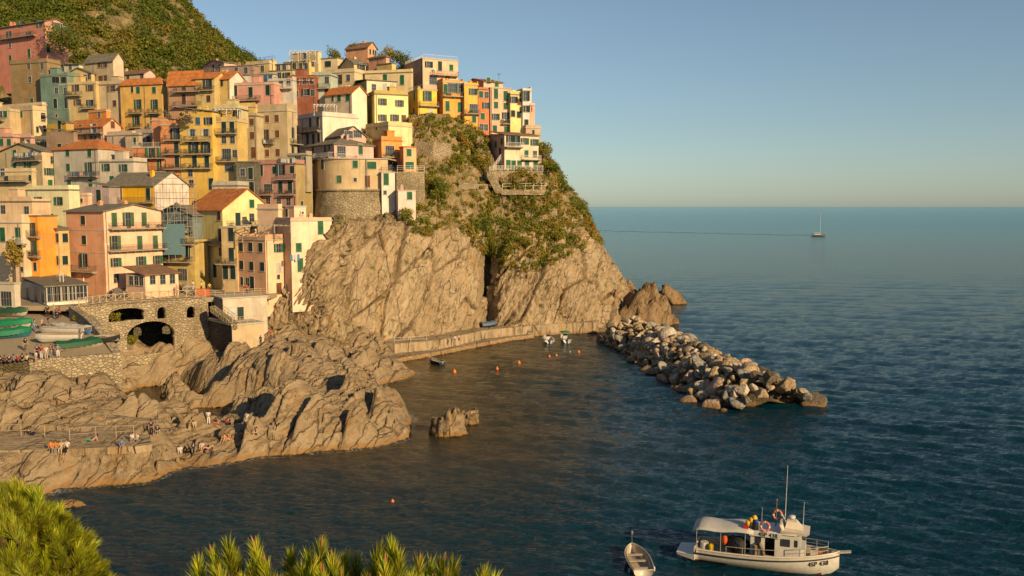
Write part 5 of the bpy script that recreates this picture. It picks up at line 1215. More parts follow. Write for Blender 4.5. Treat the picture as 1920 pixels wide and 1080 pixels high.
# ---- scrub on the hill behind
GBx = 960 + FPX * GB[..., 0] / GB[..., 1]; nz_ = fbm(GB.reshape(-1, 3) / 14.0, 4).reshape(230, 230)
w = sstep(-.26, .02, nz_) + .10
w *= np.linalg.norm(np.cross(np.gradient(GB, axis=0), np.gradient(GB, axis=1)), axis=2); w[-36:] *= .1
w *= (GBx > -60)
cen, ii = scatter_on(GB, w, 4200, 6)
rad = q.choice([.9, 1.3, 1.8, 2.5], len(cen), p=[.35, .35, .2, .1]); cen[:, 2] += rad * .4
ty_ = np.clip((fbm(cen / 16 + 8, 3) * 5 + 1.5 + q.normal(0, .9, len(cen))), 0, 6).astype(int)
v, f, t = leaf_cloud(cen, rad, (rad * 42).astype(int), .75, GREENS[ty_] * np.array([.66, .74, .78]), .85, 2)
tag(np_mesh('hill_scrub', v, f, M_leaf('scrub_leaves'), False, None, t), 'dense green and ochre scrub on the hill behind the village', kind='stuff')
# ---- scrub between the village houses (hillside ground)
gh = GH; hx = 960 + FPX * gh[..., 0] / gh[..., 1]
w = ((hx > -20) & (hx < 780)).astype(float); cen, ii = scatter_on(gh, w, 420, 9); rad = q.choice([.6, .9, 1.3], len(cen)); cen[:, 2] += .5
v, f, t = leaf_cloud(cen, rad, (rad * 70).astype(int), .45, GREENS[q.choice([0, 0, 1, 5, 5], len(cen))], .8, 3)
tag(np_mesh('hillside_greenery', v, f, M_leaf('scrub_leaves'), False, None, t), 'dark greenery filling gaps between the village houses', kind='stuff')
# ---- single trees and shrubs
def tree(name, label, base, h, w, tints, n=14, each=150, leaf=.34, seed=1, trunk=.14, squash=.9, cat='tree', top_heavy=.55):
    o = empty(name, base); tag(o, label, cat); q = np.random.RandomState(seed); m = MB(); C_ = []
    m.tube([(0, 0, -1.5), (.05 * w, 0, h * .3), (-.03 * w, .02, h * .62)], [trunk * 1.3, trunk, trunk * .6], 7)
    for k in range(n):
        an = 6.283 * k / n * 2.4 + q.rand(); rr_ = w * .5 * q.uniform(.15, .85); z = h * q.uniform(1 - top_heavy, .95)
        c = (rr_ * math.cos(an), rr_ * math.sin(an), z); C_.append(c)
        if k % 2 == 0: m.tube([(0, 0, h * .28), (c[0] * .5, c[1] * .5, (h * .3 + z) / 2), c], [trunk * .5, trunk * .35, trunk * .12], 5)
    m.build('trunk', M_plain('bark', (.10, .07, .045), .9, .1), o)
    v, f, t = leaf_cloud(C_, q.uniform(.20, .34, n) * w, each, leaf, GREENS[q.choice(tints, n)], squash, seed)
    np_mesh('crown', v, f, M_leaf('scrub_leaves'), False, o, t); return o
tree('bougainvillea_tree', 'dark rounded tree with purple blooms against the salmon red house', P(118, 116, 221), 8.5, 8.5, [5, 5, 0, 2], 18, 170, .42, 3)
tree('garden_tree', 'bright bushy tree alone on the cliff above the slim tower', on_head(822, 376, .2), 4.6, 4.0, [0, 0, 1], 14, 170, .34, 5, cat='tree', top_heavy=.85)
tree('broom_tree', 'feathery tree right of the veranda house at the headland rim', on_head(1016, 309, .3), 5.0, 4.6, [2, 3, 1], 14, 150, .34, 6)
tree('garden_tree', 'dark wind bent tree below the feathery rim tree', on_head(1028, 332, .3), 3.6, 4.2, [0, 5, 1], 12, 150, .34, 7, top_heavy=.7)
tree('ridge_tree', 'open crowned tree just right of the salmon tower', P(722, 124, 233), 4.2, 5.0, [2, 2, 3], 12, 120, .42, 8, top_heavy=.95)
tree('ridge_tree', 'dark spreading pine left of the railed peach house', P(752, 134, 232), 4.4, 6.6, [5, 0, 2], 16, 120, .42, 9, top_heavy=.95)
tree('ridge_tree', 'thin tree left of the salmon tower on the ridge', P(664, 108, 236), 3.4, 4.0, [2, 3, 3], 9, 70, .42, 10, top_heavy=.95)
tree('ridge_tree', 'low ridge tree between the pergola penthouse and the tower', P(628, 116, 232), 3.0, 4.6, [5, 0, 2], 10, 90, .42, 11, top_heavy=.95)
tree('cactus_tree', 'tall grey green cactus beside the peach house at the left edge', P(26, 520, 134.5), 5.4, 2.4, [2, 3, 3], 12, 50, .5, 12, .2, 1.5, 'cactus')
for k, (x, y, d, lab) in enumerate(((760, 405, 177.5, 'rounded shrub on the cliff lip left of the ruined wall'), (905, 420, 188, 'dark shrub at the head of the cliff cleft'), (985, 455, 190, 'round green shrub hanging over the right cliff'), (1040, 438, 194, 'olive shrub below the rim garden wall'), (1052, 346, 207, 'shrub on the seaward rim under the long railing'), (870, 262, 199, 'large ochre shrub under the orange houses'), (895, 300, 198, 'tall ochre shrub left of the veranda house'), (856, 300, 196, 'grey green shrub above the middle cliff'), (1010, 398, 197, 'shrub under the end of the long railing'))):
    tree('cliff_shrub', lab, on_head(x, y + 12, .2), 2.2 + .2 * (k % 3), 3.4, [[0, 1], [5, 0], [1, 2], [2, 2], [0, 5], [3, 4], [3, 2], [2, 1], [1, 0]][k], 9, 120, .32, 30 + k, .08, .9, 'shrub', .9)
for k, (x, y, lab) in enumerate(((245, 645, 'grassy plant clump at the left foot of the lower arch'), (146, 596, 'weeds on the curved wall beside the ramp'), (218, 592, 'weeds inside the wide upper arch'))):
    tree('wall_plant', lab, P(x, y + 8, (0, 124.5, 131)[k]) if k else on_shore(x, y), 1.0, 1.6, [1, 2], 9, 110, .22, 50 + k, .02, .8, 'plant', 1.0)
# flowering vine on the yellow balcony house
c = P(338, 216, 174.5); vn = empty('flowering_vine', c); tag(vn, 'pale flowering vine trailing over the yellow balcony house terrace', 'vine')
cc_ = [(x, y, z) for x, y, z in zip(q.uniform(-3, 3, 16), q.uniform(-.8, .8, 16), q.uniform(-1.3, 1.0, 16))]
v, f, t = leaf_cloud(cc_, q.uniform(.4, .8, 16), 90, .28, np.array([(.30, .22, .19), (.07, .08, .03), (.25, .2, .15)])[q.choice(3, 16)], .8, 77)
np_mesh('foliage', v, f, M_leaf('scrub_leaves'), False, vn, t)
MB().tube([(-2.5, .3, -3.5), (-1.5, .2, -1), (1, 0, .2)], .05, 5).build('stem', M_plain('bark', (.10, .07, .045), .9, .1), vn)
# ---- pines in front of the camera
def M_needle():
    t = NT('pine_needles'); t.done(t.attr(), .5, None, .35)
    tr = t.n.new('ShaderNodeBsdfTranslucent'); t.l.new(t.attr(), tr.inputs['Color']); mx = t.n.new('ShaderNodeMixShader'); mx.inputs[0].default_value = .32
    out = t.n['Material Output']; t.l.new(t.b.outputs[0], mx.inputs[1]); t.l.new(tr.outputs[0], mx.inputs[2]); t.l.new(mx.outputs[0], out.inputs['Surface']); return t.m
M_NEED = M_needle(); M_BARK = M_plain('pine_bark', (.13, .075, .042), .9, .1); M_BUD = M_plain('pine_candle', (.34, .15, .055), .8, .1)
def tufts(tips, dirs, n, L, length, seed, tint0=(.46, .50, .026), width=.0022, spread=.75):
    """needle bundles along the last stretch of every shoot"""
    q = np.random.RandomState(seed); T = len(tips); i = np.repeat(np.arange(T), n); M_ = len(i)
    d = np.asarray(dirs)[i]; s = q.rand(M_) ** .8
    base = np.asarray(tips)[i] - d * (s * length)[:, None]
    rad = q.normal(size=(M_, 3)); rad -= d * (rad * d).sum(1)[:, None]; rad /= np.linalg.norm(rad, axis=1)[:, None]
    ang = spread * (.35 + .65 * s) * q.uniform(.7, 1.25, M_)
    nd = d * np.cos(ang)[:, None] + rad * np.sin(ang)[:, None]
    ln = L * q.uniform(.75, 1.15, M_) * np.interp(s, [0, .15, 1], [.75, 1, 1]); side = np.cross(nd, q.normal(size=(M_, 3))); side /= np.linalg.norm(side, axis=1)[:, None]
    tip = base + nd * ln[:, None] + np.array([0, 0, -.12]) * (ln * q.rand(M_))[:, None]; mid = base + nd * (ln * .5)[:, None]
    w = width * q.uniform(.8, 1.2, M_)[:, None]
    v = np.stack([base - side * w, base + side * w, mid + side * w * .9, tip, mid - side * w * .9], 1)
    vv = v.reshape(-1, 3); a = np.arange(M_ * 5).reshape(-1, 5); col = np.asarray(tint0) * q.uniform(.55, 1.25, (T, 1))[i] * q.uniform(.6, 1.3, (M_, 1)) * (.55 + .45 * (1 - s))[:, None] * np.stack([q.uniform(.8, 1.3, M_), np.ones(M_), q.uniform(.7, 1.3, M_)], 1)  # needles darken toward the shoot's base, painting in the crown's inner shade
    dead = q.rand(M_) < .03; col[dead] = (.25, .13, .04)
    return vv, a, np.repeat(col, 5, 0)
def pine(name, label, tips, dirs, root, n, L, length, seed, mids, bud=.3, width=.0022):
    o = empty(name, root); tag(o, label, 'tree'); r0 = np.array(root); q = random.Random(seed)
    tips = np.array([np.array(t) - r0 for t in tips]); dirs = np.array([np.array(Vector(d).normalized()) for d in dirs])
    v, a, c = tufts(tips, dirs, n, L, length, seed, width=width, spread=.62); np_mesh('crown', v, a, M_NEED, False, o, c)
    m = MB(); mids = [Vector(x) - Vector(root) for x in mids]
    m.tube([(0, 0, -.5)] + [tuple(x) for x in mids], [.09] + [.07 - .05 * k / max(1, len(mids)) for k in range(len(mids))], 8)
    for t, d in zip(tips, dirs):
        t, d = Vector(t), Vector(d); b = t - d * length * 1.1; j = min(mids, key=lambda x: (x - b).length + .4 * (x.z > b.z)); k = (j + b) / 2 + Vector((q.uniform(-.05, .05), q.uniform(-.05, .05), -.10)); m.tube([j, k, b, t - d * .02], [.016, .012, .006, .004], 5)
    m.build('trunk', M_BARK, o)
    b = MB()
    for t, d in zip(tips, dirs):
        if q.random() < bud:
            t, d = Vector(t), Vector(d)
            for _ in range(q.choice((1, 2, 3))):
                e = (d + Vector((q.uniform(-.22, .22), q.uniform(-.22, .22), q.uniform(0, .3)))).normalized(); h = q.uniform(.03, .07)
                MB().tube([t - d * .02, t + e * h * .6, t + e * h], [.0045, .005, .0015], 5).build('bud_candle', M_BUD, o)
    if b.f: b.build('bud_candles', M_BUD, o)
    return o
q = np.random.RandomState(5); tips, dirs = [], []
# large crown at the lower left: an outline of shoots and a filled inside
def edge_y(x): return float(np.interp(x, [-120, 0, 40, 70, 95, 120, 150, 175, 200, 215, 235, 260], [880, 893, 893, 905, 925, 950, 970, 1000, 1040, 1075, 1100, 1140]))
while len(tips) < 620:
    x = q.uniform(-110, 238); y = q.uniform(885, 1150); e = edge_y(x)
    if y < e + 14: continue
    d = 5.2 + .004 * (x + 100) - .0028 * (y - 900) + q.uniform(-.35, .35)
    p = P(x, y, d); tips.append(p); out = Vector(((x - 40) / 260, -.25, .9 - .1 * (y - e) / 150)); dirs.append(out + Vector(q.normal(0, .28, 3)))
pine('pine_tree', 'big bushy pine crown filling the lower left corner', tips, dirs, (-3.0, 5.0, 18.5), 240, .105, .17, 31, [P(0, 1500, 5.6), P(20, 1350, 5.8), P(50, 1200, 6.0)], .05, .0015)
spec = [(372, 1045, 3.4), (400, 1028, 3.45), (428, 1012, 3.4), (440, 1030, 3.5), (412, 1062, 3.3), (480, 1014, 3.5), (496, 1045, 3.4), (545, 1026, 3.7), (578, 1030, 3.6), (602, 1013, 3.55), (624, 1040, 3.5), (565, 1058, 3.5), (648, 1036, 3.6), (668, 1040, 3.6), (712, 1020, 3.4), (735, 1012, 3.4), (748, 1030, 3.35), (722, 1050, 3.3), (785, 1044, 3.5), (806, 1046, 3.6), (828, 1048, 3.5), (850, 1046, 3.45), (838, 1070, 3.4), (905, 1066, 3.3), (925, 1078, 3.3), (690, 1066, 3.5), (604, 1066, 3.4), (640, 1072, 3.4), (770, 1075, 3.4), (455, 1078, 3.4), (520, 1080, 3.5)]
tips = [P(x, y + 18, d) for x, y, d in spec]; dirs = [Vector(((x - 640) / 1500 + q.normal(0, .10), q.normal(0, .12) - .05, 1)) for x, y, d in spec]
for x, y, d in spec:
    for _ in range(2): tips.append(P(x + q.uniform(-30, 30), y + 55 + q.uniform(0, 50), d - .05)); dirs.append(Vector((q.normal(0, .4), q.normal(0, .3), .9)))
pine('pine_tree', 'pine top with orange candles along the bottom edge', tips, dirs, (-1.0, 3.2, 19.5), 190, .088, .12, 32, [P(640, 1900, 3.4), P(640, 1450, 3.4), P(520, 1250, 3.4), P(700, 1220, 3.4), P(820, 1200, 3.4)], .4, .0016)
# ================================================================ MORE BUILT PIECES AROUND THE SQUARE
house('white framed restaurant pavilion with a flat grey roof on the square', 28, 88, 164, 538, 573, 128.5, 40, (.56, .50, .41), 'Ss', .7, 'L 38,553v 53,553v 68,553v 81,554v R 98,552v 113,551v 128,550v 143,549v 156,549v', col2=(.62, .56, .46), ext=.6, name='restaurant_pavilion', cat='restaurant', ll=None)
house('plain white wall block left of the restaurant pavilion', -60, 29, 31, 533, 580, 127.5, 74, (.54, .46, .34), 'Fw', 1, 'L 12,560vd', ext=.6, name='wall_block', cat='building')
house('peach veranda with dark windows in front of the pink harbour house', 237, 273, 335, 517, 549, 138.5, 60, (.66, .43, .28), 'Sb', 1.2, 'L 246,526pd 256,526pd 265,527pd R 286,524pd 305,524pd 323,523pd', col2=(.72, .47, .31), ext=1, name='veranda', cat='veranda')
def parasol(name, label, base, h, col, closed=True):
    o = empty(name, base); tag(o, label, 'parasol')
    MB().tube([(0, 0, 0), (0, 0, h)], .035, 6).build('pole', M_IRON, o)
    m = MB()
    if closed: m.lathe([(.0, h + .1), (.10, h - .1), (.20, h - 1.0), (.24, h - 1.7), (.12, h - 1.9), (.0, h - 1.88)], 10)
    else: m.lathe([(0, h + .1), (1.0, h - .22), (1.75, h - .5), (1.75, h - .66), (1.7, h - .55), (0, h - .05)], 8)
    m.build('canopy', M_plain('parasol_cloth', col, .9, .1), o)
    MB().lathe([(0, 0), (.3, 0), (.3, .08), (0, .1)], 10).build('base', M_IRON, o)
def on_deck(px, py): return PZ(px, py, ZD + .005)
parasol('parasol', 'closed cream parasol in front of the peach house', on_deck(436, 546), 3.0, (.62, .48, .30))
parasol('parasol', 'closed cream parasol beside the restaurant pavilion', on_deck(158, 556), 3.0, (.60, .5, .36))
parasol('parasol', 'open navy parasol nearest the veranda on the square', on_deck(352, 538), 2.3, (.022, .03, .07), False)
parasol('parasol', 'open navy parasol middle of three on the square', on_deck(378, 537), 2.3, (.022, .03, .07), False)
parasol('parasol', 'open navy parasol nearest the peach house on the square', on_deck(404, 536), 2.3, (.022, .03, .07), False)
for k, (x, lab) in enumerate(((115, 'thin pale mast left of two beside the restaurant pavilion'), (121, 'thin pale mast right of two beside the restaurant pavilion'))):
    b = on_slip(x, 578); o = empty('flag_mast', b); tag(o, lab, 'mast'); MB().tube([(0, 0, -.2), (0, 0, 5.4)], .06, 6).build('pole', M_WRAIL, o); MB().tube([(-.5, 0, 5.0), (.5, 0, 5.0)], .03, 5).build('spreader', M_WRAIL, o)
# ---- laundry
CLOTH = [(.55, .52, .47), (.10, .10, .12), (.30, .08, .06), (.10, .20, .34), (.50, .40, .28), (.06, .14, .09), (.50, .30, .30)]
def laundry(label, house_label, face, px0, px1, py, cols, drop=.8, out=1.0):
    root, C, ux, uy, rl, ll, h = HOUSES[house_label]; u, n = (uy, -ux) if face == 'L' else (ux, -uy)
    s0, z = hit((C, u, n), px0, py); s1, _ = hit((C, u, n), px1, py); s0, s1 = min(s0, s1), max(s0, s1)
    o = empty('laundry_line', C + u * s0 + n * out + Vector((0, 0, z)), math.atan2(u.y, u.x)); tag(o, label, 'laundry')
    L = s1 - s0; MB().tube([(0, 0, 0), (L / 2, 0, -.06), (L, 0, 0)], .015, 4).build('line', M_IRON, o); x = .1; k = 0
    while x < L - .3:
        w = rnd.uniform(.3, .75); d_ = drop * rnd.uniform(.6, 1.1); c = cols[k % len(cols)]; k += 1; m = MB()
        for i in range(4):
            for j in range(3):
                xs_, zs_ = x + w * i / 4, -d_ * j / 3; f_ = lambda a, b: (x + w * a / 4, .05 * math.sin(a * 1.9 + k) * b / 3, -.02 - d_ * b / 3)
                m.poly([f_(i, j), f_(i + 1, j), f_(i + 1, j + 1), f_(i, j + 1)])
        ob = m.build('garment', M_plain('laundry_cloth', CLOTH[c], .9, .1, .15), o); sd = ob.modifiers.new('thick', 'SOLIDIFY'); sd.thickness = .015
        x += w + rnd.uniform(.03, .15)
laundry('crowded line of clothes on the laundry balcony under slates', 'tan house with laundry balcony under a slate roof', 'L', 34, 79, 287, [0, 6, 0, 3, 1, 0, 5, 0], 1.0, .9)
laundry('dark clothes hanging from the balcony of the big whitish house', 'big whitish house with green shutters and an orange hip roof', 'L', 143, 186, 323, [1, 1, 3, 1, 2, 4], .9, 1.0)
laundry('dark cloths drying on the big beige house balcony', 'big beige house with brown shutters and a clothes balcony', 'L', 485, 515, 263, [1, 1, 5, 0], .9, 1.0)
laundry('white sheets on the terrace of the mauve pink house', 'mauve pink house with yellow balconies in the shade', 'L', 521, 556, 297, [0, 0, 1, 0], .9, .2)
laundry('blue and white wash hanging on the peach cliff side house', 'peach cliff side house with a railed corner terrace', 'R', 541, 560, 477, [3, 0, 0], 1.1, .4)
laundry('pots and cloths strung on the dark maroon house', 'dark maroon house with washing lines', 'L', 552, 590, 150, [6, 2, 6], .4, .4)
for lab, hl, fc, x, y in (('air conditioner on the small peach rooftop block', 'small peach rooftop block with an air conditioner', 'R', 566, 399), ('air conditioner high on the railed peach house', 'big peach house with a railed flat roof, on the skyline', 'R', 813, 132), ('air conditioner on the tall pink headland house', 'tall pink house with eight green windows at the headland edge', 'R', 943, 226), ('air conditioner on the plain beige house', 'plain beige house with brown shutters left of the ochre house', 'L', 231, 199)):
    root, C, ux, uy, rl, ll, h = HOUSES[hl]; u, n = (uy, -ux) if fc == 'L' else (ux, -uy); s0, z = hit((C, u, n), x, y)
    o = empty('air_conditioner', C + u * s0 + n * .2 + Vector((0, 0, z)), math.atan2(-n.x * -1, n.y * -1) if False else math.atan2(u.y, u.x) + (math.pi if fc == 'L' else 0)); tag(o, lab, 'air conditioner')
    MB().box(-.42, .42, -.17, .17, -.3, .3).build('casing', M_WRAIL, o); MB().lathe([(.0, 0), (.22, 0), (.24, .03), (.0, .035)], 12).build('fan_grille', M_IRON, o); o.children[-1].rotation_euler = (R(90), 0, 0); o.children[-1].location = (-.1, -.175, 0)
for k, (hl, f) in enumerate((('big beige house with brown shutters and a clothes balcony', .3), ('yellow balcony house with blue shutters under a flowering roof', .6), ('rose pink house with three dark shutters and a long front balcony', .5), ('cream cube house with one wide dark green shutter', .5), ('big whitish house with green shutters and an orange hip roof', .4), ('narrow mustard house below the low salmon roof', .4), ('beige balustraded house behind the mint house', .6), ('white terrace house with an outside stair on the pink house', .4), ('tall pink house with eight green windows at the headland edge', .5), ('house with three bay loggias and white posts under an orange roof', .5))):
    root, C, ux, uy, rl, ll, h = HOUSES[hl]; o = empty('tv_antenna', C + ux * rl * f + uy * ll * .5 + Vector((0, 0, h))); tag(o, 'television antenna on the roof of the ' + hl.split(' with')[0].split(' under')[0].split(' below')[0].split(' behind')[0].split(' at ')[0], 'antenna')
    m = MB().tube([(0, 0, 0), (0, 0, 3.6)], .035, 5)
    for j in range(5): m.tube([(-.5 + .06 * j, -.3 + .15 * j, 3.4), (.5 - .06 * j, -.3 + .15 * j, 3.4)], .018, 4)
    m.tube([(0, -.4, 3.4), (0, .4, 3.4)], .02, 4); m.build('aerial', M_IRON, o)

# ================================================================ BOATS
def hull_sections(L, B, H, bow_rise=.35, n=18, flare=.75, stern=.82, draft=.25):
    out = []
    for i in range(n + 1):
        t = i / n; b = B / 2 * (stern + (1 - stern) * math.sin(min(1, t / .45) * math.pi / 2)) if t < .45 else B / 2 * max(0.0, 1 - ((t - .45) / .55) ** 2.3) ** .8
        sheer = H * (1 + bow_rise * t * t); keel = -draft + (draft + H * .55) * max(0, (t - .8) / .2) ** 2
        out.append((t * L, max(b, .012), sheer, keel))
    return out
def hull_mesh(sec, flare=.78, inner=.05, floor=.15):
    m = MB(); k = 6; rows = []
    for x, b, s, ke in sec:
        pts = []
        for j in range(k + 1):
            f = j / k; y = b * (flare + (1 - flare) * f) * math.sin(min(1, f * 1.25 + .0) * math.pi / 2) if j else 0; pts.append((y, ke + (s - ke) * f ** 1.15))
        rows.append([(x, -y, z) for y, z in reversed(pts)] + [(x, y, z) for y, z in pts[1:]])
    base = len(m.v)
    for r_ in rows: m.v += r_
    w = len(rows[0])
    for i in range(len(rows) - 1):
        for j in range(w - 1): a = base + i * w + j; m.f.append((a, a + 1, a + w + 1, a + w))
    m.f.append(tuple(base + j for j in range(w)))
    return m, rows
def boat(name, label, loc, rz, L=4.5, B=1.7, H=.6, hull=(.55, .5, .42), inside=(.36, .30, .22), tarp=None, outboard=False, cat='boat', grp=None, stripe=None, tilt=0, tarp_h=.35, bench=True):
    o = empty(name, loc, rz); tag(o, label, cat, grp); o.rotation_euler.x = tilt
    sec = hull_sections(L, B, H); m, rows = hull_mesh(sec); m.build('hull', M_plain('boat_hull', hull, .35, .5, .2), o, True)
    g = MB()
    for sgn in (-1, 1): g.tube([(x, sgn * b, s) for x, b, s, k in sec], .04, 5)
    g.tube([(0, -sec[0][1], sec[0][2]), (0, sec[0][1], sec[0][2])], .04, 5)
    g.build('gunwale', M_plain('boat_trim', stripe or (.30, .19, .10), .5, .4), o)
    if tarp is None:
        f_ = MB(); n = len(sec)
        inn = [(x, b * .86, s) for x, b, s, k in sec[:-1]]
        for (x, b, s), (x2, b2, s2) in zip(inn, inn[1:]):
            zf = H * .28; f_.poly([(x, -b * .8, zf), (x2, -b2 * .8, zf), (x2, b2 * .8, zf), (x, b * .8, zf)])
            for sg in (-1, 1): f_.poly([(x, sg * b, s - .02), (x2, sg * b2, s2 - .02), (x2, sg * b2 * .8, zf), (x, sg * b * .8, zf)])
        f_.build('inner_floor', M_plain('boat_inside', inside, .7, .2), o)
        if bench:
            for t in (.18, .45, .68):
                i = int(t * len(sec)); x, b, s, k = sec[i]; MB().box(x - .14, x + .14, -b * .9, b * .9, s - .22, s - .17).build('bench', M_plain('boat_bench', (.45, .36, .25), .6, .3), o)
    else:
        t_ = MB(); n = len(sec); AA = (-1, -1, -.72, -.45, -.18, .18, .45, .72, 1, 1); k = len(AA); V = []
        for i, (x, b, s, ke) in enumerate(sec):
            rd = tarp_h * (.75 + .25 * math.sin(i * 1.1)) * min(1, (n - 1 - i) / 4 + .12)
            for j in range(k):
                a = AA[j]; y = a * (b + .10); z = s + .03 + rd * (1 - abs(a) ** 1.5) + .03 * math.sin(i * 2.1 + j * 1.3)
                if j in (0, k - 1): z = s - .55 * H - .14 * math.sin(i * 1.7 + j) ** 2; y *= 1.04
                V.append((x * 1.005, y, z))
        t_.v = V; t_.f = [(i * k + j, i * k + j + 1, (i + 1) * k + j + 1, (i + 1) * k + j) for i in range(n - 1) for j in range(k - 1)]
        t_.f.append(tuple(range(k))); t_.build('tarpaulin', M_plain('tarpaulin', tarp, .55, .3, .3), o)
    if outboard:
        e = MB().box(-.38, -.02, -.14, .14, H * .75, H + .38).box(-.3, -.14, -.06, .06, -.5, H * .75); e.build('outboard_motor', M_plain('motor_cowl', (.04, .04, .045), .35, .5), o)
    return o
def place(px0, py0, px1, py1, z=None, f=None):
    a = f(px0, py0) if f else PZ(px0, py0, z); b = f(px1, py1) if f else PZ(px1, py1, z); return a, math.atan2((b - a).y, (b - a).x), (b - a).length
G1 = 'boats laid up on the ramp'
for lab, s0, s1, L, B, H, hull, tarp, th_ in (
    ('boat under a bright green tarpaulin at the left edge of the ramp', (-14, 612), (47, 610), 5.4, 2.0, .9, (.50, .45, .38), (.012, .19, .075), .35),
    ('boat under a dark green tarpaulin behind the bright green one', (-6, 593), (44, 594), 5.2, 1.9, .8, (.45, .4, .33), (.02, .075, .035), .3),
    ('blue hulled boat under a green net cover at the left edge', (-18, 640), (31, 637), 4.8, 1.9, .9, (.03, .14, .22), (.015, .16, .075), .4),
    ('white boat with a blue tarpaulin skirt on the ramp', (166, 618), (88, 613), 6.2, 2.0, .8, (.04, .13, .30), (.50, .45, .38), .25),
    ('long boat under a dark green tarpaulin beside the ramp wall', (103, 664), (178, 656), 6.0, 2.0, .85, (.40, .36, .3), (.018, .085, .035), .35)):
    a, rz, L_ = place(*s0, *s1, f=on_slip); boat('covered_boat', lab, a + Vector((0, 0, .25)), rz, L, B, H, hull, tarp=tarp, grp=G1, tarp_h=th_)
for lab, s0, s1, L, hull in (('white rowing boat resting open between the tarpaulin boats', (155, 640), (72, 634), 5.8, (.56, .5, .42)), ('second white rowing boat resting nearer the people on the ramp', (152, 650), (78, 648), 5.4, (.6, .55, .46)), ('small dark dinghy at the top of the rubble wall corner', (176, 655), (212, 653), 3.2, (.03, .03, .035))):
    a, rz, L_ = place(*s0, *s1, f=on_slip); boat('rowing_boat', lab, a + Vector((0, 0, .22)), rz, L, 1.8, .75, hull, grp=G1, tilt=R(4))
a, rz, _ = place(36, 584, 50, 583, f=on_slip); boat('covered_boat', 'small boat under a blue tarpaulin in front of the restaurant', a + Vector((0, 0, .2)), rz, 2.6, 1.3, .7, (.4, .36, .3), tarp=(.03, .09, .26), grp=G1)
G2 = 'boats stored along the square railing'
for lab, x, y, L, hull, tarp in (('grey covered boat at the left end of the railing', 205, 560, 3.6, (.3, .27, .22), (.16, .145, .12)), ('open white dinghy standing behind the railing', 222, 557, 3.2, (.58, .52, .44), None), ('boat under a bright blue tarpaulin behind the railing', 246, 555, 4.0, (.4, .36, .3), (.035, .12, .34)), ('boat under a cream cover behind the railing', 272, 553, 3.8, (.5, .44, .36), (.50, .43, .33)), ('boat under a teal blue cover behind the railing', 294, 552, 3.8, (.2, .2, .2), (.04, .13, .17)), ('boat under a dark olive cover behind the railing', 318, 551, 4.2, (.3, .26, .2), (.10, .09, .055)), ('boat under a high beige cover near the orange crate', 346, 550, 4.4, (.3, .26, .2), (.30, .25, .17))):
    p = on_deck(x, y); boat('covered_boat' if tarp else 'rowing_boat', lab, p + Vector((.6, -.2, .25)), R(105 + rnd.uniform(-15, 15)), L, 1.7, .7, hull, tarp=tarp, grp=G2, tarp_h=.65 if 'high' in lab or 'blue' in lab else .45)
o = empty('crate', on_deck(381, 554), R(15)); tag(o, 'orange red tarpaulin covered crate at the end of the lattice railing', 'crate')
MB().box(-1.05, 1.05, -.5, .5, 0, .95).build('box', M_plain('crate_orange', (.50, .10, .03), .7, .3), o); MB().hexa([(-1.1, -.55, .951), (1.1, -.55, .951), (1.1, .55, .951), (-1.1, .55, .951)], [(-1.0, -.4, 1.1), (1.0, -.4, 1.1), (1.0, .4, 1.1), (-1.0, .4, 1.1)]).build('lid', M_plain('crate_cover', (.42, .09, .03), .7, .3), o)
# moored in the harbour
a, rz, _ = place(829, 685, 802, 678, z=-.05); boat('rowing_boat', 'dark blue rowing boat moored off the quay steps', a, rz, 3.9, 1.6, .62, (.02, .03, .06), (.32, .27, .2), stripe=(.4, .34, .25))
# white motor boat and inflatable side by side
def motorboat(name, label, px0, py0, px1, py1, L, B, tube=False, bimini=None):
    a, rz, _ = place(px0, py0, px1, py1, z=-.02); o = boat(name, label, a, rz, L, B, .75, (.62, .58, .52), (.40, .36, .3), outboard=True, cat='boat', stripe=(.45, .42, .38) if tube else (.5, .46, .4), bench=False)
    sec = hull_sections(L, B, .75)
    if tube:
        m = MB()
        for sg in (-1, 1): m.tube([(x, sg * (b + .05), s * .85) for x, b, s, k in sec], [.24] * (len(sec) - 1) + [.1], 10)
        m.build('inflatable_tube', M_plain('hypalon', (.52, .48, .42), .6, .3), o, True)
    MB().hexa([(L * .42, -.45, .3), (L * .60, -.4, .3), (L * .60, .4, .3), (L * .42, .45, .3)], [(L * .46, -.4, 1.15), (L * .56, -.35, 1.0), (L * .56, .35, 1.0), (L * .46, .4, 1.15)]).build('console', M_plain('boat_console', (.5, .46, .4), .4, .4), o)
    MB().hexa([(L * .5, -.4, 1.15), (L * .56, -.36, 1.0), (L * .56, .36, 1.0), (L * .5, .4, 1.15)], [(L * .46, -.4, 1.55), (L * .48, -.36, 1.55), (L * .48, .36, 1.55), (L * .46, .4, 1.55)]).build('windscreen', M_GLASS, o)
    MB().box(L * .2, L * .34, -.5, .5, .2, .65).build('seat', M_plain('boat_seat', (.34, .3, .26), .6, .3), o)
    if bimini:
        m = MB()
        for x in (L * .25, L * .6):
            for y in (-B * .42, B * .42): m.tube([(x, y, .7), (x, y, 1.9)], .02, 5)
        m.build('awning_frame', M_IRON, o); MB().hexa([(L * .2, -B * .45, 1.9), (L * .66, -B * .45, 1.9), (L * .66, B * .45, 1.9), (L * .2, B * .45, 1.9)], [(L * .22, -B * .3, 2.02), (L * .64, -B * .3, 2.02), (L * .64, B * .3, 2.02), (L * .22, B * .3, 2.02)]).build('awning', M_plain('awning_cloth', bimini, .8, .1), o)
motorboat('inflatable_boat', 'grey white inflatable boat with outboard, left of two moored at the quay', 1031, 645, 1013, 627, 5.0, 1.8, True)
motorboat('motor_boat', 'white motor boat with green sunshade, right of two moored at the quay', 1064, 644, 1040, 622, 6.0, 2.1, False, (.05, .22, .14))
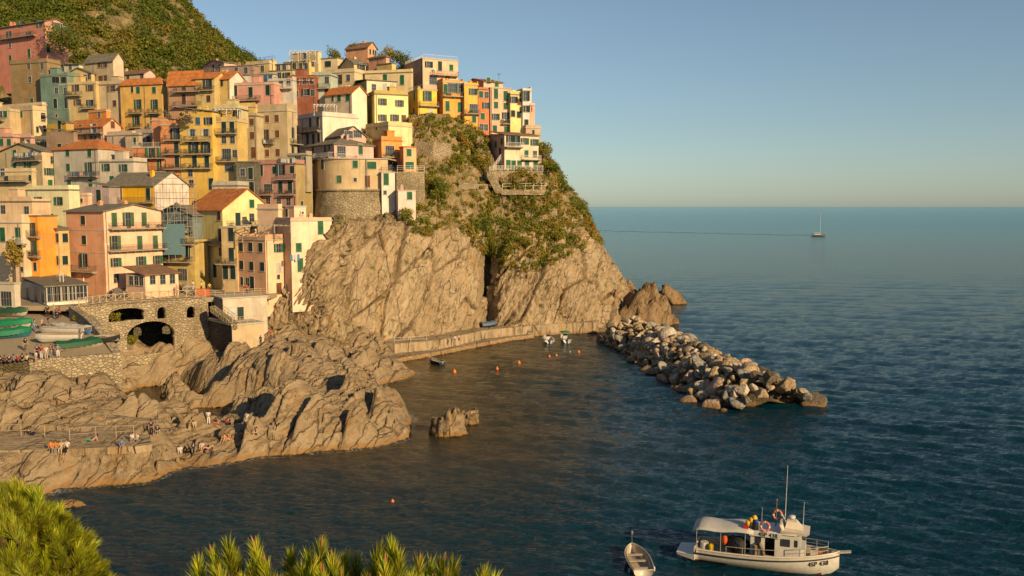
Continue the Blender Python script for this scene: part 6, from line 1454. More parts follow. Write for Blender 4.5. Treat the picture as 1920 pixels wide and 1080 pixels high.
# boat and box on the quay by the cleft
o = empty('covered_boat', PZ(899, 612, 2.32), R(40)); o = boat('covered_boat', 'dark boat stored on the quay at the foot of the cliff cleft', PZ(902, 613, 2.45), R(30), 3.6, 1.5, .7, (.025, .03, .045), tarp=(.10, .14, .2))
bpy.data.objects.remove(bpy.data.objects['covered_boat.%03d' % 0]) if 'covered_boat.000' in bpy.data.objects else None
# white dinghy in front
a, rz, L_ = place(1207, 1084, 1179, 1026, z=0.0)
dg = boat('dinghy', 'cream wooden dinghy moored beside the fishing boat', PZ(1207, 1084, -.1), rz, 4.7, 1.85, .62, (.58, .5, .40), (.46, .37, .25), stripe=(.55, .46, .33))
MB().tube([(4.65, 0, .7), (4.72, 0, 1.5)], .03, 6).lathe([(0, 1.5), (.09, 1.52), (.12, 1.7), (.03, 1.84), (0, 1.86)], 8, (4.72, 0, 0)).build('bow_post', M_plain('bow_light', (.10, .16, .15), .5, .4), dg)
m = MB()
for sg in (-1, 1): m.tube([(1.0, sg * .45, .34), (3.6, sg * .30, .5)], .025, 5)
m.build('oar', M_plain('oar_wood', (.42, .29, .16), .6, .3), dg)
fd = MB()
for x, sg in ((.6, 1), (.9, -1), (2.2, 1), (2.4, -1)): fd.ell((x, sg * .95, .3), .10, .10, .22, 8, 6)
fd.build('fender', M_plain('fender_white', (.5, .47, .42), .5, .4), dg, True)
# ---- buoys
for lab, x, y, r in (('orange mooring buoy nearest the dark rowing boat', 852, 698, .42), ('orange mooring buoy alone in the middle of the cove', 932, 692, .34), ('tall orange buoy right of the middle of the cove', 973, 681, .38), ('orange buoy just below the inflatable boat', 1030, 669, .32), ('pale orange buoy between the inflatable and the motor boat sterns', 1043, 667, .28), ('orange buoy farthest right in the cove', 1085, 661, .36), ('white buoy right of the motor boat stern', 1069, 661, .24), ('small orange buoy alone in front of the pines', 736, 941, .22)):
    r *= .78; o = empty('mooring_buoy', PZ(x, y, 0)); tag(o, lab, 'buoy'); c = (.50, .46, .4) if 'white' in lab else (.70, .19, .03) if 'pale' not in lab else (.62, .24, .10)
    MB().lathe([(0, -r * .8), (r * .7, -r * .5), (r, 0), (r * .85, r * .6), (r * .4, r * 1.2), (r * .18, r * 1.7), (0, r * 1.72)], 12).build('float', M_plain('buoy_plastic', c, .4, .4), o, True)
    MB().tube([(r * .12 * math.cos(a), 0, r * 1.8 + r * .18 * math.sin(a)) for a in np.linspace(0, 6.28, 9)], r * .04, 5).build('ring', M_IRON, o)
# ---- far sailing boat
c = PZ(1535, 443.2, 0); o = empty('sailing_boat', c, R(-6)); tag(o, 'lone sailing boat with bare mast far out at sea', 'boat'); s_ = 12.5
sec = [(x - s_ / 2, b, z, k) for x, b, z, k in hull_sections(s_, 3.6, 1.5, .25)]; m, _r = hull_mesh(sec); m.build('hull', M_plain('yacht_hull', (.16, .14, .13), .4, .4), o, True)
MB().hexa([(-4, -1.2, 1.4), (2.5, -1.1, 1.4), (2.5, 1.1, 1.4), (-4, 1.2, 1.4)], [(-3.4, -.9, 2.3), (1.6, -.8, 2.1), (1.6, .8, 2.1), (-3.4, .9, 2.3)]).build('cabin', M_plain('yacht_cabin', (.55, .48, .40), .4, .4), o)
MB().tube([(1.2, 0, 1.5), (1.2, 0, 20.5)], .16, 6).tube([(1.2, 0, 3.4), (-4.6, 0, 3.2)], .13, 6).tube([(1.2, -1.2, 12), (1.2, 1.2, 12)], .06, 4).build('mast', M_plain('yacht_mast', (.55, .5, .44), .4, .4), o)
MB().tube([(1.2, 0, 20.3), (6.1, 0, 1.9)], .04, 4).tube([(1.2, 0, 20.3), (-6.1, 0, 1.7)], .04, 4).tube([(-5.4, -1.2, 1.5), (-5.4, -1.2, 2.6), (-5.4, 1.2, 2.6), (-5.4, 1.2, 1.5)], .05, 4).build('rigging', M_IRON, o)

wk = MB(); q0 = None
for k in range(41):
    px_ = 1100 + 425 * k / 40; c0, c1 = PZ(px_, 431.6 + 9.6 * k / 40 + .5 * math.sin(k * 1.3), .12), PZ(px_, 432.3 + 9.4 * k / 40 + .5 * math.sin(k * 1.3) + .25 * math.sin(k * 2.9), .12)
    if q0: wk.poly([q0[0], c0, c1, q0[1]])
    q0 = (c0, c1)
t = NT('wake_water'); t.done((.03, .15, .155), .3, None, .4); tag(wk.build('wake', t.m), 'thin dark wake trailing behind the sailing boat', kind='stuff')
# ================================================================ THE FISHING BOAT
a = PZ(1306, 1044, 0); b = PZ(1556, 1078, 0); FL = 11.6; frz = math.atan2((b - a).y, (b - a).x)
fb = empty('fishing_boat', a, frz); tag(fb, 'white fishing boat with canopy, wheelhouse and tall aerials in the foreground', 'boat'); fb.rotation_euler.x = R(-1); fb.scale = (.89, .9, .97)
WHT = M_plain('boat_white', (.60, .555, .48), .4, .45, .22); WH2 = M_plain('boat_cream', (.62, .52, .40), .45, .4, .2); DRK = M_plain('boat_dark', (.022, .022, .024), .6, .3); RED = M_plain('antifouling', (.20, .030, .02), .6, .3)
sec = hull_sections(FL, 3.7, 1.15, .62, 26, .8, .86, .5); m, rows = hull_mesh(sec, .80); hull = m.build('hull', WHT, fb, True)
hull.data.materials.append(RED)
for p in hull.data.polygons:
    if p.center.z < .12: p.material_index = 1
m = MB()
for sg in (-1, 1): m.tube([(x, sg * (b_ + .01), s - .28) for x, b_, s, k in sec], .055, 6)
m.build('rubbing_strake', DRK, hull)
m = MB()
for sg in (-1, 1): m.tube([(x, sg * (b_ - .03), s + .02) for x, b_, s, k in sec], .075, 6)
m.tube([(0, -sec[0][1], sec[0][2]), (0, sec[0][1], sec[0][2])], .07, 6); m.build('gunwale', WH2, hull)
m = MB()
for (x, b_, s, k), (x2, b2, s2, k2) in zip(sec[:-2], sec[1:-1]): z, z2 = min(s - .5, 1.0 + .035 * x), min(s2 - .5, 1.0 + .035 * x2); m.poly([(x, -b_ * .93, z), (x2, -b2 * .93, z2), (x2, b2 * .93, z2), (x, b_ * .93, z)])
m.build('deck', M_plain('boat_deck', (.46, .36, .24), .75, .2), fb)
for sg in (-1, 1):
    m = MB()
    for (x, b_, s, k), (x2, b2, s2, k2) in zip(sec[:-2], sec[1:-1]):
        z, z2 = min(s - .5, 1.0 + .035 * x), min(s2 - .5, 1.0 + .035 * x2); m.poly([(x, sg * b_ * .95, s), (x2, sg * b2 * .95, s2), (x2, sg * b2 * .92, z2), (x, sg * b_ * .92, z)])
    m.build('bulwark_lining', WH2, fb)
MB().hexa([(-1.5, -1.15, .42), (.05, -1.5, .22), (.05, 1.5, .22), (-1.5, 1.15, .42)], [(-1.55, -1.2, .62), (.05, -1.55, .62), (.05, 1.55, .62), (-1.55, 1.2, .62)]).build('stern_platform', WHT, fb)
MB().hexa([(11.0, -.22, 1.70), (12.5, -.16, 1.95), (12.5, .16, 1.95), (11.0, .22, 1.70)], [(11.0, -.25, 1.82), (12.5, -.18, 2.07), (12.5, .18, 2.07), (11.0, .25, 1.82)]).build('bow_sprit', WH2, fb)
# wheelhouse: three wall pieces with real openings, a black block painting the inner shade
H0, H1, Wd = 1.15, 3.0, 1.12
wh = MB()
def wall_x(x0, x1, y, holes):
    """a wall along x with rectangular openings (x0, x1, z0, z1)"""
    xs_ = sorted({x0, x1, *[h[0] for h in holes], *[h[1] for h in holes]}); zs_ = sorted({H0, H1, *[h[2] for h in holes], *[h[3] for h in holes]})
    for i in range(len(xs_) - 1):
        for j in range(len(zs_) - 1):
            cx_, cz_ = (xs_[i] + xs_[i + 1]) / 2, (zs_[j] + zs_[j + 1]) / 2
            if not any(h[0] < cx_ < h[1] and h[2] < cz_ < h[3] for h in holes): wh.box(xs_[i], xs_[i + 1], y - .03, y + .03, zs_[j], zs_[j + 1])
holes = [(4.9, 5.45, 2.15, 2.7), (5.75, 6.55, 1.25, 2.75), (6.95, 7.75, 2.1, 2.7), (8.05, 8.35, 2.15, 2.7)]
wall_x(4.6, 8.5, -Wd, holes); wall_x(4.6, 8.5, Wd, [(5.0, 5.8, 2.15, 2.7), (6.4, 7.6, 2.1, 2.7)])
wh.box(4.57, 4.63, -Wd + .03, Wd - .03, H0, H1); 
wh.hexa([(8.5, -Wd, H0), (9.0, -Wd * .9, H0), (9.0, Wd * .9, H0), (8.5, Wd, H0)], [(8.5, -Wd, 2.1), (8.95, -Wd * .9, 2.1), (8.95, Wd * .9, 2.1), (8.5, Wd, 2.1)])
for y in (-Wd, -.38, .34, Wd - .06): wh.hexa([(8.5, y, 2.1), (8.62, y, 2.1), (8.62, y + .06, 2.1), (8.5, y + .06, 2.1)], [(8.3, y, H1), (8.42, y, H1), (8.42, y + .06, H1), (8.3, y + .06, H1)])
whs = wh.build('wheelhouse', WHT, fb)
for x0_, x1_, z0_ in ((4.9, 5.45, 2.15), (6.95, 7.75, 2.1), (8.05, 8.35, 2.15)): MB().box(x0_, x1_, -Wd, -Wd + .02, z0_, 2.7).build('side_glass', M_GLASS, whs)
MB().hexa([(8.52, -Wd, 2.1), (8.54, -Wd, 2.1), (8.54, Wd, 2.1), (8.52, Wd, 2.1)], [(8.32, -Wd, H1), (8.34, -Wd, H1), (8.34, Wd, H1), (8.32, Wd, H1)]).build('windscreen', M_GLASS, whs)
MB().box(5.1, 6.9, -.2, .9, H0, 2.0).build('inner_shade_block', DRK, whs)
rf = MB().hexa([(4.4, -1.3, 3.0), (8.3, -1.28, 3.06), (8.3, 1.28, 3.06), (4.4, 1.3, 3.0)], [(4.4, -1.22, 3.12), (8.3, -1.2, 3.18), (8.3, 1.2, 3.18), (4.4, 1.22, 3.12)]).build('roof', WHT, whs)
MB().box(4.5, 7.1, -1.325, -1.302, 2.72, 3.1).build('name_board', WHT, whs)
# upper hood
up = MB().hexa([(7.0, -1.35, 3.2), (9.0, -1.05, 3.05), (9.0, 1.05, 3.05), (7.0, 1.35, 3.2)], [(7.0, -1.45, 3.42), (9.25, -1.1, 3.25), (9.25, 1.1, 3.25), (7.0, 1.45, 3.42)])
up.hexa([(7.1, -1.4, 3.42), (7.25, -1.35, 3.42), (7.25, 1.35, 3.42), (7.1, 1.4, 3.42)], [(6.9, -1.35, 3.8), (7.05, -1.3, 3.8), (7.05, 1.3, 3.8), (6.9, 1.35, 3.8)]).hexa([(7.3, -.7, 3.42), (8.7, -.55, 3.32), (8.7, .55, 3.32), (7.3, .7, 3.42)], [(7.45, -.55, 3.95), (8.2, -.45, 3.85), (8.2, .45, 3.85), (7.45, .55, 3.95)])
up.build('upper_helm', WH2, fb)
MB().lathe([(0, 0), (.26, 0), (.30, .1), (.26, .22), (0, .27)], 14, (7.8, .2, 3.97)).build('radar_dome', WHT, fb, True)
# canopy over the working deck
cv = MB(); k = 9
for i in range(9):
    x = -.15 + 5.0 * i / 8
    for j in range(k):
        a_ = -1 + 2 * j / (k - 1); cv.v.append((x, a_ * (1.72 - .1 * (i == 0)), 2.75 + .34 * (1 - a_ * a_) + .05 * math.sin(i * 1.3) - (.18 if i == 0 else 0) + .03 * i))
cv.f = [(i * k + j, (i + 1) * k + j, (i + 1) * k + j + 1, i * k + j + 1) for i in range(8) for j in range(k - 1)]
cvo = cv.build('canopy', M_plain('canopy_cloth', (.50, .46, .40), .8, .1, .15), fb, True); sd = cvo.modifiers.new('thick', 'SOLIDIFY'); sd.thickness = .04
for x in (.2, 2.2, 4.2):
    for sg in (-1, 1): MB().tube([(x, sg * 1.62, .9), (x, sg * 1.62, 2.85)], .03, 6).build('canopy_post', M_plain('steel_post', (.34, .31, .27), .4, .4), cvo)
# gear under the canopy
MB().ell((3.6, -.5, 1.55), .95, .85, .75, 14, 8).ell((3.0, .4, 1.4), .7, .7, .6, 12, 8).build('net_pile', DRK, fb)
MB().lathe([(0, 0), (.34, 0), (.34, .6), (.0, .62)], 12, (.75, -.8, 1.0)).build('white_barrel', WHT, fb)
MB().lathe([(0, 0), (.2, 0), (.22, .5), (.1, .62), (0, .64)], 10, (1.35, -1.15, 1.0)).build('yellow_can', M_plain('yellow_plastic', (.60, .36, .01), .5, .4), fb)
MB().ell((2.45, -.75, 1.95), .24, .2, .42, 8, 6).build('orange_oilskin', M_plain('orange_cloth', (.68, .12, .015), .7, .2), fb)
MB().tube([(5.0, -1.25, 1.1), (5.0, -1.3, 2.0), (5.35, -1.35, 2.2), (5.6, -1.3, 1.7), (5.75, -1.3, 1.15)], [.16, .2, .17, .14, .12], 8).build('net_hauler', M_plain('rusty_gear', (.20, .15, .09), .8, .2), fb)
m = MB()
for p in ((4.35, -.85, 3.5), (4.6, -.8, 3.72), (4.85, -.75, 3.9)): m.ell(p, .24, .24, .28, 12, 8)
m.build('yellow_fender', M_plain('yellow_float', (.72, .40, .005), .45, .4), fb, True)
MB().box(4.0, 4.4, -1.2, -.9, 3.1, 3.42).build('red_box', M_plain('red_plastic', (.42, .03, .02), .5, .4), fb)
MB().lathe([(0, 0), (.26, 0), (.26, .55), (0, .56)], 12, (4.95, -1.0, 3.13)).build('dark_drum', DRK, fb)
MB().lathe([(0, 0), (.16, 0), (.16, .2), (0, .22)], 10, (5.0, -.98, 3.7)).build('blue_can', M_plain('blue_plastic', (.03, .08, .42), .5, .4), fb)
def lifebuoy(c, rx, rz_):
    m = MB(); n = 20
    m.tube([(math.cos(t) * .34, 0, math.sin(t) * .34) for t in np.linspace(0, 2 * math.pi, n + 1)], .085, 8, False)
    o = m.build('lifebuoy', M_plain('lifebuoy_orange', (.66, .16, .06), .5, .4), fb, True); o.location = c; o.rotation_euler = (rx, 0, rz_)
    q_ = MB()
    for a_ in (0, 1.57, 3.14, 4.71): q_.tube([(math.cos(a_ + e) * .34, 0, math.sin(a_ + e) * .34) for e in (-.16, 0, .16)], .092, 8)
    q_.build('white_band', WHT, o)
lifebuoy((5.75, -1.2, 3.5), R(-15), 0); lifebuoy((6.6, .75, 3.95), R(-10), R(10))
m = MB().tube([(6.5, .4, 3.1), (6.52, .4, 5.1)], .05, 6).tube([(6.3, .4, 4.5), (6.75, .4, 4.55)], .03, 5).ell((6.52, .4, 5.2), .10, .10, .14, 8, 6)
m.build('signal_mast', M_plain('mast_dark', (.14, .10, .06), .6, .3), fb)
MB().tube([(7.2, .85, 3.1), (7.3, .85, 7.9)], [.045, .018], 6).build('tall_aerial', WHT, fb); MB().tube([(8.7, -.3, 3.3), (8.75, -.3, 5.5)], [.035, .015], 6).build('short_aerial', WHT, fb)
MB().tube([(5.3, 1.1, 3.1), (5.3, 1.1, 4.3)], .025, 6).build('whip_aerial', WHT, fb)
m = MB()
for sg in (-1, 1):
    pts = [(x, sg * (b_ - .1), s + .62) for x, b_, s, k in sec[18:25]]; m.tube(pts, .028, 6); m.tube([(x, y, z - .3) for x, y, z in pts], .02, 6)
    for x, y, z in pts[::2]: m.tube([(x, y, z - .62), (x, y, z)], .025, 5)
pts = [(x, -(b_ - .06), s + .55) for x, b_, s, k in sec[6:16]]; m.tube(pts, .022, 5)
for x, y, z in pts[::3]: m.tube([(x, y, z - .55), (x, y, z)], .022, 5)
m.build('guard_rail', M_plain('rail_steel', (.40, .36, .30), .35, .5), fb)
MB().box(9.35, 9.95, -.35, .35, 1.36, 1.85).build('anchor_winch', WH2, fb); MB().lathe([(0, 0), (.2, 0), (.2, .14), (0, .15)], 10, (9.55, -.1, 1.86)).build('rope_coil', DRK, fb)
MB().box(10.1, 10.5, -.55, .1, 1.42, 1.5).build('blue_mat', M_plain('blue_mat', (.03, .20, .30), .7, .2), fb); MB().box(10.0, 10.3, .2, .5, 1.42, 1.62).build('orange_box', M_plain('orange_plastic', (.6, .15, .03), .6, .3), fb)
def lettering(txt, size, M4, parent):
    cu = bpy.data.curves.new('lettering', 'FONT'); cu.body = txt; cu.size = size; cu.extrude = .004; cu.align_x = 'CENTER'; cu.align_y = 'CENTER'; cu.space_character = 1.08; cu.offset = .008
    tmp = bpy.data.objects.new('lettering', cu); COL.objects.link(tmp); bpy.context.view_layer.update()
    me = bpy.data.meshes.new_from_object(tmp.evaluated_get(bpy.context.evaluated_depsgraph_get())); bpy.data.objects.remove(tmp)
    me.materials.clear(); me.materials.append(DRK); o = bpy.data.objects.new('lettering', me); link(o, parent); o.matrix_local = M4; return o
lettering('4SP 438', .44, Matrix.Translation((6.0, -1.345, 2.90)) @ Matrix.Rotation(R(90), 4, 'X'), fb)
xm_, hz_ = 10.0, .62
lt = lettering('4SP 438', .50, Matrix.Identity(4), fb); bx = np.array([q[0] for q in sec]); bb_ = np.array([q[1] for q in sec]); bs_ = np.array([q[2] for q in sec])
for v_ in lt.data.vertices:      # wrap the letters round the flare of the bow
    x = xm_ + v_.co.x * .9; s0 = float(np.interp(x, bx, bs_)); z = s0 - hz_ + v_.co.y; f_ = max(.05, (z + .5) / (s0 + .5)) ** (1 / 1.15)
    y = float(np.interp(x, bx, bb_)) * (.80 + .20 * f_) * math.sin(min(1, f_ * 1.25) * math.pi / 2); v_.co = (x, -(y + .025 + v_.co.z * 2), z)
# ================================================================ PEOPLE (small in the picture; every pose is one skinned body with clothes and hair as children)
def skin_obj(name, chains, root_key, sub=1):
    """chains: list of [(key, (x, y, z), radius), ...]; shared keys join"""
    idx, V, Rr, E = {}, [], [], []
    for ch in chains:
        prev = None
        for key, co, r in ch:
            if key not in idx: idx[key] = len(V); V.append(co); Rr.append(r)
            if prev is not None: E.append((prev, idx[key]))
            prev = idx[key]
    me = bpy.data.meshes.new(name); me.from_pydata(V, E, []); o = bpy.data.objects.new(name, me); COL.objects.link(o)
    sk = o.modifiers.new('skin', 'SKIN'); sk.use_smooth_shade = True
    for i, r in enumerate(Rr): me.skin_vertices[0].data[i].radius = (r if isinstance(r, tuple) else (r, r))
    me.skin_vertices[0].data[idx[root_key]].use_root = True
    if sub: o.modifiers.new('sub', 'SUBSURF').levels = sub; o.modifiers['sub'].render_levels = sub
    dg = bpy.context.evaluated_depsgraph_get(); out = bpy.data.meshes.new_from_object(o.evaluated_get(dg)); out.name = name
    bpy.data.objects.remove(o); bpy.data.meshes.remove(me); return out
# joint positions per pose (metres, facing -y, origin on the support under the hips / feet)
def joints(pose):
    J = dict(pel=(0, 0, .95), wst=(0, .01, 1.12), cst=(0, 0, 1.33), nck=(0, .0, 1.50), hd=(0, -.02, 1.60), top=(0, -.01, 1.70))
    for s, n in ((-1, 'r'), (1, 'l')):
        J.update({n + 'sh': (s * .19, 0, 1.42), n + 'el': (s * .25, .02, 1.14), n + 'wr': (s * .25, -.08, .90), n + 'hp': (s * .10, 0, .92), n + 'kn': (s * .11, -.02, .50), n + 'an': (s * .11, .03, .09), n + 'to': (s * .13, -.14, .04)})
    if pose == 'walk':
        J.update(rkn=(-.10, -.16, .52), ran=(-.10, -.22, .10), rto=(-.11, -.40, .07), lkn=(.10, .06, .50), lan=(.10, .34, .16), lto=(.11, .22, .04), rel=(-.25, .12, 1.15), rwr=(-.24, .10, .92), lel=(.25, -.08, 1.15), lwr=(.22, -.26, .98))
    if pose == 'phone':
        J.update(rel=(-.24, -.10, 1.18), rwr=(-.10, -.32, 1.32), lel=(.24, -.12, 1.18), lwr=(.10, -.32, 1.30))
    if pose in ('sit', 'ledge', 'recline', 'hug'):
        dz = .83
        for k in list(J): x, y, z = J[k]; J[k] = (x, y, z - dz)
        if pose == 'ledge':
            for s, n in ((-1, 'r'), (1, 'l')): J.update({n + 'hp': (s * .10, -.02, .10), n + 'kn': (s * .12, -.44, .08), n + 'an': (s * .12, -.42, -.36), n + 'to': (s * .13, -.58, -.42), n + 'el': (s * .25, .04, .33), n + 'wr': (s * .16, -.22, .16)})
        if pose == 'sit':
            for s, n in ((-1, 'r'), (1, 'l')): J.update({n + 'hp': (s * .10, -.02, .10), n + 'kn': (s * .16, -.38, .34), n + 'an': (s * .13, -.62, .07), n + 'to': (s * .14, -.80, .05), n + 'el': (s * .26, -.04, .34), n + 'wr': (s * .17, -.30, .36)})
        if pose == 'hug':
            for s, n in ((-1, 'r'), (1, 'l')): J.update({n + 'hp': (s * .10, -.02, .10), n + 'kn': (s * .12, -.30, .46), n + 'an': (s * .11, -.42, .07), n + 'to': (s * .12, -.58, .04), n + 'el': (s * .27, -.14, .36), n + 'wr': (s * .07, -.40, .34)})
        if pose == 'recline':
            J.update(wst=(0, .14, .20), cst=(0, .32, .34), nck=(0, .44, .46), hd=(0, .50, .56), top=(0, .53, .65))
            for s, n in ((-1, 'r'), (1, 'l')): J.update({n + 'sh': (s * .19, .40, .42), n + 'el': (s * .26, .52, .20), n + 'wr': (s * .24, .46, .04), n + 'hp': (s * .10, -.02, .10), n + 'kn': (s * .13, -.44, .16 if s < 0 else .36), n + 'an': (s * .12, -.86 if s < 0 else -.66, .07), n + 'to': (s * .14, -.94 if s < 0 else -.80, .14 if s < 0 else .05)})
    return J
PM = {}
def person_meshes(pose):
    if pose in PM: return PM[pose]
    J = joints(pose); g = lambda k: J[k]
    lerp = lambda a, b, t: tuple(x + (y - x) * t for x, y in zip(a, b))
    ch = [[('pel', g('pel'), (.13, .10)), ('wst', g('wst'), (.115, .085)), ('cst', g('cst'), (.145, .10)), ('nck', g('nck'), .052), ('hd', g('hd'), (.075, .092)), ('top', g('top'), (.06, .07))], [('hd', g('hd'), .08), ('nose', tuple(np.array(g('hd')) + (0, -.115, -.005)), .014)]]
    for n, s in (('r', -1), ('l', 1)):
        ch.append([('cst', g('cst'), .14), (n + 'sh', g(n + 'sh'), .062), (n + 'el', g(n + 'el'), .040), (n + 'wr', g(n + 'wr'), .027)])
        w, e = np.array(g(n + 'wr')), np.array(g(n + 'el')); d = (w - e) / np.linalg.norm(w - e); side = np.cross(d, (0, 1, .2)); side /= np.linalg.norm(side); pl = tuple(w + d * .07)
        ch.append([(n + 'wr', tuple(w), .027), (n + 'pl', pl, .034)])
        for f, (o_, L_) in enumerate(((-.030, .075), (-.010, .09), (.010, .085), (.028, .065))):
            ch.append([(n + 'pl', pl, .034), (n + 'f%d' % f, tuple(w + d * .10 + side * o_), .010), (n + 'g%d' % f, tuple(w + d * (.10 + L_ * .8) + side * o_ * 1.3 + np.array((0, -.02, -.01))), .008)])
        ch.append([(n + 'wr', tuple(w), .027), (n + 'th', tuple(w + d * .06 - side * .05 * s), .011), (n + 'tt', tuple(w + d * .10 - side * .065 * s), .009)])
        ch.append([('pel', g('pel'), .12), (n + 'hp', g(n + 'hp'), .088), (n + 'kn', g(n + 'kn'), .056), (n + 'an', g(n + 'an'), .038), (n + 'to', g(n + 'to'), .034)])
    body = skin_obj('body', ch, 'pel')
    m = .016; sh = [[('pel', lerp(g('pel'), g('wst'), .1), (.135 + m, .105 + m)), ('wst', g('wst'), (.12 + m, .09 + m)), ('cst', g('cst'), (.15 + m, .105 + m)), ('nk', lerp(g('cst'), g('nck'), .75), .07)]]
    tr = [[('pel', g('pel'), (.14 + m, .11 + m)), ('wst', lerp(g('pel'), g('wst'), .5), (.125 + m, .095 + m))]]
    so = [[('pel', g('pel'), (.14 + m, .11 + m)), ('wst', lerp(g('pel'), g('wst'), .5), (.125 + m, .095 + m))]]
    for n in 'rl':
        sh.append([('cst', g('cst'), .15), (n + 'sh', g(n + 'sh'), .068 + m), (n + 'm', lerp(g(n + 'sh'), g(n + 'el'), .62), .052 + m)])
        tr.append([('pel', g('pel'), .13), (n + 'hp', g(n + 'hp'), .092 + m), (n + 'kn', g(n + 'kn'), .06 + m), (n + 'an', lerp(g(n + 'kn'), g(n + 'an'), .9), .046 + m)])
        so.append([('pel', g('pel'), .13), (n + 'hp', g(n + 'hp'), .092 + m), (n + 'kn', lerp(g(n + 'hp'), g(n + 'kn'), .6), .078 + m)])
    hm = MB(); h, t = np.array(g('hd')), np.array(g('top')); c = h * .45 + t * .55 + (0, .018, .01); hm.ell(tuple(c), .092, .105, .092, 10, 7); hm.ell(tuple(h + (0, .06, -.02)), .075, .055, .09, 8, 5)
    em = MB()
    for s in (-1, 1): em.ell(tuple(h + np.array((s * .032, -.088, .022))), .010, .008, .008, 6, 4)
    em.box(h[0] - .025, h[0] + .025, h[1] - .096, h[1] - .085, h[2] - .045, h[2] - .037)
    PM[pose] = (body, skin_obj('top_garment', sh, 'pel'), skin_obj('trousers', tr, 'pel'), skin_obj('shorts', so, 'pel'), hm.mesh('hair', None, True), em.mesh('face', None)); return PM[pose]
CLO = {'white': (.60, .56, .50), 'black': (.018, .018, .02), 'red': (.42, .03, .025), 'blue': (.07, .17, .36), 'navy': (.02, .03, .08), 'green': (.06, .26, .17), 'orange': (.62, .19, .04), 'pink': (.55, .26, .25), 'grey': (.20, .19, .18), 'yellow': (.62, .44, .05), 'beige': (.46, .36, .24), 'teal': (.05, .22, .25), 'brown': (.14, .08, .045), 'bare': None}
SKIN = [(.50, .27, .16), (.42, .22, .13), (.56, .32, .20)]
HAIR = {'dark': (.022, .015, .010), 'brown': (.07, .04, .02), 'fair': (.30, .20, .09), 'grey': (.28, .26, .23)}
np_ = 0
def person(loc, face_deg, pose, top, low, hair, label, grp=None, shorts=False, s=1.0):
    """face_deg: 0 looks at the camera, positive turns to the right of the picture"""
    global np_
    b, sm, tm, shm, hm, em = person_meshes(pose); np_ += 1
    sk = M_plain('skin', SKIN[np_ % 3], .55, .12, .3)
    def part(name, me, mat, parent=None):
        o = link(bpy.data.objects.new(name, me), parent)
        if not len(me.materials): me.materials.append(mat)
        o.material_slots[0].link = 'OBJECT'; o.material_slots[0].material = mat; return o
    o = part('person', b, sk); o.location = loc; o.rotation_euler = (0, 0, R(face_deg)); o.scale = (s, s, s * random.Random(np_).uniform(.95, 1.05)); tag(o, label, 'person', grp)
    if CLO[top]: part('top_garment', sm, M_plain('cloth_' + top, CLO[top], .85, .15, .2), o)
    part('shorts' if shorts else 'trousers', shm if shorts else tm, M_plain('cloth_' + low, CLO[low], .85, .15, .2), o)
    part('hair', hm, M_plain('hair_' + hair, HAIR[hair], .6, .2), o); part('face', em, M_plain('face_marks', (.05, .02, .015), .6, .1), o)
    return o
POSEW = {'stand': 'standing', 'walk': 'walking', 'phone': 'standing', 'sit': 'sitting', 'ledge': 'sitting', 'recline': 'reclining', 'hug': 'crouching'}
def crowd(rows, fn, where, grp, dz=0.0):
    for r_ in rows:
        x, y, pose, face, top, low, hair, extra = r_[:8]; p = fn(x, y); p = Vector((p.x, p.y, p.z + dz)); short = len(r_) > 8
        lab = f"person {POSEW[pose]} in {top + ' and ' + low if top != 'bare' else low + ' shorts'}, {extra} {where}"
        lab = lab.replace(', ,', ',').replace(',  ', ', ')
        if len(lab.split()) > 16: print('LONG', lab)
        person(p, face, pose, top, low, hair, lab, grp, short)
def deck_walk(px, py): return PZ(px, py, 3.455)
crowd([(58, 815, 'recline', 60, 'black', 'navy', 'dark', 'alone at the left'), (96, 843, 'ledge', 5, 'orange', 'black', 'brown', 'first of four edge sitters'), (105, 842.5, 'ledge', -8, 'orange', 'grey', 'dark', 'second of four edge sitters'), (115, 841.5, 'ledge', 10, 'beige', 'beige', 'fair', 'third of four edge sitters'), (126, 841, 'ledge', 0, 'white', 'black', 'brown', 'fourth of four edge sitters'),
       (172, 828, 'recline', -60, 'pink', 'green', 'dark', 'behind the edge'), (229, 838, 'ledge', 15, 'blue', 'grey', 'brown', 'at the right end', 1), (249, 826, 'sit', 20, 'white', 'beige', 'dark', 'at the rope rail end'), (257, 827, 'sit', -30, 'white', 'grey', 'fair', 'at the rope rail end')], deck_walk, 'on the bathing walkway', 'people on the bathing walkway')
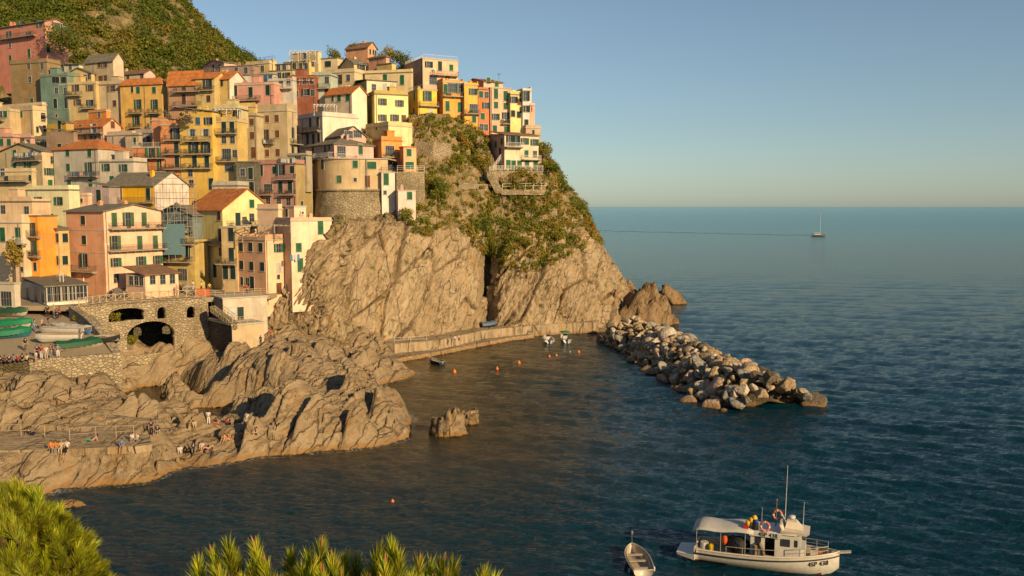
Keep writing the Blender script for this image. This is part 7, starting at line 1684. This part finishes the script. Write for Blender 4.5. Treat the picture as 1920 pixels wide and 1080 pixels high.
crowd([(284, 818, 'stand', 30, 'navy', 'black', 'dark', 'left of two in rock shadow on the'), (296, 816, 'hug', 0, 'black', 'grey', 'brown', 'right of two in rock shadow on the'), (365, 806, 'hug', 20, 'beige', 'beige', 'fair', 'alone near the pool on the'), (391, 797, 'stand', 180, 'white', 'white', 'dark', 'nearest the pool on the'), (409, 798, 'sit', -40, 'pink', 'red', 'brown', 'beside the pool on the'), (428, 797, 'sit', 30, 'red', 'navy', 'dark', 'beside the pool on the'), (463, 800, 'stand', -20, 'white', 'white', 'dark', 'against the tall slab of the'), (421, 828, 'sit', -10, 'bare', 'orange', 'dark', 'left of a close pair on the', 1), (429, 826, 'sit', -25, 'orange', 'beige', 'brown', 'right of a close pair on the'), (454, 824, 'sit', -20, 'bare', 'brown', 'brown', 'between pair and single bather on the', 1), (481, 818, 'hug', -50, 'bare', 'navy', 'dark', 'rightmost bather of the', 1),
       (338, 852, 'hug', 10, 'white', 'white', 'fair', 'first of a low row on the'), (352, 850, 'sit', 0, 'black', 'black', 'dark', 'second of a low row on the'), (363, 849, 'sit', 20, 'navy', 'grey', 'brown', 'third of a low row on the'), (379, 846, 'hug', -10, 'white', 'beige', 'dark', 'fourth of a low row on the'), (391, 845, 'recline', -60, 'beige', 'pink', 'fair', 'last of a low row on the'), (520, 804, 'sit', 0, 'black', 'beige', 'dark', 'in the deep shadow cleft of the'),
       (508, 640, 'stand', 10, 'red', 'brown', 'dark', 'by the concrete platform on the'), (516, 638, 'stand', -30, 'yellow', 'grey', 'brown', 'by the concrete platform on the')], on_shore, 'shore rocks', 'people on the shore rocks')
crowd([(721, 649, 'walk', 80, 'orange', 'brown', 'dark', 'alone on the upper'), (694, 644, 'sit', 10, 'black', 'navy', 'dark', 'at the rope rail of the'), (853, 637, 'ledge', 0, 'white', 'grey', 'brown', 'left of two on the upper'), (860, 635.5, 'ledge', 10, 'pink', 'navy', 'fair', 'right of two on the upper')], lambda x, y: PZ(x, y, 2.32), 'quay', 'people on the quay')
crowd([(809, 655, 'hug', 10, 'black', 'navy', 'dark', 'first of four sitting low on the'), (817, 654, 'sit', 0, 'grey', 'black', 'brown', 'second of four sitting low on the'), (825, 652.5, 'sit', 10, 'white', 'red', 'dark', 'third of four sitting low on the'), (832, 651.5, 'hug', -10, 'beige', 'pink', 'fair', 'fourth of four sitting low on the')], lambda x, y: PZ(x, y, .67), 'quay ledge', 'people on the quay')
crowd([(90, 593, 'stand', 10, 'black', 'black', 'dark', 'nearest the restaurant on the'), (101, 592, 'stand', -40, 'beige', 'grey', 'fair', 'in the knot under the masts of the'), (107, 597, 'phone', 20, 'black', 'navy', 'dark', 'in the knot under the masts of the'), (112, 594, 'walk', -80, 'red', 'black', 'brown', 'in the knot under the masts of the'), (65, 612, 'stand', 90, 'teal', 'blue', 'brown', 'facing a companion on the'), (79, 611, 'stand', -90, 'pink', 'black', 'grey', 'facing a companion on the'), (91, 610, 'walk', 160, 'black', 'grey', 'dark', 'left of the blue skirted boat on the'), (48, 660, 'walk', 70, 'black', 'brown', 'dark', 'alone in the lower middle of the'), (70, 672, 'stand', 20, 'navy', 'black', 'dark', 'left end of the wall group, '), (78, 674, 'stand', -20, 'red', 'white', 'brown', 'middle of the wall group on the'), (87, 674, 'stand', 10, 'white', 'beige', 'fair', 'in the wall group on the'), (96, 672, 'phone', -10, 'brown', 'grey', 'brown', 'in the wall group on the'), (109, 670, 'stand', 40, 'grey', 'white', 'grey', 'right end of the wall group, ')], on_slip, 'boat ramp', 'people on the boat ramp')
person(on_slip(68, 677), 0, 'stand', 'white', 'pink', 'dark', 'small child in white top and pink trousers near the ramp wall edge', 'people on the boat ramp', False, .68)
for k in range(7):
    x = 2 + k * 8.2; person(on_slip(x, 680.5 - k * .7) + Vector((0, -.1, .02)), random.Random(k).uniform(150, 210), 'sit', ('black', 'brown', 'navy', 'grey', 'red', 'black', 'beige')[k], ('navy', 'black', 'brown', 'black', 'navy', 'grey', 'black')[k], ('dark', 'brown', 'fair', 'dark', 'grey', 'dark', 'brown')[k], 'person number %s from the left in the row sitting on the ramp wall top' % ('one', 'two', 'three', 'four', 'five', 'six', 'seven')[k], 'people on the boat ramp')
crowd([(8, 589, 'stand', 20, 'black', 'navy', 'dark', 'first of four by the block on the'), (15, 589, 'stand', -60, 'navy', 'brown', 'dark', 'second of four by the block on the'), (22, 588.5, 'stand', 40, 'grey', 'black', 'grey', 'third of four by the block on the'), (29, 589, 'walk', 90, 'white', 'black', 'brown', 'last of four by the block on the')], on_slip, 'boat ramp', 'people on the boat ramp')
crowd([(362, 545, 'stand', 0, 'white', 'beige', 'dark', 'between the navy parasols on the'), (378, 546, 'walk', -70, 'white', 'black', 'dark', 'between the navy parasols on the'), (393, 549, 'stand', 20, 'yellow', 'navy', 'brown', 'right of the orange crate on the'), (158, 568, 'stand', 30, 'black', 'black', 'dark', 'at the pavilion door on the'), (212, 561, 'phone', 10, 'navy', 'grey', 'brown', 'behind the lattice railing of the'), (238, 559, 'stand', -20, 'beige', 'navy', 'grey', 'behind the lattice railing of the'), (262, 558, 'stand', 15, 'blue', 'black', 'dark', 'behind the lattice railing of the'), (332, 555, 'walk', 60, 'pink', 'navy', 'fair', 'behind the lattice railing of the'), (362, 554, 'phone', 0, 'white', 'navy', 'brown', 'behind the lattice railing of the'), (420, 553, 'walk', 80, 'grey', 'black', 'dark', 'above the grey hut on the'), (463, 552, 'stand', -10, 'red', 'navy', 'brown', 'above the grey hut on the')], lambda x, y: PZ(x, y, ZD + .005), 'square', 'people on the square')
